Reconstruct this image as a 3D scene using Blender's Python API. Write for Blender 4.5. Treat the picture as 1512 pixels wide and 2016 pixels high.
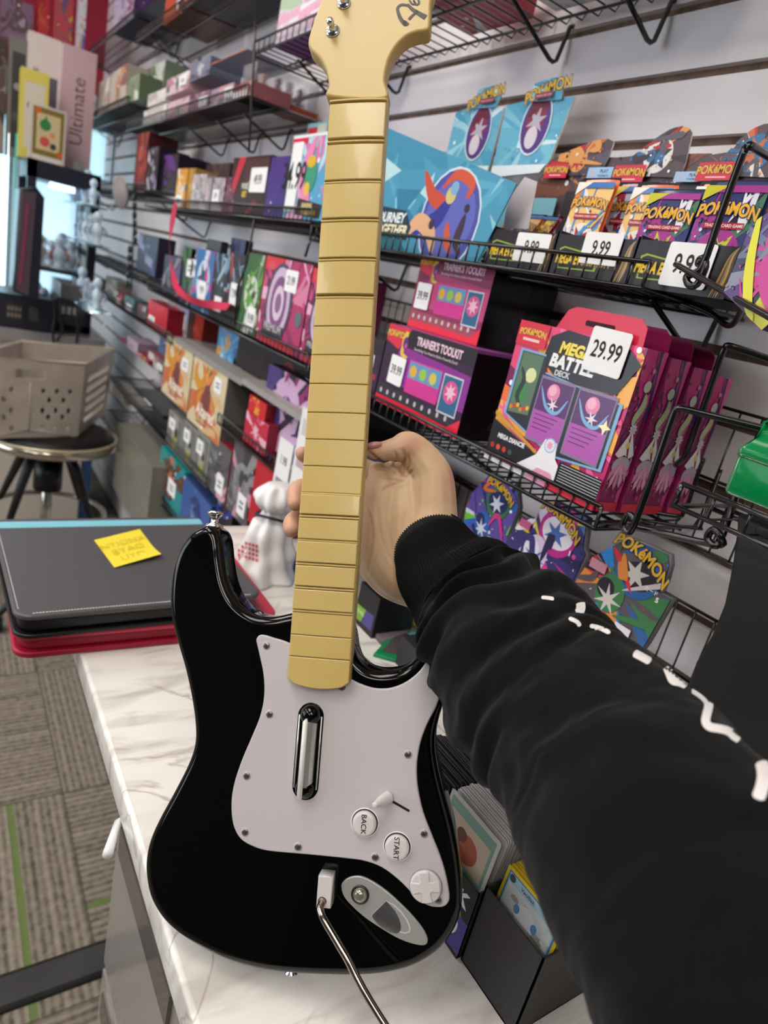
import bpy, bmesh, math, random
import numpy as np
from mathutils import Vector, Matrix, noise
from mathutils.bvhtree import BVHTree

for _o in list(bpy.data.objects):
    bpy.data.objects.remove(_o, do_unlink=True)
SC = bpy.context.scene
COL = SC.collection
# ------------------------------------------------------------------ camera, world, exposure
Z0 = 1.45                       # camera height above the floor
FPX = 1300.0                    # focal length in pixels of a 1512 x 2016 frame
CR = Vector((0.8279, -0.5183, 0.2141)).normalized()     # camera right
CF = Vector((0.5600, 0.7665, -0.3143))
CF = (CF - CR * CF.dot(CR)).normalized()                # camera forward
CU = CR.cross(CF).normalized()                          # camera up
CAM = Vector((0, 0, Z0))
cd = bpy.data.cameras.new('camera'); cam = bpy.data.objects.new('camera', cd); COL.objects.link(cam)
cd.sensor_fit = 'VERTICAL'; cd.sensor_height = 36.0; cd.lens = FPX / 2016 * 36
cd.clip_start = 0.02; cd.clip_end = 60
cd.dof.use_dof = True; cd.dof.focus_distance = 0.56; cd.dof.aperture_fstop = 6.2
cam.matrix_world = Matrix(((CR.x, CU.x, -CF.x, CAM.x), (CR.y, CU.y, -CF.y, CAM.y), (CR.z, CU.z, -CF.z, CAM.z), (0, 0, 0, 1)))
SC.camera = cam
W = bpy.data.worlds.new('world'); SC.world = W; W.use_nodes = True
W.node_tree.nodes['Background'].inputs[0].default_value = (0.93, 0.96, 1.0, 1)
W.node_tree.nodes['Background'].inputs[1].default_value = 0.5
SC.view_settings.view_transform = 'Standard'
try: SC.view_settings.look = 'None'
except Exception: pass
SC.view_settings.exposure = 0.0; SC.view_settings.gamma = 1.0
SC.view_settings.use_curve_mapping = False
WINDOW_FILL = 3.6                   # glow of an added, unseen window pane that brightens the slat wall
CEIL_LIGHT = 8.6                # strength of the ceiling panels

# ------------------------------------------------------------------ measuring helpers (pixel of the photograph -> point on a real plane)
def ray(x, y): return CF + CR * ((x - 756) / FPX) - CU * ((y - 1008) / FPX)
def onX(x, y, X): d = ray(x, y); return CAM + d * (X / d.x)
def onY(x, y, Y): d = ray(x, y); return CAM + d * (Y / d.y)
def onZ(x, y, Z): d = ray(x, y); return CAM + d * ((Z - Z0) / d.z)
def onD(x, y, w): return CAM + ray(x, y) * w
def solY(px, X, Z):
    k = px - 756; a = CR * FPX - CF * k
    return -(a.x * X + a.z * (Z - Z0)) / a.y
def solZ(py, X, Y):
    k = 1008 - py; a = CU * FPX - CF * k
    return Z0 - (a.x * X + a.y * Y) / a.z
# ------------------------------------------------------------------ materials
def lin(h):
    h = h.lstrip('#'); v = [int(h[i:i + 2], 16) / 255 for i in (0, 2, 4)]
    return tuple(((c + .055) / 1.055) ** 2.4 if c > .04045 else c / 12.92 for c in v) + (1,)
_mc = {}
def mat(h, rough=.45, metal=0, coat=0, spec=.5, alpha=1, trans=0, emit=0, ior=1.45):
    k = (h, rough, metal, coat, spec, alpha, trans, emit)
    if k in _mc: return _mc[k]
    m = bpy.data.materials.new('m_' + h.strip('#')); m.use_nodes = True
    p = m.node_tree.nodes['Principled BSDF']
    p.inputs['Base Color'].default_value = lin(h); p.inputs['Roughness'].default_value = rough
    p.inputs['Metallic'].default_value = metal; p.inputs['Coat Weight'].default_value = coat
    p.inputs['Coat Roughness'].default_value = .04
    p.inputs['Specular IOR Level'].default_value = spec; p.inputs['Alpha'].default_value = alpha
    p.inputs['Transmission Weight'].default_value = trans; p.inputs['IOR'].default_value = ior
    if emit:
        p.inputs['Emission Color'].default_value = lin(h); p.inputs['Emission Strength'].default_value = emit
    _mc[k] = m; return m
def nmat(name, rough=.5):
    m = bpy.data.materials.new(name); m.use_nodes = True
    nt = m.node_tree; p = nt.nodes['Principled BSDF']; p.inputs['Roughness'].default_value = rough
    def N(t, **kw):
        n = nt.nodes.new(t)
        for a, b in kw.items():
            if a in ('op',): n.operation = b
            else: setattr(n, a, b)
        return n
    def K(a, ai, b, bi): nt.links.new(a.outputs[ai], b.inputs[bi])
    return m, p, N, K
def ramp(N, stops):
    r = N('ShaderNodeValToRGB'); e = r.color_ramp.elements
    while len(e) < len(stops): e.new(.5)
    for i, (p, c) in enumerate(stops): e[i].position = p; e[i].color = lin(c)
    return r
def bump(m, p, N, K, src, so, strength, dist):
    b = N('ShaderNodeBump'); b.inputs['Strength'].default_value = strength; b.inputs['Distance'].default_value = dist
    K(src, so, b, 'Height'); K(b, 'Normal', p, 'Normal'); return b
def m_marble():
    m, p, N, K = nmat('marble', .22)
    tc = N('ShaderNodeTexCoord')
    mp = N('ShaderNodeMapping'); mp.inputs['Rotation'].default_value = (0, 0, .55); mp.inputs['Scale'].default_value = (1.6, 7, 3); K(tc, 'Object', mp, 'Vector')
    n1 = N('ShaderNodeTexNoise'); n1.inputs['Scale'].default_value = 5; n1.inputs['Detail'].default_value = 9; n1.inputs['Distortion'].default_value = .7; K(mp, 'Vector', n1, 'Vector')
    r1 = ramp(N, [(.28, '#c8c3bb'), (.42, '#dfdbd4'), (.50, '#ebe8e2'), (.66, '#efede8'), (.8, '#e4e0d9')]); K(n1, 'Fac', r1, 'Fac')
    n2 = N('ShaderNodeTexNoise'); n2.inputs['Scale'].default_value = 3.2; n2.inputs['Detail'].default_value = 7; n2.inputs['Distortion'].default_value = 2.2; K(tc, 'Object', n2, 'Vector')
    r2 = ramp(N, [(.484, '#ffffff'), (.498, '#b8aca0'), (.502, '#b8aca0'), (.516, '#ffffff')]); K(n2, 'Fac', r2, 'Fac')
    n3 = N('ShaderNodeTexNoise'); n3.inputs['Scale'].default_value = 4; K(tc, 'Object', n3, 'Vector')
    r3 = ramp(N, [(.45, '#000000'), (.62, '#ffffff')]); K(n3, 'Fac', r3, 'Fac')
    mx = N('ShaderNodeMix', data_type='RGBA', blend_type='MULTIPLY'); K(r3, 'Color', mx, 0)
    K(r1, 'Color', mx, 6); K(r2, 'Color', mx, 7); K(mx, 2, p, 'Base Color')
    return m
def m_carpet():
    m, p, N, K = nmat('carpet_tiles', .95)
    T = .58
    tc = N('ShaderNodeTexCoord'); s = N('ShaderNodeSeparateXYZ'); K(tc, 'Object', s, 'Vector')
    def M(op, a, b=None, c=None):
        n = N('ShaderNodeMath', op=op)
        for i, v in enumerate((a, b, c)):
            if v is None: continue
            if isinstance(v, (int, float)): n.inputs[i].default_value = v
            else: K(v[0], v[1], n, i)
        return (n, 0)
    gx = M('DIVIDE', M('SUBTRACT', (s, 'X'), .283), T); gy = M('DIVIDE', M('SUBTRACT', (s, 'Y'), 1.53), T)
    ix = M('FLOOR', gx); iy = M('FLOOR', gy); fx = M('SUBTRACT', gx, ix); fy = M('SUBTRACT', gy, iy)
    par = M('FLOORED_MODULO', M('ADD', ix, iy), 2)              # 0 / 1
    a = M('ADD', M('MULTIPLY', fx, M('SUBTRACT', 1, par)), M('MULTIPLY', fy, par))     # across the ribs
    cv = N('ShaderNodeCombineXYZ'); K(ix[0], 0, cv, 0); K(iy[0], 0, cv, 1)
    wn = N('ShaderNodeTexWhiteNoise', noise_dimensions='3D'); K(cv, 0, wn, 'Vector')
    rib = M('SINE', M('MULTIPLY', a, 2 * math.pi * 33))
    nz = N('ShaderNodeTexNoise'); nz.inputs['Scale'].default_value = 55; nz.inputs['Detail'].default_value = 5; K(tc, 'Object', nz, 'Vector')
    nb = N('ShaderNodeTexNoise', noise_dimensions='1D'); nb.inputs['Scale'].default_value = 14; nb.inputs['Detail'].default_value = 3
    K(M('ADD', a, M('MULTIPLY', (wn, 'Value'), 31))[0], 0, nb, 'W')
    h = M('ADD', M('MULTIPLY', rib, .17), M('ADD', M('MULTIPLY', (nz, 'Fac'), .95), M('MULTIPLY', (nb, 'Fac'), .55)))
    r = ramp(N, [(.30, '#4a453c'), (.50, '#70685c'), (.66, '#837a6d'), (.98, '#9c9385')]); K(M('MULTIPLY', h, .78)[0], 0, r, 'Fac')
    # a green yarn line in some tiles
    gpos = M('ADD', M('MULTIPLY', par, -.416), .783)
    gl = M('LESS_THAN', M('ABSOLUTE', M('SUBTRACT', a, gpos)), .014)
    sel = M('LESS_THAN', M('ABSOLUTE', M('ADD', iy, 1)), .1)
    mx = N('ShaderNodeMix', data_type='RGBA'); K(M('MULTIPLY', M('MULTIPLY', gl, sel), .85)[0], 0, mx, 0); K(r, 'Color', mx, 6); mx.inputs[7].default_value = lin('#5d7338')
    # tile joints
    ed = M('MINIMUM', M('MINIMUM', fx, M('SUBTRACT', 1, fx)), M('MINIMUM', fy, M('SUBTRACT', 1, fy)))
    j = M('LESS_THAN', ed, .005)
    m2 = N('ShaderNodeMix', data_type='RGBA'); K(M('MULTIPLY', j, .6)[0], 0, m2, 0); K(mx, 2, m2, 6); m2.inputs[7].default_value = lin('#3c3831')
    K(m2, 2, p, 'Base Color'); bump(m, p, N, K, h[0], 0, .5, .003)
    return m
def m_noise(name, c0, c1, scale=20, rough=.6, bs=0, bd=.001, metal=0, detail=4):
    m, p, N, K = nmat(name, rough); p.inputs['Metallic'].default_value = metal
    tc = N('ShaderNodeTexCoord'); n = N('ShaderNodeTexNoise'); n.inputs['Scale'].default_value = scale; n.inputs['Detail'].default_value = detail
    K(tc, 'Object', n, 'Vector'); r = ramp(N, [(.35, c0), (.65, c1)]); K(n, 'Fac', r, 'Fac'); K(r, 'Color', p, 'Base Color')
    if bs: bump(m, p, N, K, n, 'Fac', bs, bd)
    return m
def m_wave(name, c0, c1, direction, scale, rough=.5, bs=.5, bd=.001):
    m, p, N, K = nmat(name, rough)
    tc = N('ShaderNodeTexCoord'); n = N('ShaderNodeTexWave', bands_direction=direction); n.inputs['Scale'].default_value = scale; n.inputs['Distortion'].default_value = .6
    K(tc, 'Object', n, 'Vector'); r = ramp(N, [(.2, c0), (.8, c1)]); K(n, 'Fac', r, 'Fac'); K(r, 'Color', p, 'Base Color')
    if bs: bump(m, p, N, K, n, 'Fac', bs, bd)
    return m
BLACKWIRE = mat('#0b0b0c', .28, coat=.5)
CHROME = mat('#d8d8da', .09, metal=1)
# ------------------------------------------------------------------ mesh builder
def _basis(n):
    n = n.normalized(); a = Vector((0, 0, 1)) if abs(n.z) < .9 else Vector((1, 0, 0))
    u = a.cross(n).normalized(); return u, n.cross(u)
class MB:
    def __init__(s): s.v = []; s.f = []; s.m = []; s.sm = []; s.mats = []
    def mi(s, m):
        if m not in s.mats: s.mats.append(m)
        return s.mats.index(m)
    def add(s, vs, fs, m, smooth=False):
        b = len(s.v); s.v += [Vector(v) for v in vs]; i = s.mi(m)
        for f in fs: s.f.append([b + k for k in f]); s.m.append(i); s.sm.append(smooth)
    def box(s, p0, p1, m, M=None):
        x0, y0, z0 = p0; x1, y1, z1 = p1
        vs = [Vector(c) for c in ((x0, y0, z0), (x1, y0, z0), (x1, y1, z0), (x0, y1, z0), (x0, y0, z1), (x1, y0, z1), (x1, y1, z1), (x0, y1, z1))]
        if M is not None: vs = [M @ v for v in vs]
        s.add(vs, [(0, 3, 2, 1), (4, 5, 6, 7), (0, 1, 5, 4), (1, 2, 6, 5), (2, 3, 7, 6), (3, 0, 4, 7)], m)
    def rbox(s, O, U, V, Nn, w, h, d, m, r=.002, seg=3):      # box with rounded front rim: O corner on front plane, N outward
        pts = []
        for cx, cy, a0 in ((w - r, h - r, 0), (r, h - r, 90), (r, r, 180), (w - r, r, 270)):
            for k in range(seg + 1):
                a = math.radians(a0 + 90 * k / seg); pts.append((cx + r * math.cos(a), cy + r * math.sin(a)))
        s.slab([(x, y) for x, y in pts], lambda a, b, c: O + U * a + V * b + Nn * c, [(min(r * .5, .8 * r), 0), (0, -r * .5), (0, -d)], m)
    def slab(s, pts, fn, prof, m, cap0=True, cap1=True, capm=None):   # pts ccw outline; prof = [(inset, height)...]
        n = len(pts); P = [Vector((a, b)) for a, b in pts]; nr = []
        ar = sum(P[i].x * P[(i + 1) % n].y - P[(i + 1) % n].x * P[i].y for i in range(n)); sg = 1 if ar > 0 else -1
        for i in range(n):
            t = (P[(i + 1) % n] - P[i - 1]); t = t.normalized() if t.length > 0 else Vector((1, 0)); nr.append(Vector((-t.y, t.x)) * sg)
        vs = []
        for ins, hh in prof:
            for i in range(n): q = P[i] + nr[i] * ins; vs.append(fn(q.x, q.y, hh))
        b = len(s.v); s.v += vs; mi = s.mi(m); cm = s.mi(capm) if capm else mi
        for k in range(len(prof) - 1):
            for i in range(n):
                j = (i + 1) % n; s.f.append([b + k * n + i, b + (k + 1) * n + i, b + (k + 1) * n + j, b + k * n + j] if sg > 0 else [b + k * n + j, b + (k + 1) * n + j, b + (k + 1) * n + i, b + k * n + i]); s.m.append(mi); s.sm.append(True)
        from mathutils.geometry import tessellate_polygon
        for on, o, ins, mm_, fl_ in ((cap0, b, prof[0][0], cm, sg > 0), (cap1, b + (len(prof) - 1) * n, prof[-1][0], mi, sg < 0)):
            if not on: continue
            q = [(P[i].x + nr[i].x * ins, P[i].y + nr[i].y * ins, 0) for i in range(n)]
            if n <= 5: s.f.append([o + i for i in range(n)] if fl_ else [o + i for i in range(n)][::-1]); s.m.append(mm_); s.sm.append(False); continue
            for t in tessellate_polygon([[Vector(v) for v in q]]):
                A_ = (q[t[1]][0] - q[t[0]][0]) * (q[t[2]][1] - q[t[0]][1]) - (q[t[1]][1] - q[t[0]][1]) * (q[t[2]][0] - q[t[0]][0])
                t = [o + k_ for k_ in t]
                if (A_ * sg > 0) != fl_: t = t[::-1]
                s.f.append(t); s.m.append(mm_); s.sm.append(False)
    def tube(s, pts, r, m, n=6, close=False, smooth=True):
        pts = [Vector(p) for p in pts]; k = len(pts); rr = r if isinstance(r, (list, tuple)) else [r] * k
        rings = []; u = None
        for i, p in enumerate(pts):
            a = pts[i - 1] if (i or close) else p; c = pts[(i + 1) % k] if (i < k - 1 or close) else p
            t = (c - a).normalized()
            if u is None: u, _ = _basis(t)
            u = (u - t * u.dot(t)).normalized(); w = t.cross(u)
            rings.append([p + (u * math.cos(2 * math.pi * j / n) + w * math.sin(2 * math.pi * j / n)) * rr[i] for j in range(n)])
        vs = [v for q in rings for v in q]; fs = []
        for i in range(k if close else k - 1):
            for j in range(n): fs.append((i * n + j, i * n + (j + 1) % n, ((i + 1) % k) * n + (j + 1) % n, ((i + 1) % k) * n + j))
        if not close: fs.append(tuple(range(n))[::-1]); fs.append(tuple((k - 1) * n + j for j in range(n)))
        s.add(vs, fs, m, smooth)
    def lathe(s, O, A, prof, m, n=24, smooth=True):      # prof = [(r, h)]
        u, w = _basis(Vector(A)); A = Vector(A).normalized(); vs = []; fs = []
        for r, h in prof:
            for j in range(n): a = 2 * math.pi * j / n; vs.append(Vector(O) + A * h + (u * math.cos(a) + w * math.sin(a)) * r)
        for i in range(len(prof) - 1):
            for j in range(n): fs.append((i * n + j, i * n + (j + 1) % n, (i + 1) * n + (j + 1) % n, (i + 1) * n + j))
        fs.append(tuple(range(n))[::-1]); fs.append(tuple((len(prof) - 1) * n + j for j in range(n)))
        s.add(vs, fs, m, smooth)
    def ball(s, O, r, m, sx=1, sy=1, sz=1, M=None, n=12):
        vs = []; fs = []
        for i in range(n + 1):
            for j in range(2 * n):
                a = math.pi * i / n; b = math.pi * j / n
                v = Vector((math.sin(a) * math.cos(b) * sx, math.sin(a) * math.sin(b) * sy, math.cos(a) * sz)) * r
                vs.append(Vector(O) + (M @ v if M is not None else v))
        for i in range(n):
            for j in range(2 * n): fs.append((i * 2 * n + j, (i + 1) * 2 * n + j, (i + 1) * 2 * n + (j + 1) % (2 * n), i * 2 * n + (j + 1) % (2 * n)))
        s.add(vs, fs, m, True)
    def poly(s, pts, m): s.add(pts, [tuple(range(len(pts)))], m)
    def build(s, name, parent=None, origin=None):
        if not s.v: s.v = [Vector((0, 0, 0))]
        o3 = Vector(origin) if origin is not None else (Vector(parent.get('_o', (0, 0, 0))) if False else None)
        if o3 is None and parent is None:
            xs = [v.x for v in s.v]; ys = [v.y for v in s.v]; zs = [v.z for v in s.v]
            o3 = Vector(((min(xs) + max(xs)) / 2, (min(ys) + max(ys)) / 2, min(zs)))
        if o3 is None: o3 = wloc(parent)
        me = bpy.data.meshes.new(name); me.from_pydata([tuple(v - o3) for v in s.v], [], s.f)
        for m in s.mats: me.materials.append(m)
        me.polygons.foreach_set('material_index', s.m); me.polygons.foreach_set('use_smooth', s.sm)
        me.validate(); me.update()
        o = bpy.data.objects.new(name, me); COL.objects.link(o)
        if parent is not None: o.parent = parent; o.location = o3 - wloc(parent)
        else: o.location = o3
        return o
def wloc(o):
    p = Vector(o.location); q = o.parent
    while q is not None: p += q.location; q = q.parent
    return p
def tag(o, label=None, cat=None, group=None, kind=None):
    if label: o['label'] = label
    if cat: o['category'] = cat
    if group: o['group'] = group
    if kind: o['kind'] = kind
    return o
def thing(name, label, cat, loc, group=None):
    o = bpy.data.objects.new(name, None); COL.objects.link(o); o.location = loc; o.empty_display_size = .02
    return tag(o, label, cat, group)
def struct(name, mb, label=None):
    o = mb.build(name); o['kind'] = 'structure'
    if label: o['label'] = label
    return o
# text -> mesh
_tc = {}
def glyphs(txt, bold=0.0, shear=0.0):
    k = (txt, bold, shear)
    if k not in _tc:
        c = bpy.data.curves.new('t', 'FONT'); c.body = txt; c.size = 1; c.align_x = 'CENTER'; c.align_y = 'CENTER'; c.offset = bold; c.shear = shear; c.resolution_u = 3
        o = bpy.data.objects.new('t', c); COL.objects.link(o); dg = bpy.context.evaluated_depsgraph_get(); dg.update()
        me = bpy.data.meshes.new_from_object(o.evaluated_get(dg))
        _tc[k] = ([v.co.copy() for v in me.vertices], [tuple(p.vertices) for p in me.polygons])
        bpy.data.objects.remove(o, do_unlink=True); bpy.data.meshes.remove(me)
    return _tc[k]
def text(mb, txt, C, U, V, size, m, bold=.012, shear=0, sx=1.0, off=.0, curve=0.0):
    vs, fs = glyphs(txt, bold, shear); U = U.normalized(); V = V.normalized(); n = U.cross(V)
    mb.add([C + U * (v.x * size * sx) + V * ((v.y + curve * v.x * v.x) * size) + n * off for v in vs], fs, m)
def clip(poly, w, h):
    def cut(P, f, g):
        o = []
        for i in range(len(P)):
            a, b = P[i - 1], P[i]; fa, fb = f(a), f(b)
            if (fa >= 0) != (fb >= 0): t = fa / (fa - fb); o.append((a[0] + (b[0] - a[0]) * t, a[1] + (b[1] - a[1]) * t))
            if fb >= 0: o.append(b)
        return o
    for f in (lambda p: p[0], lambda p: w - p[0], lambda p: p[1], lambda p: h - p[1]):
        poly = cut(poly, f, None)
        if len(poly) < 3: return None
    return poly
def clipc(poly, C):       # C convex, ccw
    for i in range(len(C)):
        a, b = C[i - 1], C[i]; f = lambda p: (b[0] - a[0]) * (p[1] - a[1]) - (b[1] - a[1]) * (p[0] - a[0]); o = []
        for j in range(len(poly)):
            p, q = poly[j - 1], poly[j]; fp, fq = f(p), f(q)
            if (fp >= 0) != (fq >= 0): t = fp / (fp - fq); o.append((p[0] + (q[0] - p[0]) * t, p[1] + (q[1] - p[1]) * t))
            if fq >= 0: o.append(q)
        poly = o
        if len(poly) < 3: return None
    return poly
class Panel:        # flat printed artwork: thin printed layers on a plane
    def __init__(s, O, U, V, w, h, eps=.000012, off=.0002):
        s.O = O; s.U = U.normalized(); s.V = V.normalized(); s.N = s.U.cross(s.V); s.w = w; s.h = h; s.k = 0; s.eps = eps; s.off = off; s.mb = MB(); s.gl = .35
    def P(s, a, b, k=None): return s.O + s.U * a + s.V * b + s.N * (s.off + s.eps * (s.k if k is None else k))
    clipper = None
    def poly(s, pts, c, nxt=True, cl=True):
        q = (clipc(pts, s.clipper) if s.clipper else clip(pts, s.w, s.h)) if (cl or s.clipper) else pts
        if q:
            q = [v for i, v in enumerate(q) if abs(v[0] - q[i - 1][0]) + abs(v[1] - q[i - 1][1]) > 1e-6]
            if len(q) < 3: return
            if nxt: s.k += 1
            s.mb.poly([s.P(a, b) for a, b in q], mat(c, s.gl))
    def rect(s, a, b, w, h, c): s.poly([(a, b), (a + w, b), (a + w, b + h), (a, b + h)], c)
    def disc(s, a, b, r, c, sy=1, n=20): s.poly([(a + r * math.cos(2 * math.pi * i / n), b + r * sy * math.sin(2 * math.pi * i / n)) for i in range(n)], c)
    def star(s, a, b, r0, r1, n, c, ph=0, sy=1):
        s.poly([(a + (r0 if i % 2 else r1) * math.cos(ph + math.pi * i / n), b + sy * (r0 if i % 2 else r1) * math.sin(ph + math.pi * i / n)) for i in range(2 * n)], c, cl=False) if (a - r1 > 0 and a + r1 < s.w and b - r1 > 0 and b + r1 < s.h) else [s.poly([(a, b), (a + r1 * math.cos(ph + 2 * math.pi * i / n), b + sy * r1 * math.sin(ph + 2 * math.pi * i / n)), (a + r0 * math.cos(ph + 2 * math.pi * (i + .5) / n), b + sy * r0 * math.sin(ph + 2 * math.pi * (i + .5) / n))], c) for i in range(n)]
    def swoosh(s, pts, w, c):      # tapered ribbon through points (0..1 coords)
        Q = crom([(a * s.w, b * s.h) for a, b in pts], 6, False); n = len(Q); L = []; R = []
        for i in range(n):
            a = Vector(Q[max(i - 1, 0)]); b = Vector(Q[min(i + 1, n - 1)]); t = (b - a).normalized(); nn = Vector((-t.y, t.x)) * w * s.w * math.sin(math.pi * (i + .25) / (n - .5)) ** .7
            L.append(Vector(Q[i]) + nn); R.append(Vector(Q[i]) - nn)
        s.k += 1
        for i in range(n - 1):
            for q in ((L[i], L[i + 1], R[i + 1]), (L[i], R[i + 1], R[i])):
                s.k += .12
                if abs((q[1] - q[0]).cross(q[2] - q[0])) > 1e-9: s.poly([tuple(v) for v in q], c, nxt=False)
    def text(s, t, a, b, size, c, bold=.012, shear=0, sx=1, outline=None, rot=0, ow=.035, curve=0):
        s.k += 1; U = s.U * math.cos(rot) + s.V * math.sin(rot); V = s.V * math.cos(rot) - s.U * math.sin(rot)
        if outline: text(s.mb, t, s.P(a, b), U, V, size, mat(outline, s.gl), bold + ow, shear, sx, curve=curve); s.k += 1
        text(s.mb, t, s.P(a, b), U, V, size, mat(c, s.gl), bold, shear, sx, curve=curve)
    def build(s, name, parent): return s.mb.build(name, parent)
def crom(P, k=8, closed=True):
    n = len(P); out = []; P = [tuple(p) for p in P]
    for i in range(n if closed else n - 1):
        p = [P[(i + j) % n] if closed else P[min(max(i + j, 0), n - 1)] for j in (-1, 0, 1, 2)]
        for q in range(k):
            t = q / k
            out.append(tuple(.5 * ((2 * p[1][d]) + (-p[0][d] + p[2][d]) * t + (2 * p[0][d] - 5 * p[1][d] + 4 * p[2][d] - p[3][d]) * t * t + (-p[0][d] + 3 * p[1][d] - 3 * p[2][d] + p[3][d]) * t ** 3) for d in range(len(P[0]))))
    if not closed: out.append(P[-1])
    return out
# ================================================================== guitar-shaped game controller
G0 = onD(627, 1330, .54)
def c2w(x, y, b): return CR * x + CU * y - CF * b        # right, up, back-towards-viewer
GY = c2w(.031, .50, -.049).normalized()
GX = c2w(.985, -.047, .14); GX = (GX - GY * GX.dot(GY)).normalized()
GN = GX.cross(GY)
def gw(a, b, h=0): return G0 + GX * a + GY * b + GN * h
def gpx(x, y, h=0):
    d = ray(x, y); t = (G0 + GN * h - CAM).dot(GN) / d.dot(GN); q = CAM + d * t - G0
    return q.dot(GX), q.dot(GY)
gt = thing('guitar_controller', 'black and white electric-guitar-shaped game controller with cream neck, gripped upright by a hand', 'game controller', gw(0, -.1, -.02))
BLACK = mat('#040404', .06, spec=.42); CREAM = mat('#c2a764', .32); CREAMB = mat('#c4aa69', .24, coat=.25)
WHITE = mat('#bfb8ba', .38); WHITE2 = mat('#d0cac9', .25, coat=.3)
def rounded(R, T, n=6, Rb=None):
    Rb = Rb or R; p = [(R * (1 - math.sin(math.pi / 2 * i / n)), -R * (1 - math.cos(math.pi / 2 * i / n))) for i in range(n + 1)]
    return p + [(Rb * (1 - math.cos(math.pi / 2 * i / n)), -T + Rb - Rb * math.sin(math.pi / 2 * i / n)) for i in range(n + 1)]
body_px = [(413, 1034), (394, 1040), (376, 1052), (356, 1080), (343, 1118), (337, 1165), (338, 1212), (350, 1262), (367, 1322), (379, 1380), (385, 1428), (384, 1464), (372, 1502), (345, 1556), (315, 1611), (297, 1652), (289, 1690), (290, 1728), (299, 1766), (320, 1803), (350, 1833), (388, 1858), (440, 1884), (500, 1903), (560, 1913), (640, 1918), (715, 1918), (770, 1912), (820, 1897), (862, 1870), (890, 1836), (905, 1800), (910, 1758), (906, 1702), (896, 1642), (882, 1585), (867, 1530), (859, 1488), (857, 1455), (862, 1422), (874, 1382), (892, 1335), (906, 1285), (912, 1235), (905, 1188), (885, 1166), (862, 1168), (849, 1196), (843, 1235), (835, 1264), (816, 1296), (790, 1315), (758, 1321), (729, 1316), (708, 1300), (698, 1275), (693, 1245), (684, 1222), (664, 1208), (636, 1202), (606, 1202), (575, 1207), (540, 1214), (512, 1212), (485, 1199), (462, 1175), (448, 1142), (441, 1104), (438, 1074), (435, 1056), (427, 1041)]
body_pts = crom([gpx(x, y, -.006) for x, y in body_px], 5)
mb = MB(); mb.slab(body_pts, gw, rounded(.008, .038, 8, .0065), BLACK); body = mb.build('body', gt)
# pickguard
pg_px = [(506, 1268), (505, 1258), (511, 1250.5), (522, 1250.5), (540, 1256), (570, 1266), (630, 1300), (690, 1336), (712, 1347), (740, 1355), (770, 1354), (800, 1342), (826, 1321), (843, 1296), (854, 1277), (859, 1278), (864, 1305), (867, 1335), (867, 1365), (858, 1393), (842, 1424), (829, 1458), (822, 1495), (821, 1528), (825, 1562), (834, 1600), (850, 1642), (867, 1685), (878, 1722), (885, 1762), (882, 1777), (873, 1784.5), (860, 1785.5), (848, 1784), (835, 1778), (817, 1764), (785, 1732), (751, 1707), (718, 1695), (684, 1690), (605, 1682), (529, 1675), (496, 1665), (474, 1651), (461, 1628), (456, 1598), (457, 1565), (464, 1532), (478, 1492), (496, 1450), (512, 1410), (520, 1370), (519, 1330), (512, 1294)]
pg = crom([gpx(x, y, .001) for x, y in pg_px], 4)
mb = MB(); mb.slab(pg, gw, [(.0012, .0022), (.0007, .0020), (.0002, .0014), (0, .0006), (0, -.0004)], WHITE); pick = mb.build('pickguard', gt)
for i, (x, y) in enumerate([(525, 1271), (531, 1406), (486, 1527), (483, 1638), (587, 1667), (739, 1687), (835, 1641), (863, 1772), (803, 1485), (674, 1353)]):
    a, b = gpx(x, y, .002); mb = MB()
    mb.lathe(gw(a, b, .0021), GN, [(.0036, 0), (.0036, .0003), (.0030, .0004)], WHITE, 16)
    mb.lathe(gw(a, b, .0022), GN, [(.0029, 0), (.0028, .0005), (.0020, .0008), (.0001, .0009)], mat('#8a8683', .3, metal=.9), 16)
    for q in (.4 + i, .4 + i + math.pi / 2):
        d = Vector((math.cos(q), math.sin(q))) * .0014; mb.tube([gw(a - d.x, b - d.y, .0029), gw(a + d.x, b + d.y, .0029)], .0003, mat('#141312', .6), 4)
    mb.build('screw', pick)
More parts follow.
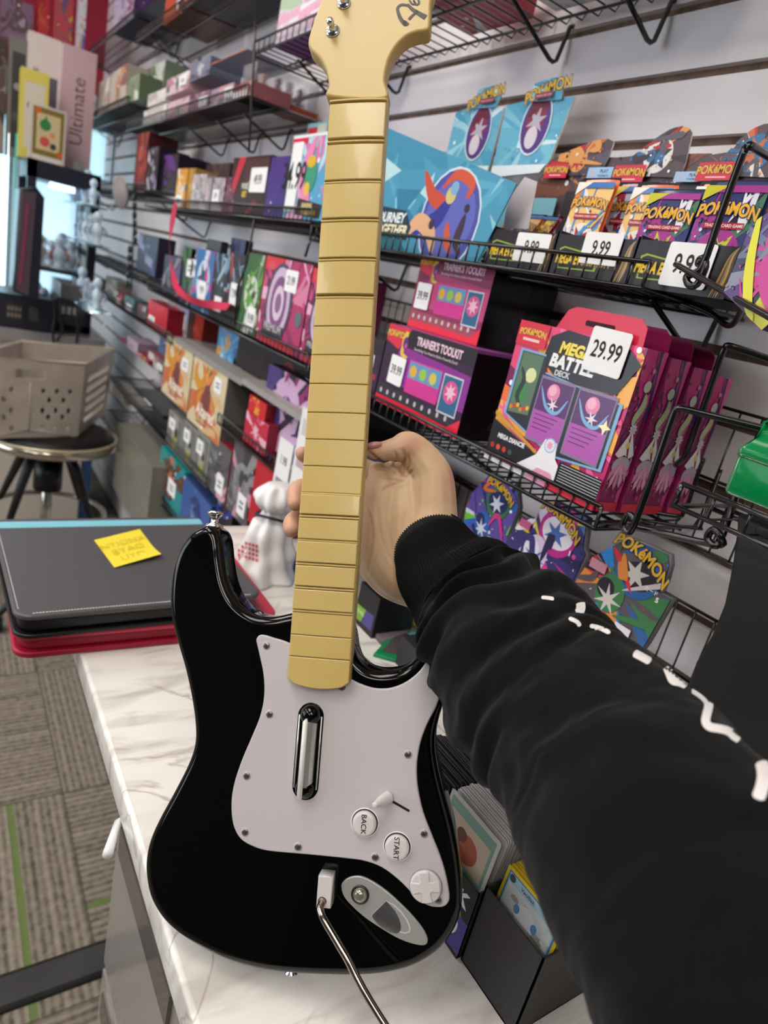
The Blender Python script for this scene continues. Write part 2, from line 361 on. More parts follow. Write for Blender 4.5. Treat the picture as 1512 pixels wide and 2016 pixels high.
# neck
nb0 = gpx(627, 1338, .012)[1]; nb1 = gpx(703, 184, .012)[1]; NW = .0252
pass #print('neck halfwidths', [(round(gpx(x, y, .0125)[0], 4), y) for x, y in ((648, 193), (757, 208), (624, 571), (742, 575), (590, 964), (712, 976), (566, 1320), (689, 1320))], nb0, nb1)
def NX(b): # neck centreline offset / halfwidth fitted
    return .0022
def crowned(mb, b0, b1, h, base, m, hw=NW, crown=.0011, bev=.0007, end_round=False):
    na = 10; A = [-1, -.97] + [-.97 + 1.94 * i / na for i in range(1, na)] + [.97, 1]
    B = [b0, b0 + bev] + [b0 + bev + (b1 - b0 - 2 * bev) * i / 3 for i in (1, 2)] + [b1 - bev, b1]
    vs = []; n = len(A)
    for ib, bb in enumerate(B):
        for ia, aa in enumerate(A):
            ed = (ib in (0, len(B) - 1)) or (ia in (0, n - 1))
            b2 = bb - (0 if not end_round else 0)
            if end_round and ib <= 1: b2 = bb - .0045 * (1 - aa * aa) + .003 * max(0, abs(aa) - .9) * 10
            vs.append(gw(aa * hw + NX(bb), b2, h - crown * aa * aa - (bev * .8 if ed else 0)))
    fs = [(i * n + j, i * n + j + 1, (i + 1) * n + j + 1, (i + 1) * n + j) for i in range(len(B) - 1) for j in range(n - 1)]
    k = len(vs); rim = [j for j in range(n)] + [i * n + n - 1 for i in range(1, len(B))] + [(len(B) - 1) * n + j for j in range(n - 2, -1, -1)] + [i * n for i in range(len(B) - 2, 0, -1)]
    low = []
    for r in rim:
        v = vs[r]; q = v - G0; low.append(gw(q.dot(GX), q.dot(GY), base))
    vs += low; L = len(rim)
    fs += [(rim[i], k + i, k + (i + 1) % L, rim[(i + 1) % L]) for i in range(L)]
    mb.add(vs, fs, m, False)
mb = MB()
def ny(y): return gpx(627 + (1330 - y) * .0693, y + .5, .0125)[1]
crowned(mb, ny(1346), ny(188), .0096, -.004, CREAM, hw=NW + .0003, end_round=True)
# rounded back of the neck
prof = [(math.cos(a) * (NW - .001), -.003 - math.sin(a) * .016) for a in [math.pi * i / 14 for i in range(15)]]
vs = [gw(a, b, h) for b in (ny(1210), ny(188)) for a, h in prof]
mb.add(vs, [(i, i + 1, 15 + i + 1, 15 + i) for i in range(14)] + [tuple(range(14, -1, -1)), tuple(range(15, 30))], CREAM, True)
neck = mb.build('neck', gt)
blocks = [(197, 266), (278, 349), (355.5, 424), (432, 502), (509, 574)]
lows = [(969, 1009), (1016, 1058), (1062, 1104), (1110, 1151), (1157, 1198)]
DY = 4.5
for i, (y0, y1) in enumerate(blocks + lows):
    mb = MB(); crowned(mb, ny(y1 - .3 + DY), ny(y0 + .8 + DY), .0136, .009, CREAMB, hw=NW - .0002); mb.build('fret_button', neck)
for y in (192, 271.5, 352.5, 428, 505.5, 580, 968, 1013, 1060.5, 1107.5, 1154.5, 1201):      # raised frets
    mb = MB(); crowned(mb, ny(y + 2 + DY), ny(y - 2 + DY), .0127 if y != 192 else .0140, .009, CREAM, bev=.0005); mb.build('fret', neck)
for y, y2 in ((580, 636), (636, 693), (693, 750), (750, 807), (807, 860), (860, 913), (913, 966), (1203, 1248), (1248, 1291)):
    mb = MB(); crowned(mb, ny(y2 - .5 + DY), ny(y + .8 + DY), .0121, .009, CREAM, hw=NW, bev=.0006); mb.build('fretboard_section', neck)
mb = MB(); crowned(mb, ny(1345), ny(1292 + DY), .0121, .0, CREAM, hw=NW, bev=.0006, end_round=True)
mb.build('fretboard_section', neck)
# headstock
hs_px = [(651, 192), (650, 170), (645, 143), (634, 119), (613, 98), (609, 84), (613, 66), (624, 33), (636, 0), (652, -55), (672, -120), (700, -190), (760, -235), (830, -230), (868, -180), (873, -110), (862, -40), (852, 0), (850, 40), (848, 56), (840, 62), (822, 65), (803, 73), (785, 90), (771, 113), (763.5, 137), (760, 160), (759, 196)]
hs = crom([gpx(x, y, .007) for x, y in hs_px], 5)
mb = MB(); mb.slab(hs, gw, rounded(.0022, .0165, 4), CREAM); 
for i in range(len(mb.v)): pass
hd = mb.build('headstock', gt)
hd.location += GN * .0075 - GX * .0012 + GY * .001
for (x, y) in ((655, 49), (677, -6)):
    a, b = gpx(x, y + 12, .0077); mb = MB()
    mb.lathe(gw(a, b, .0074), GN, [(.0064, 0), (.0064, .0012), (.0052, .0022), (.0030, .0024), (.0028, .008), (.0032, .0085), (.0034, .0105), (.0028, .0125), (.0008, .0132)], CHROME, 20)
    mb.ball(gw(a, b, .0085) + GN * .004, .0016, CHROME); mb.build('tuning_post', hd)
mb = MB(); INK = mat('#0d0b0b', .4)
def stroke(mb, P, wd, m, h=.0079, n=4):
    Q = crom([gpx(x, y, h) for x, y in P], n, False)
    L = []; R = []
    for i in range(len(Q)):
        a = Vector(Q[max(i - 1, 0)]); b = Vector(Q[min(i + 1, len(Q) - 1)]); t = (b - a).normalized(); ww = wd[0] + (wd[1] - wd[0]) * i / (len(Q) - 1)
        nn = Vector((-t.y, t.x)) * ww; L.append(Vector(Q[i]) + nn); R.append(Vector(Q[i]) - nn)
    for i in range(len(Q) - 1): mb.poly([gw(L[i].x, L[i].y, h), gw(R[i].x, R[i].y, h), gw(R[i + 1].x, R[i + 1].y, h), gw(L[i + 1].x, L[i + 1].y, h)], m)
stroke(mb, [(802, 10), (790, 9), (783, 16), (785, 28), (791, 40), (798, 47), (803, 44)], (.0010, .0020), INK)
stroke(mb, [(802, 8), (812, 18), (826, 27), (838, 34)], (.0010, .0024), INK)
stroke(mb, [(822, 22), (812, 30), (805, 38)], (.0009, .0013), INK)
stroke(mb, [(800, 46), (797, 45), (796, 40)], (.0026, .0010), INK)
stroke(mb, [(806, 0), (812, 8), (817, 6), (814, 0), (820, 9), (825, 5), (823, -2)], (.0007, .0009), INK)
mb.build('logo_script', hd)
# strum bar
HB = .0024
def gl(x, y, h=HB): a, b = gpx(x, y, h); return Vector((a, b))
c0, c1 = gl(612, 1410), gl(601, 1548); ax = (c0 - c1).normalized(); px_ = Vector((ax.y, -ax.x)); r = .0101
cap = [c0 + (px_ * math.cos(t) + ax * math.sin(t)) * r for t in [math.pi * i / 14 for i in range(15)]] + [c1 + (-px_ * math.cos(t) - ax * math.sin(t)) * r for t in [math.pi * i / 14 for i in range(15)]]
mb = MB(); mb.slab([(v.x, v.y) for v in cap], gw, [(.0009, HB + .0002), (0, HB + .0002), (-.0006, HB + .0001), (-.0008, HB - .001)], BLACK)
mb.ball(gw(*(c0 + ax * .0012), HB + .0006), .0086, BLACK, sz=1, n=10, M=None); mb.ball(gw(*(c1 - ax * .0012), HB + .0002), .0082, BLACK, n=10)
sb = mb.build('strum_slot', gt)
SIL = mat('#c9c6c2', .28, metal=.75)
mb = MB(); q0, q1 = c0 + ax * .0006, c1 - ax * .0015; n = 10
vs = []
for q in (q0, q1):
    for i in range(n + 1): t = math.pi * (i / n); vs.append(gw(*(q + px_ * math.cos(t) * .0062), HB + .0005 + .0075 * math.sin(t)))
mb.add(vs, [(i, i + 1, n + 2 + i, n + 1 + i) for i in range(n)] + [tuple(range(n, -1, -1)), tuple(range(n + 1, 2 * n + 2))], SIL, False)
for sgn in (-1, 1):
    e0 = q0 + px_ * sgn * .0092; e1 = q1 + px_ * sgn * .0092; mb.tube([gw(*e0, HB + .0006), gw(*e1, HB + .0006)], .0007, mat('#d0cdca', .2, metal=.5), 6)
strum = mb.build('strum_bar', gt)
mb = MB(); f0 = c0 - ax * .0012 - px_ * .0012; f1 = c1 - ax * .0075 - px_ * .0012
mb.tube([gw(*f0, HB + .009), gw(*(f0 - ax * .001), HB + .0118), gw(*(f1 + ax * .001), HB + .0122), gw(*f1, HB + .009)], [.0012, .0021, .0021, .0012], mat('#dedbd6', .3), 8); mb.build('ridge', strum)
# buttons
for nm, x, y, tx in (('back_button', 718, 1620, 'BACK'), ('start_button', 782, 1667, 'START')):
    a, b = gpx(x, y, .003); mb = MB()
    mb.lathe(gw(a, b, .0021), GN, [(.0112, 0), (.0112, .0004), (.0106, .0004)], mat('#f0eeec', .3), 30); mb.lathe(gw(a, b, .0022), GN, [(.0105, 0), (.0105, .0004)], mat('#17151a', .5), 30)
    mb.lathe(gw(a, b, .0022), GN, [(.0096, 0), (.0096, .0030), (.0090, .0042), (.0080, .0050), (.0070, .0051), (.0001, .0049)], WHITE2, 30)
    o = mb.build(nm, gt); mb = MB(); text(mb, tx, gw(a - .0003, b + .0004, .0074), -GY + GX * .0, GX, .0058, INK, .012, off=.0); k = mb.build('button_lettering', o)
a, b = gpx(838, 1745, .003); mb = MB()
mb.lathe(gw(a, b, .0021), GN, [(.0129, 0), (.0129, .0005)], mat('#8e898a', .5), 36); mb.lathe(gw(a, b, .0022), GN, [(.0122, 0), (.0122, .0020), (.0116, .0027), (.0105, .0030), (.0001, .0021)], WHITE2, 36)
dp = mb.build('direction_pad', gt); mb = MB()
cr = []; rt = math.radians(10)
for i in range(4):
    t = rt + i * math.pi / 2; u = Vector((math.cos(t), math.sin(t))); w = Vector((-u.y, u.x))
    cr += [u * .0045 - w * .0034, u * .0108 - w * .0044, u * .0114, u * .0108 + w * .0044, u * .0045 + w * .0034]
mb.slab([(a + v.x, b + v.y) for v in cr], gw, [(.0007, .0060), (.0003, .0058), (0, .0052), (-.0002, .0020)], WHITE2); mb.build('direction_cross', dp)
# toggle switch in its slot
s0 = gl(752, 1566); s1 = gl(806, 1597); t = (s1 - s0).normalized(); nn = Vector((-t.y, t.x)); mb = MB()
mb.slab([tuple(p) for p in (s0 - nn * .0009, s1 - nn * .0009, s1 + nn * .0009, s0 + nn * .0009)], gw, [(0, HB + .0001), (0, HB - .001)], mat('#0a0a0a', .7)); o = mb.build('switch_slot', gt)
mb = MB(); p0 = gw(*gpx(763, 1570, HB), HB); p1 = onD(735, 1587, (p0 - CAM).dot(CF) - .016); A = (p1 - p0); mb.lathe(p0 - A * .05, A, [(.0052, 0), (.0050, .0015), (.0042, A.length * .5), (.0024, A.length * .93), (.0022, A.length), (.0008, A.length * 1.0)], WHITE2, 18); mb.build('selector_switch', gt)
# tremolo bracket + arm
br = [gpx(*p, .012) for p in ((627, 1724), (655, 1727), (651, 1789), (622, 1786))]
mb = MB(); mb.slab([(x, y) for x, y in br], gw, [(.0006, .0125), (.0002, .0122), (0, .0115), (0, -.001)], WHITE2); bk = mb.build('tremolo_bracket', gt)
a, b = gpx(634, 1775, .013); mb = MB(); mb.lathe(gw(a, b, .0124), GN, [(.0034, 0), (.0034, .0003), (.0028, .0003)], mat('#50443e', .4, metal=.4), 16); mb.lathe(gw(a, b, .0124), GN, [(.0026, 0), (.0025, .0012), (.0001, .0018)], mat('#a49488', .3, metal=.3), 16); mb.build('arm_socket', bk)
mb = MB(); pts = []
for (x, y, h) in ((634, 1777, .014), (630, 1788, .019), (633, 1800, .022), (640, 1814, .024), (656, 1841, .0265), (672, 1868, .029), (684, 1888, .031), (697, 1914, .033), (716, 1950, .036), (740, 1990, .039), (772, 2040, .043), (800, 2085, .047)):
    a, b = gpx(x, y, h); pts.append(tuple(gw(a, b, h)))
mb.tube(crom(pts, 5, False), .0029, mat('#9a8f86', .12, metal=1), 14); mb.build('tremolo_arm', gt)
# effects plate
pl = [(762, 740), (772, 715), (800, 692), (840, 680), (890, 684), (960, 718), (1040, 775), (1110, 838), (1180, 908), (1240, 982), (1272, 1040), (1273, 1078), (1245, 1092), (1180, 1080), (1100, 1050), (1000, 992), (900, 924), (820, 852), (775, 795)]
PP = lambda x, y: gpx(420 + x / 3.024, 1500 + y / 3.024, .001)
mb = MB(); mb.slab(crom([PP(*p) for p in pl], 4), gw, [(.0008, .0016), (.0003, .0014), (0, .0008), (0, -.001)], mat('#a9aba6', .35, metal=.35)); ep = mb.build('effects_plate', gt)
a, b = PP(875, 788); mb = MB(); mb.lathe(gw(a, b, .0016), GN, [(.0073, 0), (.0073, .0003), (.0060, .0008)], mat('#1a1a1a', .3), 24); mb.lathe(gw(a, b, .0018), GN, [(.0058, 0), (.0056, .0012), (.0046, .0034), (.0028, .0044), (.0001, .0048)], mat('#8f9183', .12, metal=.6, coat=.5), 24); mb.build('effects_knob', ep)
mb = MB(); rc = [(1030, 825), (1075, 848), (1120, 890), (1155, 940), (1172, 985), (1168, 1010), (1140, 1017), (1085, 1000), (1010, 960), (940, 915)]
m, p, N, K = nmat('brushed_recess', .3); p.inputs['Metallic'].default_value = .9; p.inputs['Base Color'].default_value = lin('#8e8c8f'); SILR = m
q = [PP(*p) for p in rc]; cx = sum(v[0] for v in q) / len(q); cy = sum(v[1] for v in q) / len(q)
mb.slab(q, gw, [(-.0004, .0018), (.0006, .0018)], mat('#c9c9c6', .3), cap0=False, cap1=False)
ea = Vector(PP(1030, 825)); eb = Vector(PP(940, 915)); ed = (eb - ea).normalized(); en = Vector((ed.y, -ed.x)); 
vs = []; nq = 12
for i in range(nq + 1):
    s_ = i / nq; base = ea.lerp(eb, s_); L = .0228 * math.sqrt(max(0, 1 - (2 * s_ - 1) ** 2 * .82)) 
    if (Vector((cx, cy)) - ea).dot(en) < 0: en = -en
    e2 = base + en * L; vs += [gw(*base, .0018), gw(*base.lerp(e2, .5), .0018 + .0012 * math.sin(math.pi * s_)), gw(*e2, .0018)]
mb.add(vs, [(3 * i + j, 3 * i + j + 1, 3 * i + j + 4, 3 * i + j + 3) for i in range(nq) for j in (0, 1)], SILR, True); mb.build('light_sensor', ep)
# strap buttons
a, b = gpx(420, 1037, -.012); mb = MB(); mb.lathe(gw(a, b - .001, -.014), GY, [(.0078, 0), (.0080, .0016), (.0074, .0030), (.0038, .0042), (.0034, .0085), (.0060, .0110), (.0070, .0125), (.0068, .0142), (.0045, .0150), (.0001, .0143)], CHROME, 28); mb.build('strap_button', gt)
a, b = gpx(573, 1908, -.02); mb = MB(); mb.lathe(gw(a, b + .002, -.022), -GY, [(.0060, 0), (.0060, .0015), (.0032, .0022), (.0030, .0035), (.0056, .0050), (.0056, .0062), (.0001, .0066)], CHROME, 20); mb.build('strap_button', gt)

# ================================================================== person: hand, forearm, sleeve
pr = thing('person', 'person reaching in from the right, black hoodie sleeve and hand gripping the cream neck', 'person', onD(870, 1100, .56))
def cps(mb, P, n=14):       # chain of tapered capsules; P = (px, py, depth, radius in px)
    pts = crom([(*onD(x, y, w), r * w / FPX) for x, y, w, r in P], 6, False)
    mb.tube([p[:3] for p in pts], [max(p[3], .001) for p in pts], SKIN0, n)
    for p in (pts[0], pts[-1]): mb.ball(p[:3], p[3], SKIN0, n=8)
SKIN0 = mat('#d9a987')
mb = MB()
# thumb: tip, joint, knuckle, metacarpal, wrist
cps(mb, [(726, 885, .571, 13), (741, 888, .573, 17), (762, 887, .576, 21), (783, 884, .58, 26), (801, 880, .583, 32), (820, 893, .586, 35), (842, 922, .587, 40), (851, 948, .587, 44), (851, 1000, .586, 50), (845, 1050, .585, 62), (852, 1100, .583, 70)])
# thenar mound and palm behind the neck
cps(mb, [(742, 925, .596, 17), (748, 950, .594, 30), (752, 985, .592, 38), (752, 1030, .592, 44), (755, 1075, .592, 48), (768, 1115, .59, 46), (800, 1145, .588, 42), (850, 1150, .583, 45)])
cps(mb, [(705, 960, .605, 25), (700, 1010, .605, 30), (715, 1060, .605, 34), (738, 1105, .603, 38), (775, 1140, .6, 42), (830, 1150, .592, 50), (880, 1140, .58, 55)])
cps(mb, [(795, 960, .592, 34), (800, 1010, .592, 52), (805, 1060, .592, 60), (820, 1100, .59, 66)])
cps(mb, [(770, 930, .60, 22), (800, 940, .598, 30), (830, 960, .594, 38)])
# forearm, hidden by the sleeve
cps(mb, [(835, 1075, .588, 72), (868, 1115, .578, 74), (930, 1175, .555, 84), (1010, 1265, .51, 105), (1100, 1370, .45, 130), (1250, 1540, .37, 165), (1420, 1780, .30, 210), (1600, 2050, .26, 240)], 20)
# fingers pass behind the neck and curl round its far edge
for ch in ([(745, 935, .612, 22), (690, 915, .622, 22), (640, 905, .622, 20), (606, 898, .61, 17), (596, 893, .597, 15)],
           [(735, 985, .612, 25), (690, 975, .625, 24), (630, 968, .628, 23), (596, 962, .616, 21), (583, 972, .60, 19), (582, 990, .592, 17)],
           [(725, 1045, .612, 26), (680, 1038, .625, 24), (620, 1028, .627, 22), (588, 1022, .614, 20), (575, 1030, .60, 18), (574, 1042, .594, 17)]):
    cps(mb, ch)
tmp = mb.build('tmp_hand')
rm = tmp.modifiers.new('r', 'REMESH'); rm.mode = 'VOXEL'; rm.voxel_size = .0011
smm = tmp.modifiers.new('s', 'SMOOTH'); smm.factor = .5; smm.iterations = 14
dg = bpy.context.evaluated_depsgraph_get(); dg.update(); hm = bpy.data.meshes.new_from_object(tmp.evaluated_get(dg)); hl = tmp.location.copy()
bpy.data.objects.remove(tmp, do_unlink=True)
nv = len(hm.vertices); co = np.empty(nv * 3); hm.vertices.foreach_get('co', co); co = co.reshape(-1, 3) + np.array(hl)
no = np.empty(nv * 3); hm.vertices.foreach_get('normal', no); no = no.reshape(-1, 3)
bv = BVHTree.FromPolygons([Vector(c) for c in co], [tuple(p.vertices) for p in hm.polygons])
def hit(x, y, tree=bv):
    h = tree.ray_cast(CAM, ray(x, y).normalized()); return h
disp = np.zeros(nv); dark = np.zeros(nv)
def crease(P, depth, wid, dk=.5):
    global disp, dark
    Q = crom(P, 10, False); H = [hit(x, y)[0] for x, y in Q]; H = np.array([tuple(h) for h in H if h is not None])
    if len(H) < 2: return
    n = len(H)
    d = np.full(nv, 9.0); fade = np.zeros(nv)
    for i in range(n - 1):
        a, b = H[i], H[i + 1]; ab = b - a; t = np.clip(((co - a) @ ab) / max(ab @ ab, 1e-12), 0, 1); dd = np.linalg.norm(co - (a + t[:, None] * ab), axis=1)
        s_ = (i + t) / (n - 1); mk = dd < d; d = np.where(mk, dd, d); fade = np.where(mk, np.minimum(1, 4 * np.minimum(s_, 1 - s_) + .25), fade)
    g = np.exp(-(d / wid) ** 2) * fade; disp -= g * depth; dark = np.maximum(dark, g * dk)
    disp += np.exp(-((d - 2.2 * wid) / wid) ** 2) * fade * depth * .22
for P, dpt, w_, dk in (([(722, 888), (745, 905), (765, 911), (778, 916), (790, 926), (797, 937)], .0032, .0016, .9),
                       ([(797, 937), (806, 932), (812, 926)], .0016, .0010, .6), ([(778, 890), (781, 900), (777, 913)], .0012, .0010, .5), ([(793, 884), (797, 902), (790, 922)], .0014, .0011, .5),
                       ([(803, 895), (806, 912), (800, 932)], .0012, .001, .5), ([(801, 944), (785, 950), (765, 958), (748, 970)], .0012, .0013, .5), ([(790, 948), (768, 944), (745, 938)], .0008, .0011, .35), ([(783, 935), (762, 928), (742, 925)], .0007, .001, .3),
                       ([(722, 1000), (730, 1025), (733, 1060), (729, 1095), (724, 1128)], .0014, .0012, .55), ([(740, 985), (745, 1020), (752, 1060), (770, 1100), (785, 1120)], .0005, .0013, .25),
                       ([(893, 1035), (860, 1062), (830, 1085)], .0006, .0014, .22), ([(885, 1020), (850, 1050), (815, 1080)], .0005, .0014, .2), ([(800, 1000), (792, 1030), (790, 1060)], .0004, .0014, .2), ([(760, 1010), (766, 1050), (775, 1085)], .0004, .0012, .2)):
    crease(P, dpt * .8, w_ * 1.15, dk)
tipc = [np.array(tuple(onD(*q))) for q in ((730, 880, .572), (590, 892, .6), (582, 985, .595), (574, 1042, .595), (890, 935, .58), (808, 872, .57))]
red = np.zeros(nv)
for c, rr in zip(tipc, (.014, .012, .016, .014, .010, .009)): red = np.maximum(red, np.exp(-(np.linalg.norm(co - c, axis=1) / rr) ** 2))
co2 = co + no * disp[:, None]
hm.vertices.foreach_set('co', (co2 - np.array(wloc(pr))).reshape(-1)); 
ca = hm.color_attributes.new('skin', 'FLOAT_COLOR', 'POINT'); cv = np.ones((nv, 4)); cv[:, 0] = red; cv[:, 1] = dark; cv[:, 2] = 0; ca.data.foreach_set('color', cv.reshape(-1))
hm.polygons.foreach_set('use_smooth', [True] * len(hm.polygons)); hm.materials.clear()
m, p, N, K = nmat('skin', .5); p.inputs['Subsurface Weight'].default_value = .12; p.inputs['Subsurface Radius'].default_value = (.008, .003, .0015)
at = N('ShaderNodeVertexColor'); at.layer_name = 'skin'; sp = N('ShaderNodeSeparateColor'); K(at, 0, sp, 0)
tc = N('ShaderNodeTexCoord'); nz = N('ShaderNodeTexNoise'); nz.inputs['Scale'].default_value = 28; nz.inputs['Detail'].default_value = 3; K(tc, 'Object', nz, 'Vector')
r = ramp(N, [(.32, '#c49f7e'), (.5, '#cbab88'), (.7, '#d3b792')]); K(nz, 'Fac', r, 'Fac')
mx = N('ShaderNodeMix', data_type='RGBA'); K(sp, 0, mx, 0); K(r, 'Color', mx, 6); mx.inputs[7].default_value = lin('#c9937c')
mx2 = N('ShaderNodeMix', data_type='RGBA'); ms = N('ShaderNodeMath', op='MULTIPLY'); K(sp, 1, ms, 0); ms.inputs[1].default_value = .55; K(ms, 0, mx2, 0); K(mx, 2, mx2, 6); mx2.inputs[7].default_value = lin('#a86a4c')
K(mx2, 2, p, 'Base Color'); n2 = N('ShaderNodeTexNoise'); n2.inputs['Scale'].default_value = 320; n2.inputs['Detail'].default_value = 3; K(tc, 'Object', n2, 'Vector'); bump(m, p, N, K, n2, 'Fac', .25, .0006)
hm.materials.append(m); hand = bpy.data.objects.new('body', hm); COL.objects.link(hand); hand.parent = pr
mb = MB(); q = hit(734, 874); c = (q[0] if q[0] else onD(734, 874, .565)); ax_ = (onD(752, 870, .57) - onD(722, 876, .57)).normalized(); M3 = Matrix((ax_, (CU - ax_ * CU.dot(ax_)).normalized(), -CF)).transposed()
mb.ball(onD(735, 877, .5665), .0076, mat('#c08a86', .25, coat=.3), sx=1, sy=.42, sz=.55, M=M3); mb.build('thumbnail', pr)
# sleeve
def sleeve_mat():
    m, p, N, K = nmat('black_fleece', .95); p.inputs['Specular IOR Level'].default_value = .15; p.inputs['Sheen Weight'].default_value = .05; p.inputs['Sheen Roughness'].default_value = .5
    tc = N('ShaderNodeTexCoord'); n = N('ShaderNodeTexNoise'); n.inputs['Scale'].default_value = 900; n.inputs['Detail'].default_value = 2; K(tc, 'Object', n, 'Vector')
    r = ramp(N, [(.3, '#050606'), (.7, '#0b0c0c')]); K(n, 'Fac', r, 'Fac'); K(r, 'Color', p, 'Base Color'); bump(m, p, N, K, n, 'Fac', .5, .0006); return m
SLM = sleeve_mat()
def ringsurf(C, nt, ns, fold, name, parent, m, u0=None):
    # C = list of (upper px, lower px, depth) ; returns object
    S = crom([(*onD((a[0] + b[0]) / 2, (a[1] + b[1]) / 2, w), math.hypot(a[0] - b[0], a[1] - b[1]) / 2 * w / FPX, a[0] - b[0], a[1] - b[1]) for a, b, w in C], ns, False)
    vs = []; n = len(S)
    for i, s_ in enumerate(S):
        c = Vector(s_[:3]); t = (Vector(S[min(i + 1, n - 1)][:3]) - Vector(S[max(i - 1, 0)][:3])).normalized()
        up = (CR * s_[4] - CU * s_[5]); up = (up - t * up.dot(t)).normalized(); sd = t.cross(up)
        if sd.dot(CF) > 0: sd = -sd
        for j in range(nt):
            th = 2 * math.pi * j / nt; r = s_[3]; dsp = fold(i / (n - 1), th, r)
            vs.append(c + (up * math.cos(th) + sd * math.sin(th) * .92) * (r + dsp))
    fs = [(i * nt + j, (i + 1) * nt + j, (i + 1) * nt + (j + 1) % nt, i * nt + (j + 1) % nt) for i in range(n - 1) for j in range(nt)]
    mb = MB(); mb.add(vs, fs, m, True); return mb
def cuff_fold(s, th, r):
    return .0007 * math.sin(th * 90) - (.003 * (1 - s * 12) if s < .08 else 0) + .002 * math.sin(s * 9 + th * 2) * s
mb = ringsurf([((910, 1029), (797, 1136), .575), ((912, 1028), (796, 1142), .572), ((940, 1044), (806, 1192), .568), ((975, 1064), (826, 1232), .562), ((1002, 1082), (850, 1262), .553)], 720, 10, cuff_fold, 'c', pr, SLM)
cuff = mb.build('ribbed_cuff', pr)
rnd = random.Random(4)
def ridge(x): x = x - math.floor(x); return (math.sin(math.pi * x) ** 1.6)
def fold(s, th, r):
    # gathered folds: sharp valleys between soft rolls, curving round the arm
    ph = 11 * s ** .72 - .75 * math.cos(th - .5) + .9 * noise.noise(Vector((s * 4, math.cos(th) * 1.1, math.sin(th) * 1.1)))
    amp = r * (.20 * math.exp(-((s - .10) / .13) ** 2) + .06 * math.exp(-((s - .35) / .25) ** 2) + .02)
    k = noise.noise(Vector((s * 7 + 3, math.cos(th) * 1.3, math.sin(th) * 1.3)))
    d = (ridge(ph) - .62) * amp * max(.1, 1 + 1.8 * k) + r * .07 * noise.noise(Vector((s * 5, math.cos(th) * 2, math.sin(th) * 2 + 7)))
    d += r * .02 * noise.noise(Vector((s * 40, math.cos(th) * 4, math.sin(th) * 4)))
    return d - .02 * max(0, .035 - s) * 12
mb = ringsurf([((985, 1073), (842, 1246), .556), ((1012, 1086), (850, 1276), .548), ((1062, 1108), (864, 1330), .53), ((1125, 1150), (880, 1398), .505), ((1186, 1212), (914, 1474), .475), ((1243, 1266), (962, 1545), .445), ((1305, 1312), (1016, 1618), .415), ((1400, 1385), (1076, 1745), .375), ((1500, 1478), (1122, 1875), .335), ((1640, 1620), (1180, 2030), .30), ((1800, 1800), (1230, 2200), .27), ((2000, 2050), (1330, 2450), .24)], 220, 26, fold, 's', pr, SLM)
sl = mb.build('hoodie_sleeve', pr)
so = wloc(sl); tree = BVHTree.FromPolygons([v.co + so for v in sl.data.vertices], [tuple(p.vertices) for p in sl.data.polygons])
PRINT = mat('#e6e3e1', .55)
for P, wpx in (([(1311, 1314), (1317, 1328), (1324, 1342), (1338, 1346), (1350, 1351)], 8), ([(1362, 1358), (1380, 1370), (1393, 1385), (1391, 1405), (1388, 1422), (1396, 1433), (1415, 1437), (1433, 1442), (1445, 1452), (1455, 1458)], 8.5),
               ([(1424, 1391), (1440, 1404), (1458, 1418)], 8), ([(1247, 1287), (1262, 1295), (1280, 1305)], 8), ([(1066, 1178), (1078, 1179), (1090, 1181)], 3.5), ([(1141, 1187), (1142, 1197), (1139, 1208)], 9),
               ([(1120, 1219), (1135, 1226), (1140, 1234)], 4), ([(1160, 1233), (1180, 1238), (1200, 1248)], 4.5), ([(1496, 1500), (1502, 1525), (1499, 1552), (1490, 1576)], 13), ([(1503, 1468), (1512, 1482), (1518, 1495)], 7), ([(1480, 1440), (1490, 1452)], 2)):
    Q = crom(P, 8, False); mb = MB(); rows = []
    for i, (x, y) in enumerate(Q):
        a = Q[max(i - 1, 0)]; b = Q[min(i + 1, len(Q) - 1)]; L = math.hypot(b[0] - a[0], b[1] - a[1]) or 1; nx, nyy = -(b[1] - a[1]) / L, (b[0] - a[0]) / L
        e = min(i, len(Q) - 1 - i); ww = wpx * min(1, (.45 + e * .3)); row = []
        for k in (-1, -.5, 0, .5, 1):
            h = tree.ray_cast(CAM, ray(x + nx * ww * k, y + nyy * ww * k).normalized())
            row.append(h[0] + h[1] * (.0008 if h[1].dot(CF) < 0 else -.0008) if h[0] else None)
        rows.append(row)
    for i in range(len(rows) - 1):
        for k in range(4):
            q = [rows[i][k], rows[i][k + 1], rows[i + 1][k + 1], rows[i + 1][k]]
            if all(v is not None for v in q) and max((q[0] - v).length for v in q) < .02: mb.add(q, [(0, 1, 2, 3)], PRINT, True)
    if mb.v: mb.build('printed_lettering', sl)
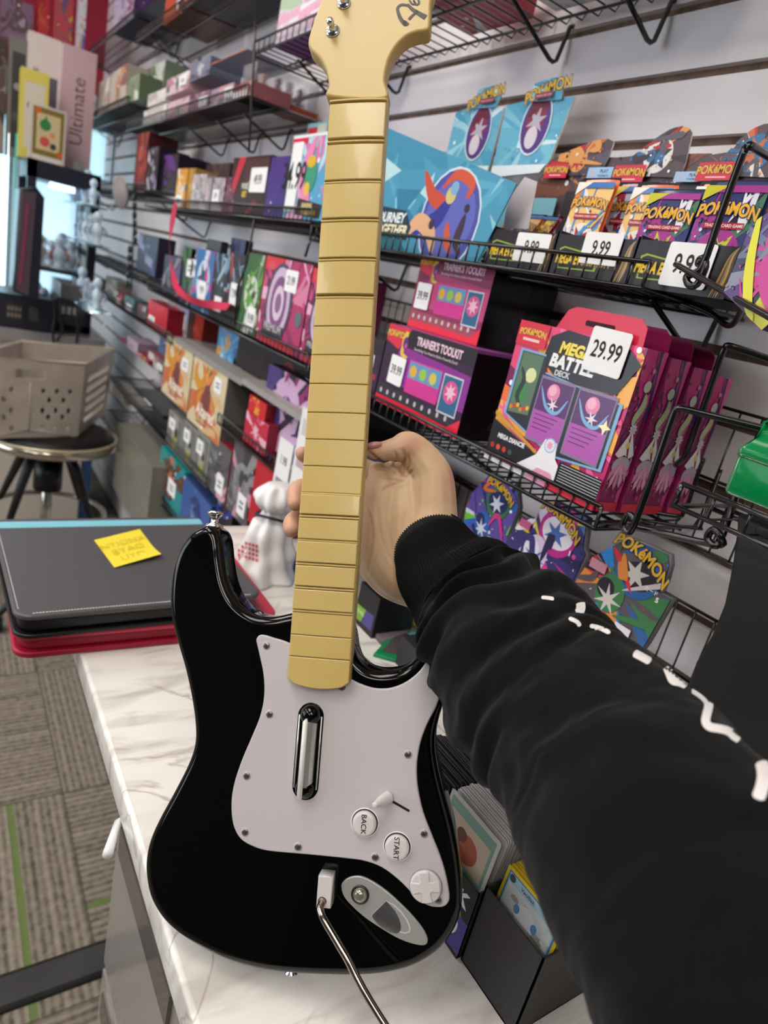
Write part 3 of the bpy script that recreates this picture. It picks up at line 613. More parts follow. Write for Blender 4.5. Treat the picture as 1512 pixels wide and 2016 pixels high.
# ================================================================== setting
MARBLE = m_marble(); CARPET = m_carpet()
mb = MB(); mb.box((-4, -3, -.05), (.84, 4.9, 0), CARPET); fl = struct('floor', mb)
fl.data.transform(Matrix.Translation(fl.location)); fl.location = (0, 0, 0)
XW = .80; SP = .0802; ZG = Z0 + .344
SLAT = m_noise('slatwall_laminate', '#e6dfe0', '#eae4e4', 3, .32); GROOVE = m_noise('slatwall_groove', '#5b463a', '#7a6252', 60, .8, .4, .001)
mb = MB(); mb.box((XW + .010, -1.5, 0), (XW + .03, 4.8, 3.0), GROOVE)
k = -9
for k in range(-16, 23):
    z0 = ZG - k * SP; z1 = z0 + SP - .0125
    if z0 < 0 or z1 > 3.0: continue
    mb.box((XW, -1.5, z0), (XW + .012, 4.8, z1), SLAT)
struct('wall_right', mb)
mb = MB(); mb.box((-4, 4.75, 0), (.9, 4.85, 1.85), mat('#b9b6b4', .6)); mb.box((-4, 4.75, 1.85), (.9, 4.85, 3.0), mat('#a3203a', .6)); struct('wall_back', mb)
mb = MB(); mb.box((-4, -3, 3.0), (.9, 4.9, 3.05), mat('#d8d6d2', .9)); struct('ceiling', mb)
WM = mat('#6a6a6e', .7); mb = MB(); mb.box((-4.05, -3, 0), (-4, 1.0, 3.0), WM); mb.box((-4.05, 1.0, 0), (-4, 4.9, .5), WM); mb.box((-4.05, 1.0, 2.75), (-4, 4.9, 3.0), WM); mb.box((-4.05, 4.65, .5), (-4, 4.9, 2.75), WM); struct('wall_left', mb)
wn_ = MB(); wn_.box((-4.04, 1.0, .5), (-4.02, 4.65, 2.75), mat('#dfeaf6', .4, emit=WINDOW_FILL)); struct('added_window_1', wn_)  # added glowing pane, out of view, to light the slat wall from the left
mb = MB(); mb.box((-4, -3.05, 0), (.9, -3, 3.0), mat('#505056', .7)); struct('wall_front', mb)
for i, (x, y) in enumerate([(-1.9, -1.2), (-.5, -1.2), (-1.9, .7), (-.5, .7), (-1.9, 2.6), (-.5, 2.6)]):
    mb = MB(); mb.box((x - .36, y - .64, 2.955), (x + .36, y - .60, 3.0), mat('#e8e8e8')); mb.box((x - .36, y + .60, 2.955), (x + .36, y + .64, 3.0), mat('#e8e8e8')); mb.box((x - .36, y - .6, 2.955), (x - .32, y + .6, 3.0), mat('#e8e8e8')); mb.box((x + .32, y - .6, 2.955), (x + .36, y + .6, 3.0), mat('#e8e8e8'))
    lab = ['rear left', 'rear right', 'middle left', 'middle right', 'far left', 'far right'][i]
    o = tag(mb.build('ceiling_light'), 'rectangular fluorescent ceiling panel, %s of the six overhead' % lab, 'ceiling light', 'fluorescent ceiling panels')
    mb = MB(); mb.box((x - .32, y - .6, 2.965), (x + .32, y + .6, 2.99), mat('#fff8f0', .5, emit=CEIL_LIGHT)); mb.build('diffuser', o)
# counter
XE = .161; ZC = Z0 - .545; YF = 1.25
mb = MB(); U = [(XE + .01, -.62), (XW - .001, -.62), (XW - .001, YF), (XE + .01, YF), (XE + .003, YF - .003), (XE, YF - .01), (XE, -.61), (XE + .003, -.617)]
mb.slab(U, lambda a, b, h: Vector((a, b, ZC + h)), rounded(.005, .036, 4, .003), MARBLE)
tag(mb.build('countertop'), 'white marble-look sales counter top with grey veins, under the guitar controller', 'countertop')
ct = bpy.data.objects['countertop']; sh = ct.location.copy(); ct.data.transform(Matrix.Translation(sh)); ct.location = (0, 0, 0)
GREY = mat('#8d8782', .35); 
mb = MB(); mb.box((XE + .022, -.58, .02), (XW - .002, .60, ZC - .037), mat('#857f78', .5)); mb.box((XE + .2, .60, .0), (XW - .002, YF - .03, ZC - .037), mat('#857f78', .5)); cb = tag(mb.build('counter_cabinet'), 'grey cabinet with glossy drawer fronts beneath the marble counter', 'cabinet')
for j, (y0, y1) in enumerate(((-.55, -.12), (-.10, .33), (.35, .585))):
    for i, (z0, z1) in enumerate(((.62, .862), (.33, .605), (.05, .315))):
        mb = MB(); mb.box((XE + .008, y0, z0), (XE + .022, y1, z1), mat('#948e88', .18, coat=.4)); dr = mb.build('drawer', cb)
        mb = MB(); mb.box((XE + .004, y0 + .02, z1 - .05), (XE + .0085, y1 - .02, z1 - .012), mat('#55504c', .2, coat=.4)); mb.build('handle', dr)
mb = MB(); P0 = onX(232, 1620, .165); P1 = onX(212, 1682, .140)
mb.tube([P0 + Vector((.02, 0, .01)), P0, P1], [.0035, .0042, .0052], mat('#dfe2e2', .4), 10); tag(mb.build('plastic_clip'), 'white plastic stick poking out of the cabinet side above the carpet', 'clip')
mb = MB(); A = onZ(0, 1912, .006); B = onZ(223, 1844, .006); C_ = onZ(0, 1992, .006)
y1_ = (A.y + B.y) / 2; y0_ = onZ(110, 1955, .006).y
mb.slab([(-2.4, y0_ - .0), (.355, y0_), (.355, y1_), (-2.4, y1_)], lambda a, b, h: Vector((a, b, h)), [(.012, .008), (.004, .006), (0, .0005)], m_noise('rubber', '#2a2a2b', '#353535', 9, .6)); tag(mb.build('floor_strip'), 'flat dark grey rubber cable cover strip lying across the carpet', 'floor strip')
# ------------------------------------------------------------------ binders at the far end of the counter
def rr_pts(x0, y0, x1, y1, r, n=6, sh=0):
    p = []
    for cx, cy, a0 in ((x1 - r, y1 - r, 0), (x0 + r, y1 - r, 90), (x0 + r, y0 + r, 180), (x1 - r, y0 + r, 270)):
        for k in range(n + 1): a = math.radians(a0 + 90 * k / n); p.append((cx + r * math.cos(a), cy + r * math.sin(a)))
    return p
def binder(name, lab, O, rz, w, d, layers, ridge_m=None):
    root = thing(name, lab, 'binder', O); c, s_ = math.cos(rz), math.sin(rz)
    def fn(a, b, h): return Vector(O) + Vector((a * c - b * s_, a * s_ + b * c, h))
    for nm, z0, z1, m, ins, R in layers:
        mb = MB(); mb.slab(rr_pts(ins, ins, w - ins, d - ins, .022), fn, [(z[0], z1 - z0 + z[1]) for z in rounded(R, z1 - z0, 4)], m)
        ob = mb.build(nm, root)
        for v in ob.data.vertices: v.co.z += z0
    return root, fn
LEA = m_noise('black_leatherette', '#4a494b', '#555456', 500, .42, .15, .0004); LEB = mat('#0c0c0d', .35); RED = m_noise('crimson_leatherette', '#bf2c49', '#cb3551', 500, .45, .1, .0003); RED2 = mat('#a01233', .4)  # black front cover lightened, its glare put into the base colour
binder('card_binder', 'crimson zipped card binder at the bottom of the pile, on the counter corner', (.081, .823, ZC + .0005), math.radians(-1), .365, .30,
       [('back_cover', 0, .009, RED2, 0, .003), ('pages', .009, .026, mat('#93102d', .5), .006, .004), ('front_cover', .026, .034, RED, 0, .003)])
bb, fn = binder('card_binder', 'black binder with stitched edge and light blue spine, on top of the crimson binder', (.080, .813, ZC + .0355), math.radians(1.5), .335, .315,
       [('back_cover', 0, .006, LEB, 0, .002), ('pages', .006, .026, mat('#08080a', .35), .006, .004), ('front_cover', .026, .034, LEA, 0, .003)])
mb = MB(); n = 12; vs = []
for xx in (.001, .06, .13, .2, .24, .29, .334):
    for i in range(n + 1): t = -.25 * math.pi + 1.25 * math.pi * i / n; vs.append(fn(xx, .290 + .027 * math.cos(t), .017 + .0195 * math.sin(t)))
mb.add(vs, [(i * (n + 1) + j, (i + 1) * (n + 1) + j, (i + 1) * (n + 1) + j + 1, i * (n + 1) + j + 1) for i in range(6) for j in range(n)], mat('#7fc6d6', .45), True)
mb.build('spine', bb)
mb = MB()
for i in range(80):
    t = .022 + i * .0037; mb.box((-.0013, -.0007, 0), (.0013, .0007, .0007), mat('#dcdcdc', .5), Matrix.Translation(fn(t, .006, .0342)))
mb.build('stitching', bb); mb = MB()
for i in range(66): t = .022 + i * .0037; mb.box((-.0005, -.0011, 0), (.0005, .0011, .0005), mat('#dcdcdc', .5), Matrix.Translation(fn(.006, t, .0342)))
mb.build('stitching', bb)
zt = ZC + .0705; Q = [onZ(*p, zt) for p in ((185, 1064), (275, 1042), (317, 1098), (225, 1118))]
mb = MB(); vs = []; nn_ = 8
for i in range(nn_ + 1):
    for j in range(nn_ + 1):
        u, v = i / nn_, j / nn_; p = Q[0].lerp(Q[1], u).lerp(Q[3].lerp(Q[2], u), v); p.z += .006 * max(0, v - .5) ** 2 * 4 * (u) + .0006; vs.append(p)
mb.add(vs, [(i * (nn_ + 1) + j, i * (nn_ + 1) + j + 1, (i + 1) * (nn_ + 1) + j + 1, (i + 1) * (nn_ + 1) + j) for i in range(nn_) for j in range(nn_)], mat('#f2dc3a', .6), True)
nt_ = tag(mb.build('sticky_note'), 'yellow sticky note with faint pencil writing on the black binder', 'sticky note')
mb = MB(); PEN = mat('#d8c436', .8)
Uq = (Q[1] - Q[0]).normalized(); Vq = (Q[0] - Q[3]).normalized(); cc = (Q[0] + Q[2]) / 2 + Vector((0, 0, .0022))
text(mb, 'NTIONX', cc + Vq * .022, Uq, Vq, .022, PEN, 0); text(mb, 'BYAG', cc - Vq * .003, Uq, Vq, .024, PEN, 0); text(mb, 'UYO', cc - Vq * .028, Uq, Vq, .022, PEN, 0); mb.build('handwriting', nt_)
# ================================================================== wire shelves on the slat wall
XS = .60
def wire_shelf(label, Y0, Y1, zr, X0=XS, X1=XW - .002, lip=.026, pitch=.021, m=None, brackets=(), name='wire_shelf', group=None):
    m = m or BLACKWIRE; z = Z0 + zr; mb = MB(); n = max(2, int((Y1 - Y0) / pitch))
    for i in range(n + 1):
        y = Y0 + (Y1 - Y0) * i / n
        mb.tube([(X0 + .001, y, z + lip), (X0 + .001, y, z + .003), (X0 + .004, y, z), (X1 - .006, y, z), (X1 - .001, y, z + .010)], .0013, m, 5)
    for x, zz, r in ((X0, z + lip, .0026), (X0, z, .0026), (X0 + .07, z - .0035, .0024), (X1 - .03, z - .0035, .0024)):
        mb.tube([(x, Y0, zz), (x, Y1, zz)], r, m, 6)
    for y in (Y0, Y1): mb.tube([(X0, y, z + lip), (X0, y, z), (X1, y, z)], .0026, m, 6)
    o = tag(mb.build(name), label, 'wire shelf', group)
    for y in brackets or (Y0 + .12, Y1 - .12):
        b = MB(); b.tube([(X1 + .004, y, z + .0), (X1 - .004, y, z - .004), (X1 - .014, y, z - .052), (X1 - .02, y, z - .056), (X1 - .028, y, z - .055), (X0 + .06, y, z - .004)], .0033, m, 8); b.build('bracket', o)
    return o
wire_shelf('highest black wire shelf in view near the guitar headstock, nothing but flat boxes on it', -.25, 1.72, .430, pitch=.031, brackets=(.30, .72, .90, 1.35, 1.6))
wire_shelf('high black wire shelf under the orange and navy boxes at the top left', 1.75, 2.95, .635)
wire_shelf('black wire shelf carrying the white, purple and orange boxes left of the headstock', 1.72, 3.0, .345, brackets=(1.9, 2.12, 2.4))
wire_shelf('topmost far black wire shelf holding the navy boxes', 3.02, 4.2, .725)
wire_shelf('far black wire shelf with clear figure boxes beside the pink box', 3.02, 4.2, .440)
wire_shelf('black wire shelf holding the booster pack displays priced 9.99', .47, 1.26, .056, brackets=(.50, .88, 1.2))
wire_shelf('black wire shelf with grey blister packs and the blue carton, left of the neck', 1.27, 2.6, .085)
wire_shelf('far black wire shelf of dark red and purple boxes', 2.62, 4.2, .13)
wire_shelf('black wire shelf under the stacked toolkit boxes and magenta deck boxes', .43, 1.17, -.196, brackets=(.75, 1.1))
wire_shelf('black wire shelf of hanging card sleeve packs and pink ring boxes', 1.18, 2.45, -.178)
wire_shelf('far black wire shelf of red, white and grey packs', 2.47, 4.2, -.17)
wire_shelf('far black wire shelf with the dark red and teal tagged packs', 2.1, 4.2, -.30)
wire_shelf('low black wire shelf with the red packs and white price cards', .95, 1.62, -.415)
wire_shelf('lower black wire shelf beneath the tan boxes, with red edging', 1.63, 3.0, -.60)
wire_shelf('bottom black wire shelf with the teal and black boxes', 1.2, 3.2, -.80)
wire_shelf('black wire shelf behind the hand holding the blue card packs', .50, .96, -.445)
# uprights in front of the left shelves
for i, (pts, lab) in enumerate(((((505, 0), (500, 110), (490, 300)), 'thin black wire upright rising through the top shelves left of the headstock'), (((501, 432), (486, 520), (468, 565), (462, 640)), 'thin black wire upright hanging below the blue carton'), (((610, 475), (601, 505)), 'short black wire hook above the pink ring boxes'))):
    mb = MB(); mb.tube([onX(x, y, .597) for x, y in pts], .0026, BLACKWIRE, 6); tag(mb.build('shelf_upright'), lab, 'shelf upright')
# ================================================================== printed goods
LOGO = 'POK\u00e9MON'
def logo(P, a, b, s, c='#f3c623', o='#22396f', rot=0): P.text(LOGO, a, b, s, c, .03, sx=.86, outline=o, rot=rot, ow=.05, curve=-.03)
def art(P, seed, pal, cx=.5, cy=.5, n=9, blob=True, sw=4):
    R = random.Random(seed); w, h = P.w, P.h; cx *= w; cy *= h; L = math.hypot(w, h)
    for i in range(n):
        t = R.uniform(0, 6.28); dt = R.uniform(.08, .3); r0 = R.uniform(0, .15) * L; c = R.choice(pal)
        P.poly([(cx + r0 * math.cos(t), cy + r0 * math.sin(t)), (cx + L * math.cos(t - dt), cy + L * math.sin(t - dt)), (cx + L * math.cos(t + dt), cy + L * math.sin(t + dt))], c)
    if blob:
        s = min(w, h)
        P.disc(cx, cy, s * .36, R.choice(pal)); P.star(cx, cy, s * .16, s * .34, R.randint(5, 9), R.choice(pal), R.random())
        for i in range(5): P.disc(cx + R.uniform(-.22, .22) * s, cy + R.uniform(-.25, .25) * s, s * R.uniform(.04, .12), R.choice(pal), R.uniform(.5, 1.5), 12)
    for i in range(sw):
        x0, y0 = R.random(), R.random(); P.swoosh([(x0, y0), (x0 + R.uniform(-.3, .3), y0 + R.uniform(-.2, .3)), (x0 + R.uniform(-.4, .4), y0 + R.uniform(-.4, .4)), (x0 + R.uniform(-.5, .5), y0 + R.uniform(-.4, .4))], R.uniform(.02, .05), R.choice(pal))
    for i in range(3 * n):
        x, y = R.random() * w, R.random() * h; q = L * R.uniform(.01, .045); t = R.uniform(0, 6.28); P.poly([(x, y), (x + q * math.cos(t), y + q * math.sin(t)), (x + q * .5 * math.cos(t + .9), y + q * .5 * math.sin(t + .9))], R.choice(pal))
    for i in range(n): P.disc(R.random() * w, R.random() * h, L * R.uniform(.006, .02), R.choice(pal + ['#ffffff']), 1, 8)
UY = Vector((0, -1, 0)); UZ = Vector((0, 0, 1)); UXv = Vector((1, 0, 0))
def ptag(parent, O, U, V, w, h, txt, size=None, m='#f1f1f0'):
    N_ = U.normalized().cross(V.normalized()); mb = MB(); mb.slab(rr_pts(0, 0, w, h, min(w, h) * .07, 3), lambda a, b, c: O + U * a + V * b + N_ * (c + .0016), [(0, 0), (0, -.0007)], mat(m, .45))
    o = mb.build('price_tag', parent); mb = MB()
    if not txt:
        for q in (.38, .62): mb.poly([O + U * (w * a) + V * (h * b) + N_ * .0019 for a, b in ((.25, q - .06), (.75, q - .06), (.75, q + .06), (.25, q + .06))], mat('#77777a', .6))
        mb.build('price_print', o); return o
    text(mb, txt, O + U * (w / 2) + V * (h / 2) + N_ * .0019, U, V, size or h * .55, mat('#1b1b1b', .6), .012, 0, .72); mb.build('price_digits', o); return o
def box(name, lab, cat, X, zr, pl, pr, pt, dep, side, draw=None, group=None, tagt=None, sidedraw=None, zabs=False, Y=None, rough=.4, top=None):
    z = Z0 + zr; yl, yr = Y if Y else (solY(pl, X, z), solY(pr, X, z)); zt = (pt if zabs else solZ(pt, X, (yl + yr) / 2)); w = yl - yr; h = zt - z
    mb = MB(); mb.box((X, yr, z), (X + dep, yl, zt), mat(side, rough)); o = tag(mb.build(name), lab, cat, group)
    if draw: P = Panel(Vector((X, yl, z)), UY, UZ, w, h); P.gl = rough; draw(P); P.build('front_artwork', o)
    if sidedraw: P = Panel(Vector((X, yr, z)), UXv, UZ, dep, h); P.gl = rough; sidedraw(P); P.build('side_artwork', o)
    if top: P = Panel(Vector((X, yl, zt)), UY, UXv, w, dep); top(P); P.build('top_artwork', o)
    if tagt: u, v, tw, th, t = tagt; ptag(o, Vector((X, yl, z)) + UY * (u * w) + UZ * (v * h), UY, UZ, tw * w, th * h, t)
    return o, yl, yr, zt
def gen(seed, pal, band=None, title=None, tc='#ffffff'):
    def d(P):
        P.rect(0, 0, P.w, P.h, pal[0]); art(P, seed, pal, .5, .52, 7, True, 2)
        if band: P.rect(0, 0, P.w, P.h * .12, band); P.rect(0, P.h * .86, P.w, P.h * .14, band)
        if title: P.text(title, P.w * .5, P.h * .86, min(P.h * .16, P.w / len(title) * 1.3), tc, .03, outline='#222222')
    return d
# ---- teal display carton
TEAL = ['#3f93b4', '#57a8c4', '#8cc6d6', '#2f7fa3', '#b9dde4', '#4b9dbb']
def d_teal(P):
    P.rect(0, 0, P.w, P.h, '#4797b6'); R = random.Random(3)
    for i in range(26):
        a, b = R.random() * P.w, R.random() * P.h; s = R.uniform(.02, .06); P.poly([(a, b), (a + s, b + R.uniform(-s, s)), (a + R.uniform(-s, s), b + s)], R.choice(TEAL))
    e = P.w * .66; P.disc(e, P.h * .42, P.h * .60, '#cfe0ea'); P.disc(e, P.h * .42, P.h * .57, '#4a4fa0'); P.disc(e, P.h * .44, P.h * .50, '#5f68b8', .9)
    P.swoosh([(.44, .98), (.52, .7), (.60, .6), (.62, .5)], .03, '#c8503a'); P.swoosh([(.40, .2), (.5, .33), (.58, .42), (.62, .55), (.66, .7)], .035, '#2b3a93'); P.swoosh([(.38, .16), (.46, .38), (.56, .26), (.6, .02)], .035, '#e0ae85')
    P.swoosh([(.58, .78), (.66, .93), (.76, .82), (.74, .66)], .02, '#d0583c'); P.disc(P.w * .645, P.h * .70, P.h * .1, '#cfc37a'); P.disc(P.w * .66, P.h * .78, P.h * .08, '#7fb0d0'); P.disc(P.w * .76, P.h * .56, P.h * .05, '#3a2b3c'); P.swoosh([(.76, .5), (.75, .36), (.74, .18), (.78, .05)], .02, '#3d3140'); P.swoosh([(.66, .4), (.68, .2), (.72, .05)], .02, '#cc5a3b'); P.disc(P.w * .56, P.h * .36, P.h * .06, '#3a3142')
    P.poly([(0, P.h * .34), (P.w * .30, P.h * .30), (P.w * .41, 0), (0, 0)], '#256f80'); P.poly([(0, P.h * .58), (P.w * .36, P.h * .50), (P.w * .42, P.h * .30), (P.w * .40, P.h * .14), (0, P.h * .16)], '#173a46')
    P.text('JOURNEY', P.w * .245, P.h * .40, P.h * .17, '#e8f4f4', .04, .2, outline='#14303c'); P.text('TOGETHER', P.w * .255, P.h * .25, P.h * .17, '#f0e9c0', .04, .2, outline='#14303c')
zs = Z0 + .060; X = .615; yl = 1.10; yr = solY(950, X, zs); h = solZ(361, X, yr) - zs + .0
o = thing('display_carton', 'large teal display carton with a blue oval and figures, right of the guitar neck', 'display carton', (X, yr, zs))
mb = MB(); ztl = solZ(245, X, yl); prof = [(yl, zs), (yr + .012, zs), (yr - .028, zs + h), (yl, ztl)]
mb.slab([(-y, z) for y, z in prof], lambda a, b, c: Vector((X - c, -a, b)), [(0, 0), (0, -.0015)], mat('#3f8fae', .35)); mb.build('front_wall', o)
mb = MB(); mb.box((X + .002, yr + .012, zs), (X + .115, yl, zs + .0015), mat('#cfc9c9')); mb.box((X + .002, yl - .0015, zs), (X + .115, yl, zs + .13), mat('#3f8fae')); mb.box((X + .1135, yr + .012, zs), (X + .115, yl, zs + .11), mat('#7fbccb')); mb.build('tray', o)
mb = MB(); f = [onX(x, y, X + .03) for x, y in ((1000, 395), (1033, 348), (1058, 358), (1040, 450), (990, 450))]; mb.poly(f, mat('#c9bfc4', .6)); mb.poly([v + Vector((.0008, 0, 0)) for v in f[::-1]], mat('#c9bfc4', .6)); mb.build('paper_flap', o)
P = Panel(Vector((X, yl, zs)), UY, UZ, yl - yr + .03, .2); P.clipper = [(0, 0), (yl - yr - .012, 0), (yl - yr + .028, h), (0, ztl - zs)]; 
P.h = h + .02; d_teal(P); P.build('front_artwork', o)
# ---- tall teal lids standing behind
def poly_card(name, lab, cat, px, X, th, base, edge='#e9e6e6', parent=None, group=None, tilt=0.0):
    W3 = [onX(x, y, X) for x, y in px]; yl = max(v.y for v in W3); zb = min(v.z for v in W3)
    loc = [(yl - v.y, v.z - zb) for v in W3]; ar = sum(loc[i - 1][0] * loc[i][1] - loc[i][0] * loc[i - 1][1] for i in range(len(loc)))
    if ar < 0: loc = loc[::-1]
    mb = MB(); mb.slab(loc, lambda a, b, c: Vector((X - c, yl - a, zb + b)), [(0, 0), (0, -th)], mat(edge, .5), capm=mat(base, .3))
    o = mb.build(name, parent)
    if parent is None: tag(o, lab, cat, group)
    P = Panel(Vector((X, yl, zb)), UY, UZ, max(a for a, b in loc), max(b for a, b in loc)); return o, P, loc
def tolocal(P, X, px): 
    out = []
    for x, y in px: v = onX(x, y, X); out.append(((v - P.O).dot(P.U), (v - P.O).dot(P.V)))
    ar = sum(out[i - 1][0] * out[i][1] - out[i][0] * out[i - 1][1] for i in range(len(out)))
    pts = sorted(set(out)); H = []          # convex hull
    for seq in (pts, pts[::-1]):
        h = []
        for q in seq:
            while len(h) > 1 and (h[-1][0] - h[-2][0]) * (q[1] - h[-2][1]) - (h[-1][1] - h[-2][1]) * (q[0] - h[-2][0]) <= 0: h.pop()
            h.append(q)
        H += h[:-1]
    return H
for i, (lab, body_, hdr, ov) in enumerate((
    ('left of the two tall teal box lids with a purple oval, behind the blue carton', [(872, 330), (898, 222), (925, 211), (968, 209), (992, 212), (985, 240), (960, 340), (940, 350)], [(925, 214), (938, 190), (943, 176), (958, 172), (972, 168), (989, 172), (985, 190), (975, 210)], (942, 262)),
    ('right of the two tall teal box lids with a purple oval, nearer and larger', [(965, 350), (997, 208), (1020, 206), (1049, 195), (1100, 193), (1131, 190), (1082, 316), (1062, 340)], [(1040, 200), (1052, 175), (1052, 165), (1070, 158), (1090, 153), (1110, 150), (1118, 160), (1108, 172), (1105, 195)], (1055, 245)))):
    X = .745 - .006 * i; o, P, loc = poly_card('box_lid', lab, 'box lid', body_, X, .004, '#5fb0cc')
    P.clipper = tolocal(P, X, body_); P.rect(0, 0, P.w, P.h, '#66b3cc'); art(P, 20 + i, ['#9fd4e2', '#4aa3c2', '#dbeef2', '#79c2d6', '#5aa9c9'], .5, .6, 12, False, 3)
    c = onX(ov[0], ov[1], X); ca_, cb_ = (c - P.O).dot(P.U), (c - P.O).dot(P.V); P.disc(ca_, cb_, .032, '#c9e2ec', 1.35); P.disc(ca_, cb_, .029, '#54327c', 1.38); P.disc(ca_ - .002, cb_ + .008, .02, '#8a2a45', 1.0); P.star(ca_, cb_ + .004, .008, .022, 6, '#b9b4c4', .3); P.swoosh([((ca_ - .02) / P.w, (cb_ + .01) / P.h), (ca_ / P.w, (cb_ + .03) / P.h), ((ca_ + .02) / P.w, (cb_ + .02) / P.h)], .06, '#6b1f33'); P.disc(ca_ - .003, cb_ - .018, .013, '#d9cfd6', 1.2)
    P.rect(0, 0, P.w, P.h * .16, '#e9f3f6'); P.build('front_artwork', o)
    o2, P2, _ = poly_card('lid_header', '', '', hdr, X - .005, .003, '#55a9c5', parent=o); P2.clipper = tolocal(P2, X - .005, hdr); art(P2, 31 + i, ['#8ecbdb', '#3d97b8', '#cfe9f0'], .5, .5, 6, False, 2); P2.clipper = None
    logo(P2, P2.w * .5, P2.h * .55, P2.w * .30, '#e7b93a', '#2a2f50', rot=.22 - .04 * i); P2.build('header_artwork', o2)
    P3 = Panel(onX(*((943, 206), (1052, 196))[i], X - .009), (UY + UZ * .02).normalized(), UZ, .036, .009); P3.rect(0, 0, .036, .0075, '#8c2c4a'); P3.text('TRADING CARD GAME', .018, .0037, .0038, '#f0d8d8', .0, sx=.8); P3.build('header_label', o)
# ---- 9.99 booster displays
ORN = ['#c96a3b', '#e4e0dc', '#2f6f9f', '#b82c2c', '#3b2f35', '#dd9a55', '#5a5560']
def header(o, X, arch, bodyp, label, play, seed):
    for pts, s in ((bodyp, 0), (arch, 1)):
        o2, P, _ = poly_card('header_card', '', '', pts, X - .004 * s, .002, '#54454b', parent=o); P.clipper = tolocal(P, X - .004 * s, pts); P.gl = .3
        art(P, seed + s, ORN if s else ['#54454b', '#7b4b3a', '#96603f', '#3a3036', '#c0855c'], .5, .45, 12, bool(s), 5); P.build('header_artwork', o2)
    a = onX(*label[0], X - .008); b = onX(*label[1], X - .008); w = a.y - b.y; hh = abs(a.z - b.z)
    P = Panel(Vector((a.x, a.y, min(a.z, b.z))), UY, UZ, w, hh); P.rect(0, 0, w, hh, '#d42a45'); logo(P, w * .5, hh * .62, w * .25, '#e3b93d', '#7d1a2c'); P.rect(w * .25, hh * .16, w * .5, hh * .08, '#f0c0c8'); P.build('header_label', o)
    if play:
        a = onX(*play[0], X - .008); b = onX(*play[1], X - .008); w = a.y - b.y; hh = abs(a.z - b.z)
        P = Panel(Vector((a.x, a.y, min(a.z, b.z))), UY, UZ, w, hh); P.rect(0, 0, w, hh, '#9fc3e6'); P.disc(w * .2, hh * .5, hh * .35, '#b9bccb'); P.text('PLAY', w * .66, hh * .65, hh * .42, '#28314d', .03); P.text('POK\u00c9MON', w * .66, hh * .25, hh * .26, '#28314d', .02); P.build('play_label', o)
disp = []
def display(lab, pl, pr, ztop, price, seed):
    X = .618; z = Z0 + .0585; yl, yr = solY(pl, X, z), solY(pr, X, z); w = yl - yr; hh = ztop - .0585
    o = thing('booster_display', lab, 'booster display', (X, yr, z))
    mb = MB(); t = .0012; D = .115
    mb.box((X, yr, z), (X + t, yl, z + hh), mat('#161317', .4)); mb.box((X, yr, z), (X + D, yl, z + t), mat('#161317')); mb.box((X, yl - t, z), (X + D, yl, z + hh + .004), mat('#191419', .4)); mb.box((X, yr, z), (X + D, yr + t, z + hh + .004), mat('#191419', .4)); mb.box((X + D - t, yr, z), (X + D, yl, z + hh + .075), mat('#2a2226')); mb.build('tray', o)
    P = Panel(Vector((X, yl, z)), UY, UZ, w, hh); P.rect(0, 0, w, hh, '#171418')
    P.poly([(w * .06, hh * .66), (w * .12, hh * .72), (w * .5, hh * .6), (w * .62, hh * .64), (w * .6, hh * .2), (w * .08, hh * .18)], '#8fae35'); P.poly([(w * .08, hh * .63), (w * .13, hh * .68), (w * .5, hh * .56), (w * .6, hh * .6), (w * .57, hh * .23), (w * .10, hh * .21)], '#141216')
    P.text('MEGA EVOLUTION', w * .40, hh * .42, hh * .34, '#ecc62e', .045, .15, .62, outline='#1a1418')
    for q in range(5): P.swoosh([(.86 + .02 * q, 0), (.90 + .018 * q, .4), (.93 + .01 * q, .8), (.99, 1)], .012, ['#b98d3a', '#6c5a48', '#8c8680', '#d0a24a', '#5a4c44'][q])
    P.build('front_artwork', o); tg = price; ptag(o, onX(*tg[0], X - .001), UY, UZ, tg[1], tg[2], '9.99', tg[2] * .62); disp.append((o, yl, yr)); return o
o = display('leftmost black booster display with a 9.99 tag, next to the teal carton', 952, 1076, .105, ((1009, 512), .058 * .618 / .6, .034), 1)
header(o, .736, [(1083, 318), (1100, 306), (1128, 302), (1150, 285), (1175, 276), (1197, 273), (1209, 279), (1200, 305), (1180, 345), (1100, 345)], [(1040, 430), (1048, 395), (1060, 355), (1083, 315), (1110, 308), (1222, 310), (1215, 350), (1210, 430)], ((1076, 324), (1113, 350)), ((1160, 330), (1202, 352)), 50)
o = display('middle black booster display with a 9.99 tag below orange packs', 1080, 1229, .105, ((1140, 517), .054, .034), 2)
header(o, .733, [(1235, 345), (1240, 312), (1270, 304), (1285, 282), (1300, 266), (1320, 254), (1343, 248), (1358, 252), (1363, 262), (1350, 320), (1340, 350)], [(1222, 430), (1219, 310), (1270, 304), (1402, 302), (1402, 360), (1390, 430)], ((1213, 326), (1263, 360)), ((1331, 338), (1380, 358)), 60)
o = display('rightmost black booster display with a large 9.99 tag, by the wire loop', 1233, 1424, .106, ((1296, 560), .053, .042), 3)
header(o, .730, [(1415, 345), (1420, 312), (1440, 297), (1465, 266), (1485, 252), (1502, 245), (1530, 240), (1545, 260), (1535, 350)], [(1385, 430), (1392, 306), (1438, 299), (1560, 292), (1560, 430)], ((1379, 320), (1446, 356)), None, 70)
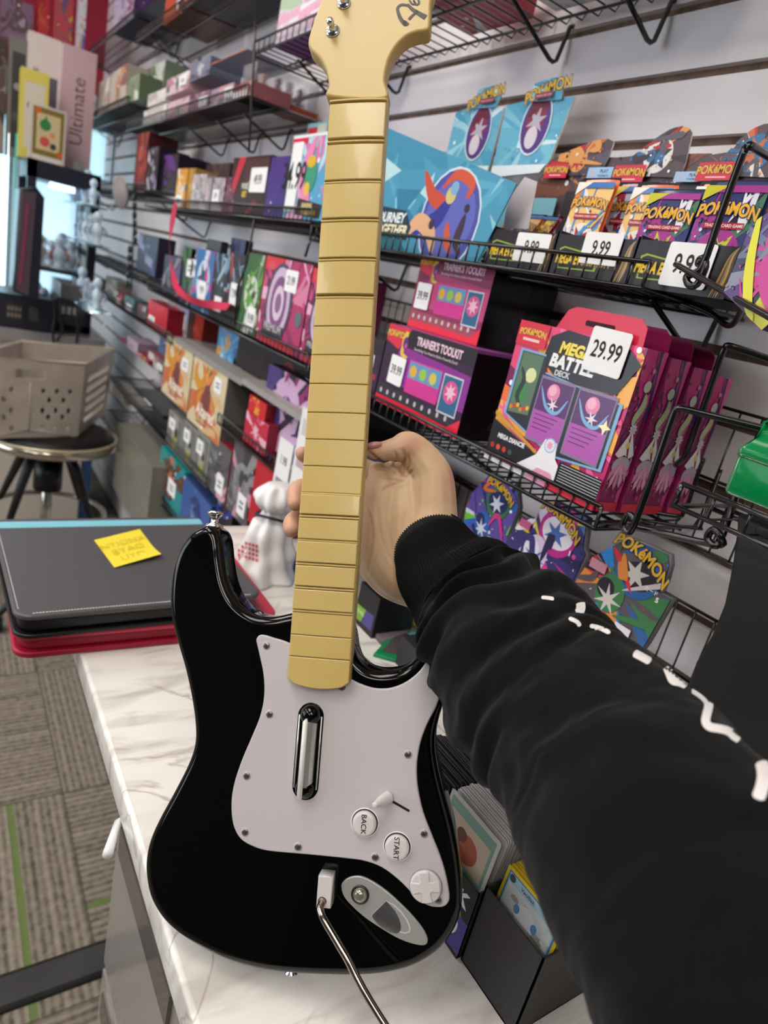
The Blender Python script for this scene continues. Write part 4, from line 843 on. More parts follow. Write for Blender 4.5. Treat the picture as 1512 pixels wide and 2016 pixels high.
# ---- booster packs
PK = {'o': ['#e9733a', '#2b6fb5', '#f2e8dc', '#3b9bd3', '#b03a22', '#f0c27a', '#2a2230'], 'm': ['#32386e', '#a6328a', '#c9c52c', '#5b6f9c', '#e6e6ee', '#221c38', '#4a7a58'], 'd': ['#9c2c4a', '#2f62a8', '#d8c23c', '#2b2535', '#67923f', '#b9c8dc']}
def pack(lab, X, pl, pr, pt, zr, pal, seed, lean=.10, crimp=True):
    z = Z0 + zr; yl, yr = solY(pl, X, z), solY(pr, X, z); zt = solZ(pt, X, (yl + yr) / 2); w, h = yl - yr, zt - z
    V = Vector((lean, 0, 1)).normalized(); N_ = UY.cross(V); O = Vector((X - .0, yl, z)); n = 8; mb = MB(); vs = []
    for sgn in (1, -1):
        for j in range(n + 1):
            for i in range(n + 1):
                u, v = i / n, j / n; b = .0045 * (math.sin(math.pi * u) ** .5) * (math.sin(math.pi * v) ** .4) * sgn; vs.append(O + UY * (u * w) + V * (v * h) + N_ * b)
    m1 = (n + 1) ** 2; fs = [(j * (n + 1) + i, j * (n + 1) + i + 1, (j + 1) * (n + 1) + i + 1, (j + 1) * (n + 1) + i) for j in range(n) for i in range(n)]; fs += [tuple(m1 + k for k in f[::-1]) for f in fs]
    mb.add(vs, fs, mat(PK[pal][0], .18, coat=.3), True)
    o = tag(mb.build('booster_pack'), lab, 'booster pack', 'foil booster packs on the 9.99 shelf')
    P = Panel(O + N_ * .0042, UY, V, w, h); P.gl = .2; P.w, P.h = w, h; p = PK[pal]; P.clipper = [(w * .02, h * .06), (w * .98, h * .06), (w * .98, h * .94), (w * .02, h * .94)]
    P.rect(0, 0, w, h, p[-2] if pal == 'o' else p[0]); art(P, seed, p, .5, .34, 13, True, 8); P.rect(0, h * .88, w, h * .06, p[1]); P.poly([(0, h * .80), (w * .4, h * .94), (0, h * .94)], p[2]); P.clipper = None
    P.text(LOGO, w * .5, h * .74, w * .235, '#efb32f', .035, sx=.84, outline='#232a5e', rot=-.04, ow=.05, curve=-.05); P.rect(w * .2, h * .565, w * .62, h * .055, '#a81f33'); P.text('TRADING CARD GAME', w * .51, h * .592, w * .058, '#f6dede', .02)
    P.build('front_artwork', o)
    for v in (0, .96):
        c = MB(); c.box((-.0002, 0, 0), (.0006, w, h * .04), mat('#1c1a22', .25, metal=.3), Matrix.Translation(O - UY * 0 + Vector((0, -w, 0)) + V * (v * h)))
        c.build('crimped_end', o)
    return o
pack('orange and blue foil pack, leftmost of the front row above the middle 9.99 tag', .640, 1084, 1153, 344, .064, 'o', 5)
pack('dark red and blue foil pack half hidden behind the leftmost orange pack', .665, 1150, 1222, 352, .064, 'd', 8)
pack('orange foil pack tucked behind the purple and yellow pack', .655, 1186, 1262, 354, .064, 'o', 5)
pack('purple and yellow foil pack standing upright above the gap between two 9.99 tags', .640, 1224, 1321, 369, .064, 'm', 12, .06)
pack('largest purple and yellow foil pack, directly left of the wire loop', .640, 1323, 1441, 352, .064, 'm', 12, .04)
pack('blue foil pack top peeping out behind the largest purple pack', .675, 1296, 1375, 350, .064, 'o', 17)
pack('yellow and grey foil pack just right of the wire loop', .64, 1452, 1530, 358, .064, 'm', 23)
pack('orange-topped foil pack lying low in the leftmost display', .655, 946, 1010, 395, .064, 'o', 29, .5)
pack('black-edged foil pack leaning beside the pack in the leftmost display', .66, 990, 1040, 398, .064, 'd', 31, .5)
# big purple pouch box at the frame edge
def d_pm(P):
    P.rect(0, 0, P.w, P.h, '#5b3a7c'); art(P, 77, ['#c93a8c', '#d6cf35', '#3a3d5c', '#8a8c9c', '#2b2440', '#6f7390'], .55, .5, 16, True, 8)
    P.swoosh([(.1, .9), (.2, .5), (.35, .2), (.5, .05)], .06, '#e0da2c'); P.swoosh([(.3, .95), (.38, .6), (.5, .3), (.75, .1)], .07, '#c83c90'); P.swoosh([(.3, .5), (.55, .8), (.8, .95)], .05, '#7d8596')
W4 = [onX(x, y, .56) for x, y in ((1425, 575), (1478, 445), (1560, 380), (1600, 560), (1500, 650))]
mb = MB(); yl = max(v.y for v in W4); zb = min(v.z for v in W4); loc = [(yl - v.y, v.z - zb) for v in W4][::-1]; mb.slab(loc, lambda a, b, c: Vector((.56 - c, yl - a, zb + b)), [(0, 0), (0, -.05)], mat('#4a3266', .3)); o = tag(mb.build('promo_box'), 'slanted purple box with yellow and magenta streaks at the right frame edge', 'card box')
P = Panel(Vector((.56, yl, zb)), UY, UZ, max(a for a, b in loc), max(b for a, b in loc)); P.clipper = loc if sum(loc[i - 1][0] * loc[i][1] - loc[i][0] * loc[i - 1][1] for i in range(len(loc))) > 0 else loc[::-1]; d_pm(P); P.build('front_artwork', o)
# wire stops and loops at the right end of the 9.99 shelf
def wire(lab, pts, r=.0034, name='wire_stop', cat='wire stop'):
    mb = MB(); Q = [(*onX(x, y, X),) for x, y, X in pts]; mb.tube(crom(Q, 4, False) if len(Q) > 2 else Q, r, BLACKWIRE, 8); return tag(mb.build(name), lab, cat)
wire('tall black wire loop standing at the front of the 9.99 shelf', [(1375, 520, .598), (1383, 508, .597), (1389, 525, .596), (1372, 560, .596), (1356, 560, .596), (1352, 545, .597), (1366, 538, .597), (1385, 520, .596), (1420, 420, .594), (1462, 305, .592), (1470, 292, .592), (1480, 288, .595), (1530, 318, .66)], .0036)
wire('black wire front rail dropping towards the right frame edge', [(1330, 520, .60), (1380, 548, .585), (1440, 582, .565), (1530, 632, .54)], .003)
wire('second black wire rail below, curling up beside the purple box', [(1290, 575, .70), (1390, 612, .66), (1430, 640, .64), (1450, 630, .62), (1470, 590, .60), (1512, 560, .6)], .003)
# ---- toolkit boxes
def d_tool(title=True, glare=False, seed=3):  # glare: pink reflected light painted into the artwork colours
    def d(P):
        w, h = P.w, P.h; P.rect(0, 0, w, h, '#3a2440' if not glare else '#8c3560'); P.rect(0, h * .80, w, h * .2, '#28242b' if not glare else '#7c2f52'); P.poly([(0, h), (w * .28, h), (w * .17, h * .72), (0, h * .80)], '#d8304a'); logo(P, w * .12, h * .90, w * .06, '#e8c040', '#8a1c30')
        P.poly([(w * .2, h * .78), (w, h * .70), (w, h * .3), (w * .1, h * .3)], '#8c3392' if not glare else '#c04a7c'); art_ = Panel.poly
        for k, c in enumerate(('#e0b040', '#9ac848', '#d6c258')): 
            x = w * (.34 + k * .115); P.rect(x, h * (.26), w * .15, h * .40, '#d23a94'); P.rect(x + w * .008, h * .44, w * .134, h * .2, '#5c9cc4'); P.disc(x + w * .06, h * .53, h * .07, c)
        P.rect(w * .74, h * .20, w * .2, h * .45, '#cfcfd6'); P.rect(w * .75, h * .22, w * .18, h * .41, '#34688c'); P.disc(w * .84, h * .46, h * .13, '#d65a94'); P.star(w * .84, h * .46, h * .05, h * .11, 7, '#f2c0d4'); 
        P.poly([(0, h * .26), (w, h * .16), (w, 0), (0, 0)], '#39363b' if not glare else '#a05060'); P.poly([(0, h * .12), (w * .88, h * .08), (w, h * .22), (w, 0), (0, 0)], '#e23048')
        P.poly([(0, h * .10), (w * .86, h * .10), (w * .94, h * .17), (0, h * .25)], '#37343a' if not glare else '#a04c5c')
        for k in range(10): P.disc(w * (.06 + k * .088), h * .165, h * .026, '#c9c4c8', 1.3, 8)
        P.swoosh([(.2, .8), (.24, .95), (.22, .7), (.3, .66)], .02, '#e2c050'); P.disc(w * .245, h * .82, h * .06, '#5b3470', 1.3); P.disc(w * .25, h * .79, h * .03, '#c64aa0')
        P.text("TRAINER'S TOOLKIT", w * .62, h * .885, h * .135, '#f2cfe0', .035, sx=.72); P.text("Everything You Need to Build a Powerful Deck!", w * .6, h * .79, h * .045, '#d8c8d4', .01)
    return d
def d_tside(P): P.rect(0, 0, P.w, P.h, '#141116'); P.text('Pok\u00e9mon', P.w * .5, P.h * .5, P.h * .2, '#57285f', .0, rot=math.pi / 2 * .96); P.rect(0, P.h * .965, P.w, P.h * .035, '#9a4f9c')
ZT = -.178
Y1_, Y0_ = solY(737, .612, Z0 + ZT), solY(897, .612, Z0 + ZT)
o, yl, yr, zt = box('card_kit_box', 'black and purple card kit box with a 39.99 tag, lower one of the stack', 'boxed card kit', .612, ZT, 0, 0, 660, .135, '#151217', d_tool(), sidedraw=d_tside, Y=(Y1_, Y0_), rough=.22, top=lambda P: P.rect(0, 0, P.w, P.h, '#a95aa8'))
ptag(o, onX(762, 750, .611), (UY - UZ * .03).normalized(), (UZ + UY * .03).normalized(), .042, .045, '39.99', .02)
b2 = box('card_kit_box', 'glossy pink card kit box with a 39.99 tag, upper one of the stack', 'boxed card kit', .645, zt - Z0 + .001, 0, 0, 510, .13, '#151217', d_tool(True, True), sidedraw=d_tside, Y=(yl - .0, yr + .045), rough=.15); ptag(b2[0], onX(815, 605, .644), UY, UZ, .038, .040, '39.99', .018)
box('card_kit_box', 'dark card kit box mostly hidden behind the guitar neck beside the stacked pair', 'boxed card kit', .612, ZT, 0, 0, 655, .135, '#1a141c', lambda P: (P.rect(0, 0, P.w, P.h, '#3a2440'), P.rect(0, P.h * .7, P.w, P.h * .3, '#2a262c'), P.rect(P.w * .55, P.h * .5, P.w * .3, P.h * .2, '#d8d8dc'), P.rect(P.w * .6, P.h * .3, P.w * .35, P.h * .1, '#9b3242')), Y=(yl + .15, yl + .004), rough=.25)
# ---- mega battle deck boxes
MG = ['#8e1f5b', '#c22c77', '#6a1747', '#e05594', '#4a1440', '#2f2f6a', '#d98ab4']
def d_deck(P):
    w, h = P.w, P.h; P.rect(0, 0, w, h, '#d8304f'); P.poly([(0, h * .86), (w, h * .86), (w, h * .12), (0, h * .12)], '#c3246a'); art(P, 9, ['#e8497c', '#f0763c', '#f6b04a', '#a41f60', '#f26aa0', '#7c1850'], .75, .4, 22, False, 6)
    P.poly([(w * .30, h * .94), (w * .42, h), (w * .9, h * .97), (w, h * .9), (w * .9, h * .7), (w * .45, h * .68), (w * .28, h * .78)], '#201a24')
    P.text('MEGA', w * .52, h * .885, h * .10, '#f5dc4a', .05, .12, outline='#1a1a22'); P.text('BATTLE', w * .52, h * .795, h * .11, '#f4f4f2', .05, .12, outline='#1a1a22'); P.text('DECK', w * .47, h * .725, h * .05, '#cfd2d4', .04, outline='#1a1a22')
    P.rect(0, h * .84, w * .27, h * .16, '#d92c40'); logo(P, w * .135, h * .935, w * .058, '#ecc443', '#a01a2c'); P.rect(w * .06, h * .875, w * .15, h * .018, '#f2ccd0')
    win = [(w * .07, h * .82), (w * .30, h * .82), (w * .33, h * .71), (w * .97, h * .66), (w * .97, h * .24), (w * .56, h * .20), (w * .50, h * .23), (w * .07, h * .36)]
    P.poly(win, '#7fb0d8'); c = (w * .5, h * .5); P.poly([(c[0] + (a - c[0]) * .95, c[1] + (b - c[1]) * .955) for a, b in win], '#2a2a34')
    P.poly([(w * .10, h * .80), (w * .29, h * .80), (w * .29, h * .40), (w * .10, h * .38)], '#5c7a5e'); P.disc(w * .22, h * .66, h * .05, '#dfe6a8'); P.disc(w * .17, h * .53, h * .06, '#3f8a52', 1.3); P.swoosh([(.12, .7), (.17, .62), (.15, .5), (.22, .42)], .02, '#2f3a33')
    for k in range(6): P.disc(w * (.12 + .03 * k), h * (.42 + .012 * (k % 3)), h * .016, ['#d8862c', '#d63c2c', '#e4b83c'][k % 3])
    for x in (.32, .64):
        P.rect(w * x, h * .25, w * .29, h * .44, '#8a7a98'); P.rect(w * (x + .01), h * .27, w * .27, h * .19, '#b458b0'); P.rect(w * (x + .01), h * .46, w * .27, h * .21, '#5c2f6a'); P.disc(w * (x + .13), h * .60, h * .055, '#e88ab0'); P.disc(w * (x + .12), h * .61, h * .035, '#f4b4cc'); P.star(w * (x + .15), h * .52, h * .015, h * .055, 6, '#e9dfe8'); P.swoosh([(x + .02, .62), (x + .1, .5), (x + .2, .48), (x + .26, .58)], .012, '#7fb4dc')
        for k in range(4): P.rect(w * (x + .03), h * (.43 - .03 * k), w * (.2 - .02 * k), h * .006, '#5a2a66')
    P.poly([(0, h * .30), (w * .62, h * .13), (w, h * .16), (w, h * .06), (0, h * .06)], '#1c1a1f'); P.poly([(0, h * .36), (w * .6, h * .15), (w * .6, h * .13), (0, h * .33)], '#cf9c3a'); P.text('MEGA DIANCIE', w * .21, h * .195, h * .045, '#f2f2f2', .04, .1, .9); P.text('ex', w * .47, h * .19, h * .055, '#8a8440', .05, .2)
    for k, c in enumerate(('#b33028', '#e05a3c', '#d43a3a', '#4a4a50')): P.disc(w * (.05 + .06 * k), h * .115, h * .02, c)
    P.poly([(w * .50, h * .30), (w * .60, h * .30), (w * .62, h * .20), (w * .78, h * .06), (w * .70, 0), (w * .40, 0), (w * .30, h * .05), (w * .46, h * .18)], '#f2eef2'); P.disc(w * .55, h * .27, h * .05, '#7cc4e4'); P.disc(w * .55, h * .27, h * .042, '#f4e4ea'); P.star(w * .55, h * .27, h * .018, h * .032, 8, '#e6a6c2'); P.poly([(w * .5, h * .10), (w * .62, h * .10), (w * .70, 0), (w * .40, 0)], '#eaa2c4')
    P.rect(w * .66, h * .06, w * .34, h * .14, '#17151a')
    for k in range(7): P.rect(w * .68, h * (.185 - .018 * k), w * .32, h * .003, '#e8e8e8')
    P.rect(w * .60, 0, w * .40, h * .055, '#e02f4a'); P.rect(0, 0, w * .42, h * .03, '#e9e9ec'); P.star(w * .9, h * .5, h * .02, h * .05, 4, '#fff2c0')
def d_dside(P):
    w, h = P.w, P.h; P.rect(0, 0, w, h, '#861d58'); art(P, 13, MG, .5, .5, 14, False, 10); P.rect(0, 0, w, h * .06, '#cf2740')
    P.disc(w * .5, h * .79, w * .16, '#b9c6b4', 1.1); P.swoosh([(.55, .75), (.6, .68), (.42, .60), (.4, .55)], .13, '#a9b88c'); P.star(w * .5, h * .53, w * .12, w * .2, 9, '#d6ccd4'); P.disc(w * .5, h * .53, w * .1, '#c2b2c0')
    P.poly([(w * .42, h * .5), (w * .58, h * .5), (w * .95, h * .37), (w * .75, h * .35), (w * .5, h * .37), (w * .25, h * .35), (w * .05, h * .37)], '#e4dfe0'); P.swoosh([(.5, .5), (.55, .42), (.7, .34)], .05, '#8a1f3c'); P.disc(w * .5, h * .43, w * .09, '#d8c86a', 1.3)
    P.disc(w * .5, h * .30, w * .42, '#b9a8bc', .7)
    for k in range(5): t = -1.0 + .5 * k; P.poly([(w * .5, h * .33), (w * (.5 + .45 * math.sin(t - .2)), h * (.30 - .12 * math.cos(t - .2))), (w * (.5 + .5 * math.sin(t)), h * (.26 - .12 * math.cos(t))), (w * (.5 + .45 * math.sin(t + .2)), h * (.30 - .12 * math.cos(t + .2)))], ['#d88aac', '#e2a6c0'][k % 2])
ZM = Z0 - .180; ML, MR = solY(955, .606, ZM), solY(1166, .606, ZM - .004); MW = ML - MR; 
zt = solZ(655, .606, (ML + MR) / 2); MH = zt - ZM
labs = ['front magenta and red battle deck box with a 29.99 tag', 'second magenta deck box, directly behind the front one', 'third magenta deck box behind the front one', 'rearmost magenta deck box, nearest the slat wall']
for k in range(4):
    X = .606 + k * .0385; dy = -.004 * k; o = thing('deck_box', labs[k] + ', on the wire shelf', 'deck box', (X, MR + dy, ZM)); yl, yr = ML + dy, MR + dy; hh = MH - .004 * k
    mb = MB(); mb.box((X, yr, ZM), (X + .036, yl, ZM + hh), mat('#7a1a4e', .3)); mb.build('carton', o)
    if k == 0: P = Panel(Vector((X, yl, ZM)), UY, UZ, MW, hh); P.gl = .22; d_deck(P); P.build('front_artwork', o); ptag(o, onX(1145, 725, X - .003), (UY - UZ * .02).normalized(), (UZ + UY * .02).normalized(), .054, .048, '29.99', .026)
    P = Panel(Vector((X, yr, ZM)), UXv, UZ, .036, hh); P.gl = .3; d_dside(P); P.build('side_artwork', o)
    mb = MB(); hw = [(MW * .30, 0), (MW * .96, 0), (MW * .95, .019), (MW * .90, .027), (MW * .42, .027), (MW * .36, .022)]
    mb.slab(hw, lambda a, b, c: Vector((X + .001 - c, yl - a, ZM + hh + b)), [(0, 0), (0, -.0009)], mat('#d82a48' if k == 0 else '#8d1a50', .3)); fl_ = mb.build('hang_tab', o); mb = MB(); mb.slab(rr_pts(MW * .52, .009, MW * .74, .015, .002, 3), lambda a, b, c: Vector((X + .0006 - c, yl - a, ZM + hh + b)), [(0, 0), (0, -.0002)], mat('#3a0d24', .8)); mb.build('euro_slot', fl_)
# ---- wire frames at the right of the deck boxes and the grid panels
wire('front black wire side stop with curled foot, right of the deck boxes', [(1232, 1048, .602), (1250, 1030, .600), (1238, 1012, .600), (1226, 1035, .600), (1240, 1048, .600), (1258, 1010, .6), (1290, 920, .6), (1325, 818, .6), (1335, 805, .6), (1350, 806, .605), (1400, 818, .62), (1510, 845, .655), (1560, 858, .67)], .0036)
wire('rear black wire side stop reaching up behind the deck boxes', [(1330, 915, .70), (1350, 895, .69), (1375, 830, .68), (1405, 745, .675), (1420, 700, .67), (1428, 685, .67), (1440, 682, .67), (1512, 706, .70), (1540, 716, .71)], .0036)
wire('black wire shelf end with curled foot below the green box', [(1180, 1030, .62), (1260, 1040, .615), (1405, 1072, .61), (1420, 1060, .6), (1405, 1042, .6), (1393, 1060, .6), (1410, 1075, .6), (1425, 1045, .61), (1447, 980, .62), (1452, 960, .62)], .0036)
wire('inner bent black wire of the shelf end, above the curled foot', [(1240, 1000, .70), (1330, 1016, .72), (1345, 1010, .72), (1355, 990, .72), (1375, 930, .72), (1385, 905, .71)], .0026)
wire('thin bent black wire under the green box shelf', [(1255, 1022, .70), (1370, 1040, .74), (1380, 1034, .74), (1400, 980, .75), (1420, 925, .76)], .0020)
def grid(lab, y0, y1, z0, z1, X=.778, py=.0265, pz=None, yl=None):
    mb = MB(); n = int((y1 - y0) / py)
    for i in range(n + 1): mb.tube([(X, y0 + i * py, Z0 + z0), (X, y0 + i * py, Z0 + z1)], .0013, BLACKWIRE, 5)
    for z in (z0, (z0 + z1) / 2, z1): mb.tube([(X - .002, y0, Z0 + z), (X - .002, y0 + n * py, Z0 + z)], .0022, BLACKWIRE, 6)
    o = tag(mb.build('wire_grid'), lab, 'wire grid')
    for y in (y0 + .03, y1 - .03): mb = MB(); mb.tube([(X, y, Z0 + z1 - .01), (X - .004, y, Z0 + z1 + .012), (X + .01, y, Z0 + z1 + .02), (XW + .008, y, Z0 + z1 + .016)], .0036, BLACKWIRE, 8); mb.build('hook', o)
grid('black wire grid panel on the slat wall, right of the deck boxes', .18, .58, -.215, -.045)
grid('black wire grid panel on the slat wall, behind the lower booster boxes', .22, 1.05, -.46, -.285)
grid('black wire grid panel on the slat wall, above the right-hand card kit box', .86, 1.3, -.2, -.02)
# ---- green deck case
m, p, N, K = nmat('green_plastic', .12); p.inputs['Base Color'].default_value = lin('#10b060'); p.inputs['Transmission Weight'].default_value = .55; p.inputs['IOR'].default_value = 1.3; GRN = m
XG = .585; zg = onX(1423, 955, XG); zl = zg.z - .006
rack = wire_shelf('small black wire rack holding the green case at the right frame edge', zg.y - .14, zg.y + .03, zl - Z0 - .026, X0=XG - .012, X1=.70, lip=.022, pitch=.03, brackets=(zg.y - .03,), name='wire_rack')
g = thing('deck_case', 'translucent green plastic deck case on a small wire rack at the right edge', 'deck case', (XG, zg.y, zl))
y0, y1 = zg.y - .085, zg.y; H1 = solZ(892, XG, y1) - zl; H2 = solZ(843, XG, y1 - .04) - zl
mb = MB(); mb.slab(rr_pts(0, 0, .085, .05, .008, 5), lambda a, b, c: Vector((XG + b, y1 - a, zl + c)), [(.002, 0), (0, .003), (0, H1 * .93), (.001, H1)], GRN); mb.build('case_body', g)
mb = MB(); mb.slab(rr_pts(-.001, -.001, .086, .051, .008, 5), lambda a, b, c: Vector((XG + b, y1 - a, zl + H1 + c)), [(0, -.001), (0, .006), (.010, .018), (.012, H2 - H1 - .003), (.016, H2 - H1)], GRN); mb.build('case_lid', g)
mb = MB(); mb.slab(rr_pts(.006, .006, .079, .044, .004, 3), lambda a, b, c: Vector((XG + b, y1 - a, zl + .002 + c)), [(0, 0), (0, H1 * .8)], mat('#1d6b47', .4)); mb.build('card_stack', g)
# ---- black tower at the right edge
px = [(1455, 1012), (1449, 1040), (1440, 1110), (1424, 1190), (1400, 1250), (1368, 1305), (1352, 1350), (1345, 1400), (1330, 1480)]
XT = .60; L = [onX(x, y, XT) for x, y in px]; L = [v for v in L]; yb = L[-1].y; pts = [(-v.y, v.z) for v in L] + [(-yb, ZC + .001), (-(L[0].y - .34), ZC + .001), (-(L[0].y - .34), L[0].z + .0)]
mb = MB(); mb.slab([(a, b) for a, b in pts], lambda a, b, c: Vector((XT - c, -a, b)), [(.003, 0), (0, -.003), (0, -.11), (.003, -.113)], mat('#1c1d1e', .5)); o = tag(mb.build('console_tower'), 'matt black upright console tower standing on the counter at the right edge', 'console')
mb = MB(); c = onX(1485, 1050, XT - .0005); mb.slab(rr_pts(0, 0, .018, .008, .002, 3), lambda a, b, q: c + UY * a + UZ * b + Vector((-q, 0, 0)), [(.0006, .0005), (0, .0001), (0, -.001)], mat('#161717', .35)); mb.build('front_badge', o)
mb = MB()
for k in range(7): mb.box((XT + .012 + k * .013, L[0].y - .3, L[0].z - .002), (XT + .018 + k * .013, L[0].y - .02, L[0].z + .0006), mat('#050505', .6))
mb.build('vent', o)
# ---- lower booster boxes with shaped headers
def lowbox(lab, px, split, X, side, pal, seed, logo_at, lr, extra=None):
    o, P, loc = poly_card('booster_box', lab, 'booster box', px, X, .010, pal[0], '#8c8a8c', group='booster boxes with shaped headers under the deck boxes'); P.gl = .22
    for q in split:
        P.clipper = tolocal(P, X, [px[i] for i in q]); P.rect(0, 0, P.w, P.h, pal[0]); art(P, seed, pal, .5, .5, 18, False, 0); P.disc(P.w * .62, P.h * .72, P.w * .24, pal[1]); P.disc(P.w * .62, P.h * .72, P.w * .2, pal[2], .8); P.star(P.w * .6, P.h * .7, P.w * .06, P.w * .15, 6, pal[3], .4); P.disc(P.w * .42, P.h * .42, P.w * .16, pal[4], 1.2); P.disc(P.w * .36, P.h * .45, P.w * .10, pal[2]); P.star(P.w * .42, P.h * .36, P.w * .05, P.w * .16, 7, pal[3], .9)
        R = random.Random(seed + 5)
        for k in range(9): x0, y0 = R.random(), R.random(); P.swoosh([(x0, y0), (x0 + R.uniform(-.2, .3), y0 + R.uniform(-.2, .2)), (x0 + R.uniform(-.4, .5), y0 + R.uniform(-.4, .1))], R.uniform(.015, .05), pal[k % len(pal)])
    P.clipper = None; v = onX(*logo_at, X); P.text(LOGO, (v - P.O).dot(P.U), (v - P.O).dot(P.V), lr[0] * .95, '#e2b02e', .035, sx=.84, outline='#26304f', rot=lr[1], ow=.05, curve=-.08)
    if extra: extra(P)
    P.build('front_artwork', o); return o
def ex3(P):
    v = onX(1296, 1182, .655); P.text('\u30ab\u30fc\u30c9', (v - P.O).dot(P.U) - .01, (v - P.O).dot(P.V) + .006, .006, '#f0f0f0', .02); P.text('5', (v - P.O).dot(P.U), (v - P.O).dot(P.V), .008, '#f0f0f0', .05)
    v = onX(1178, 1112, .655); P.rect((v - P.O).dot(P.U) - .01, (v - P.O).dot(P.V) - .006, .024, .012, '#c98a9c'); v = onX(1222, 1238, .655); P.rect((v - P.O).dot(P.U) - .008, (v - P.O).dot(P.V) - .006, .022, .012, '#e8e4f0')
def ex2(P):
    v = onX(1124, 1090, .665); P.text('1', (v - P.O).dot(P.U), (v - P.O).dot(P.V), .009, '#f4f4f4', .05); v = onX(1035, 1030, .665); P.rect((v - P.O).dot(P.U) - .008, (v - P.O).dot(P.V) - .006, .02, .011, '#c25a86')
lowbox('grey booster box with red and blue shards and green corner, nearest the console tower', [(1112, 1205), (1128, 1151), (1165, 1098), (1201, 1083), (1238, 1058), (1317, 1092), (1318, 1113), (1311, 1140), (1299, 1167), (1323, 1180), (1308, 1206), (1272, 1268), (1255, 1290)], [(0, 1, 2, 3, 4, 8, 12), (4, 5, 6, 7, 8), (8, 9, 10, 11, 12)], .655, '', ['#5c5358', '#2f62a0', '#2a2730', '#cfc8c2', '#3f7a4c', '#d8353f', '#2c8ad6', '#e08a3c'], 91, (1272, 1094), (.021, -.30), ex3)
lowbox('violet booster box with magenta and yellow swooshes, middle of the lower three', [(985, 1130), (991, 1083), (1000, 1058), (1013, 1040), (1031, 1019), (1055, 1022), (1070, 997), (1095, 987), (1157, 1020), (1149, 1079), (1154, 1092), (1132, 1140), (1112, 1170), (1090, 1190)], [(0, 1, 2, 3, 4, 5, 9, 13), (5, 6, 7, 8, 9), (9, 10, 11, 12, 13)], .665, '', ['#3c3572', '#c02c8a', '#ece4ee', '#4a6fb4', '#d9c9e2', '#e6c92c', '#e23a9a', '#2a2550'], 95, (1112, 1020), (.0195, -.33), ex2)
lowbox('booster box with blue spikes and orange, green and pink blotches, left of the lower three', [(905, 1080), (918, 1000), (930, 970), (952, 958), (967, 930), (1016, 952), (1020, 1000), (1006, 1034), (991, 1082), (960, 1110)], [(0, 1, 2, 3, 4, 5, 6, 7, 8, 9)], .68, '', ['#5c4a9c', '#3a6f3c', '#1f2a5c', '#d0d4e0', '#2f5fb4', '#e0702c', '#d62c8c', '#6cc02c'], 97, (990, 962), (.0165, -.28))
box('card_pack_tray', 'blue and silver card packs in a dark tray behind the knuckles', 'card packs', .62, -.44, 0, 0, Z0 - .27, .12, '#16151a', lambda P: (P.rect(0, 0, P.w, P.h, '#22202a'), art(P, 44, ['#2a4a94', '#6c8cc8', '#1a1d30', '#b8b4d0', '#7c3c74', '#26232c'], .6, .6, 16, True, 7)), Y=(1.13, .83), zabs=True)
box('card_pack_tray', 'dark packs with pink prints behind the guitar neck below the card kits', 'card packs', .63, -.43, 0, 0, Z0 - .215, .12, '#16151a', lambda P: (P.rect(0, 0, P.w, P.h, '#2b2630'), art(P, 48, ['#8c2f6a', '#2c2a3a', '#c9a6c8', '#1c1a22', '#4a3a7c'], .4, .6, 16, True, 7)), Y=(1.42, 1.14), zabs=True)
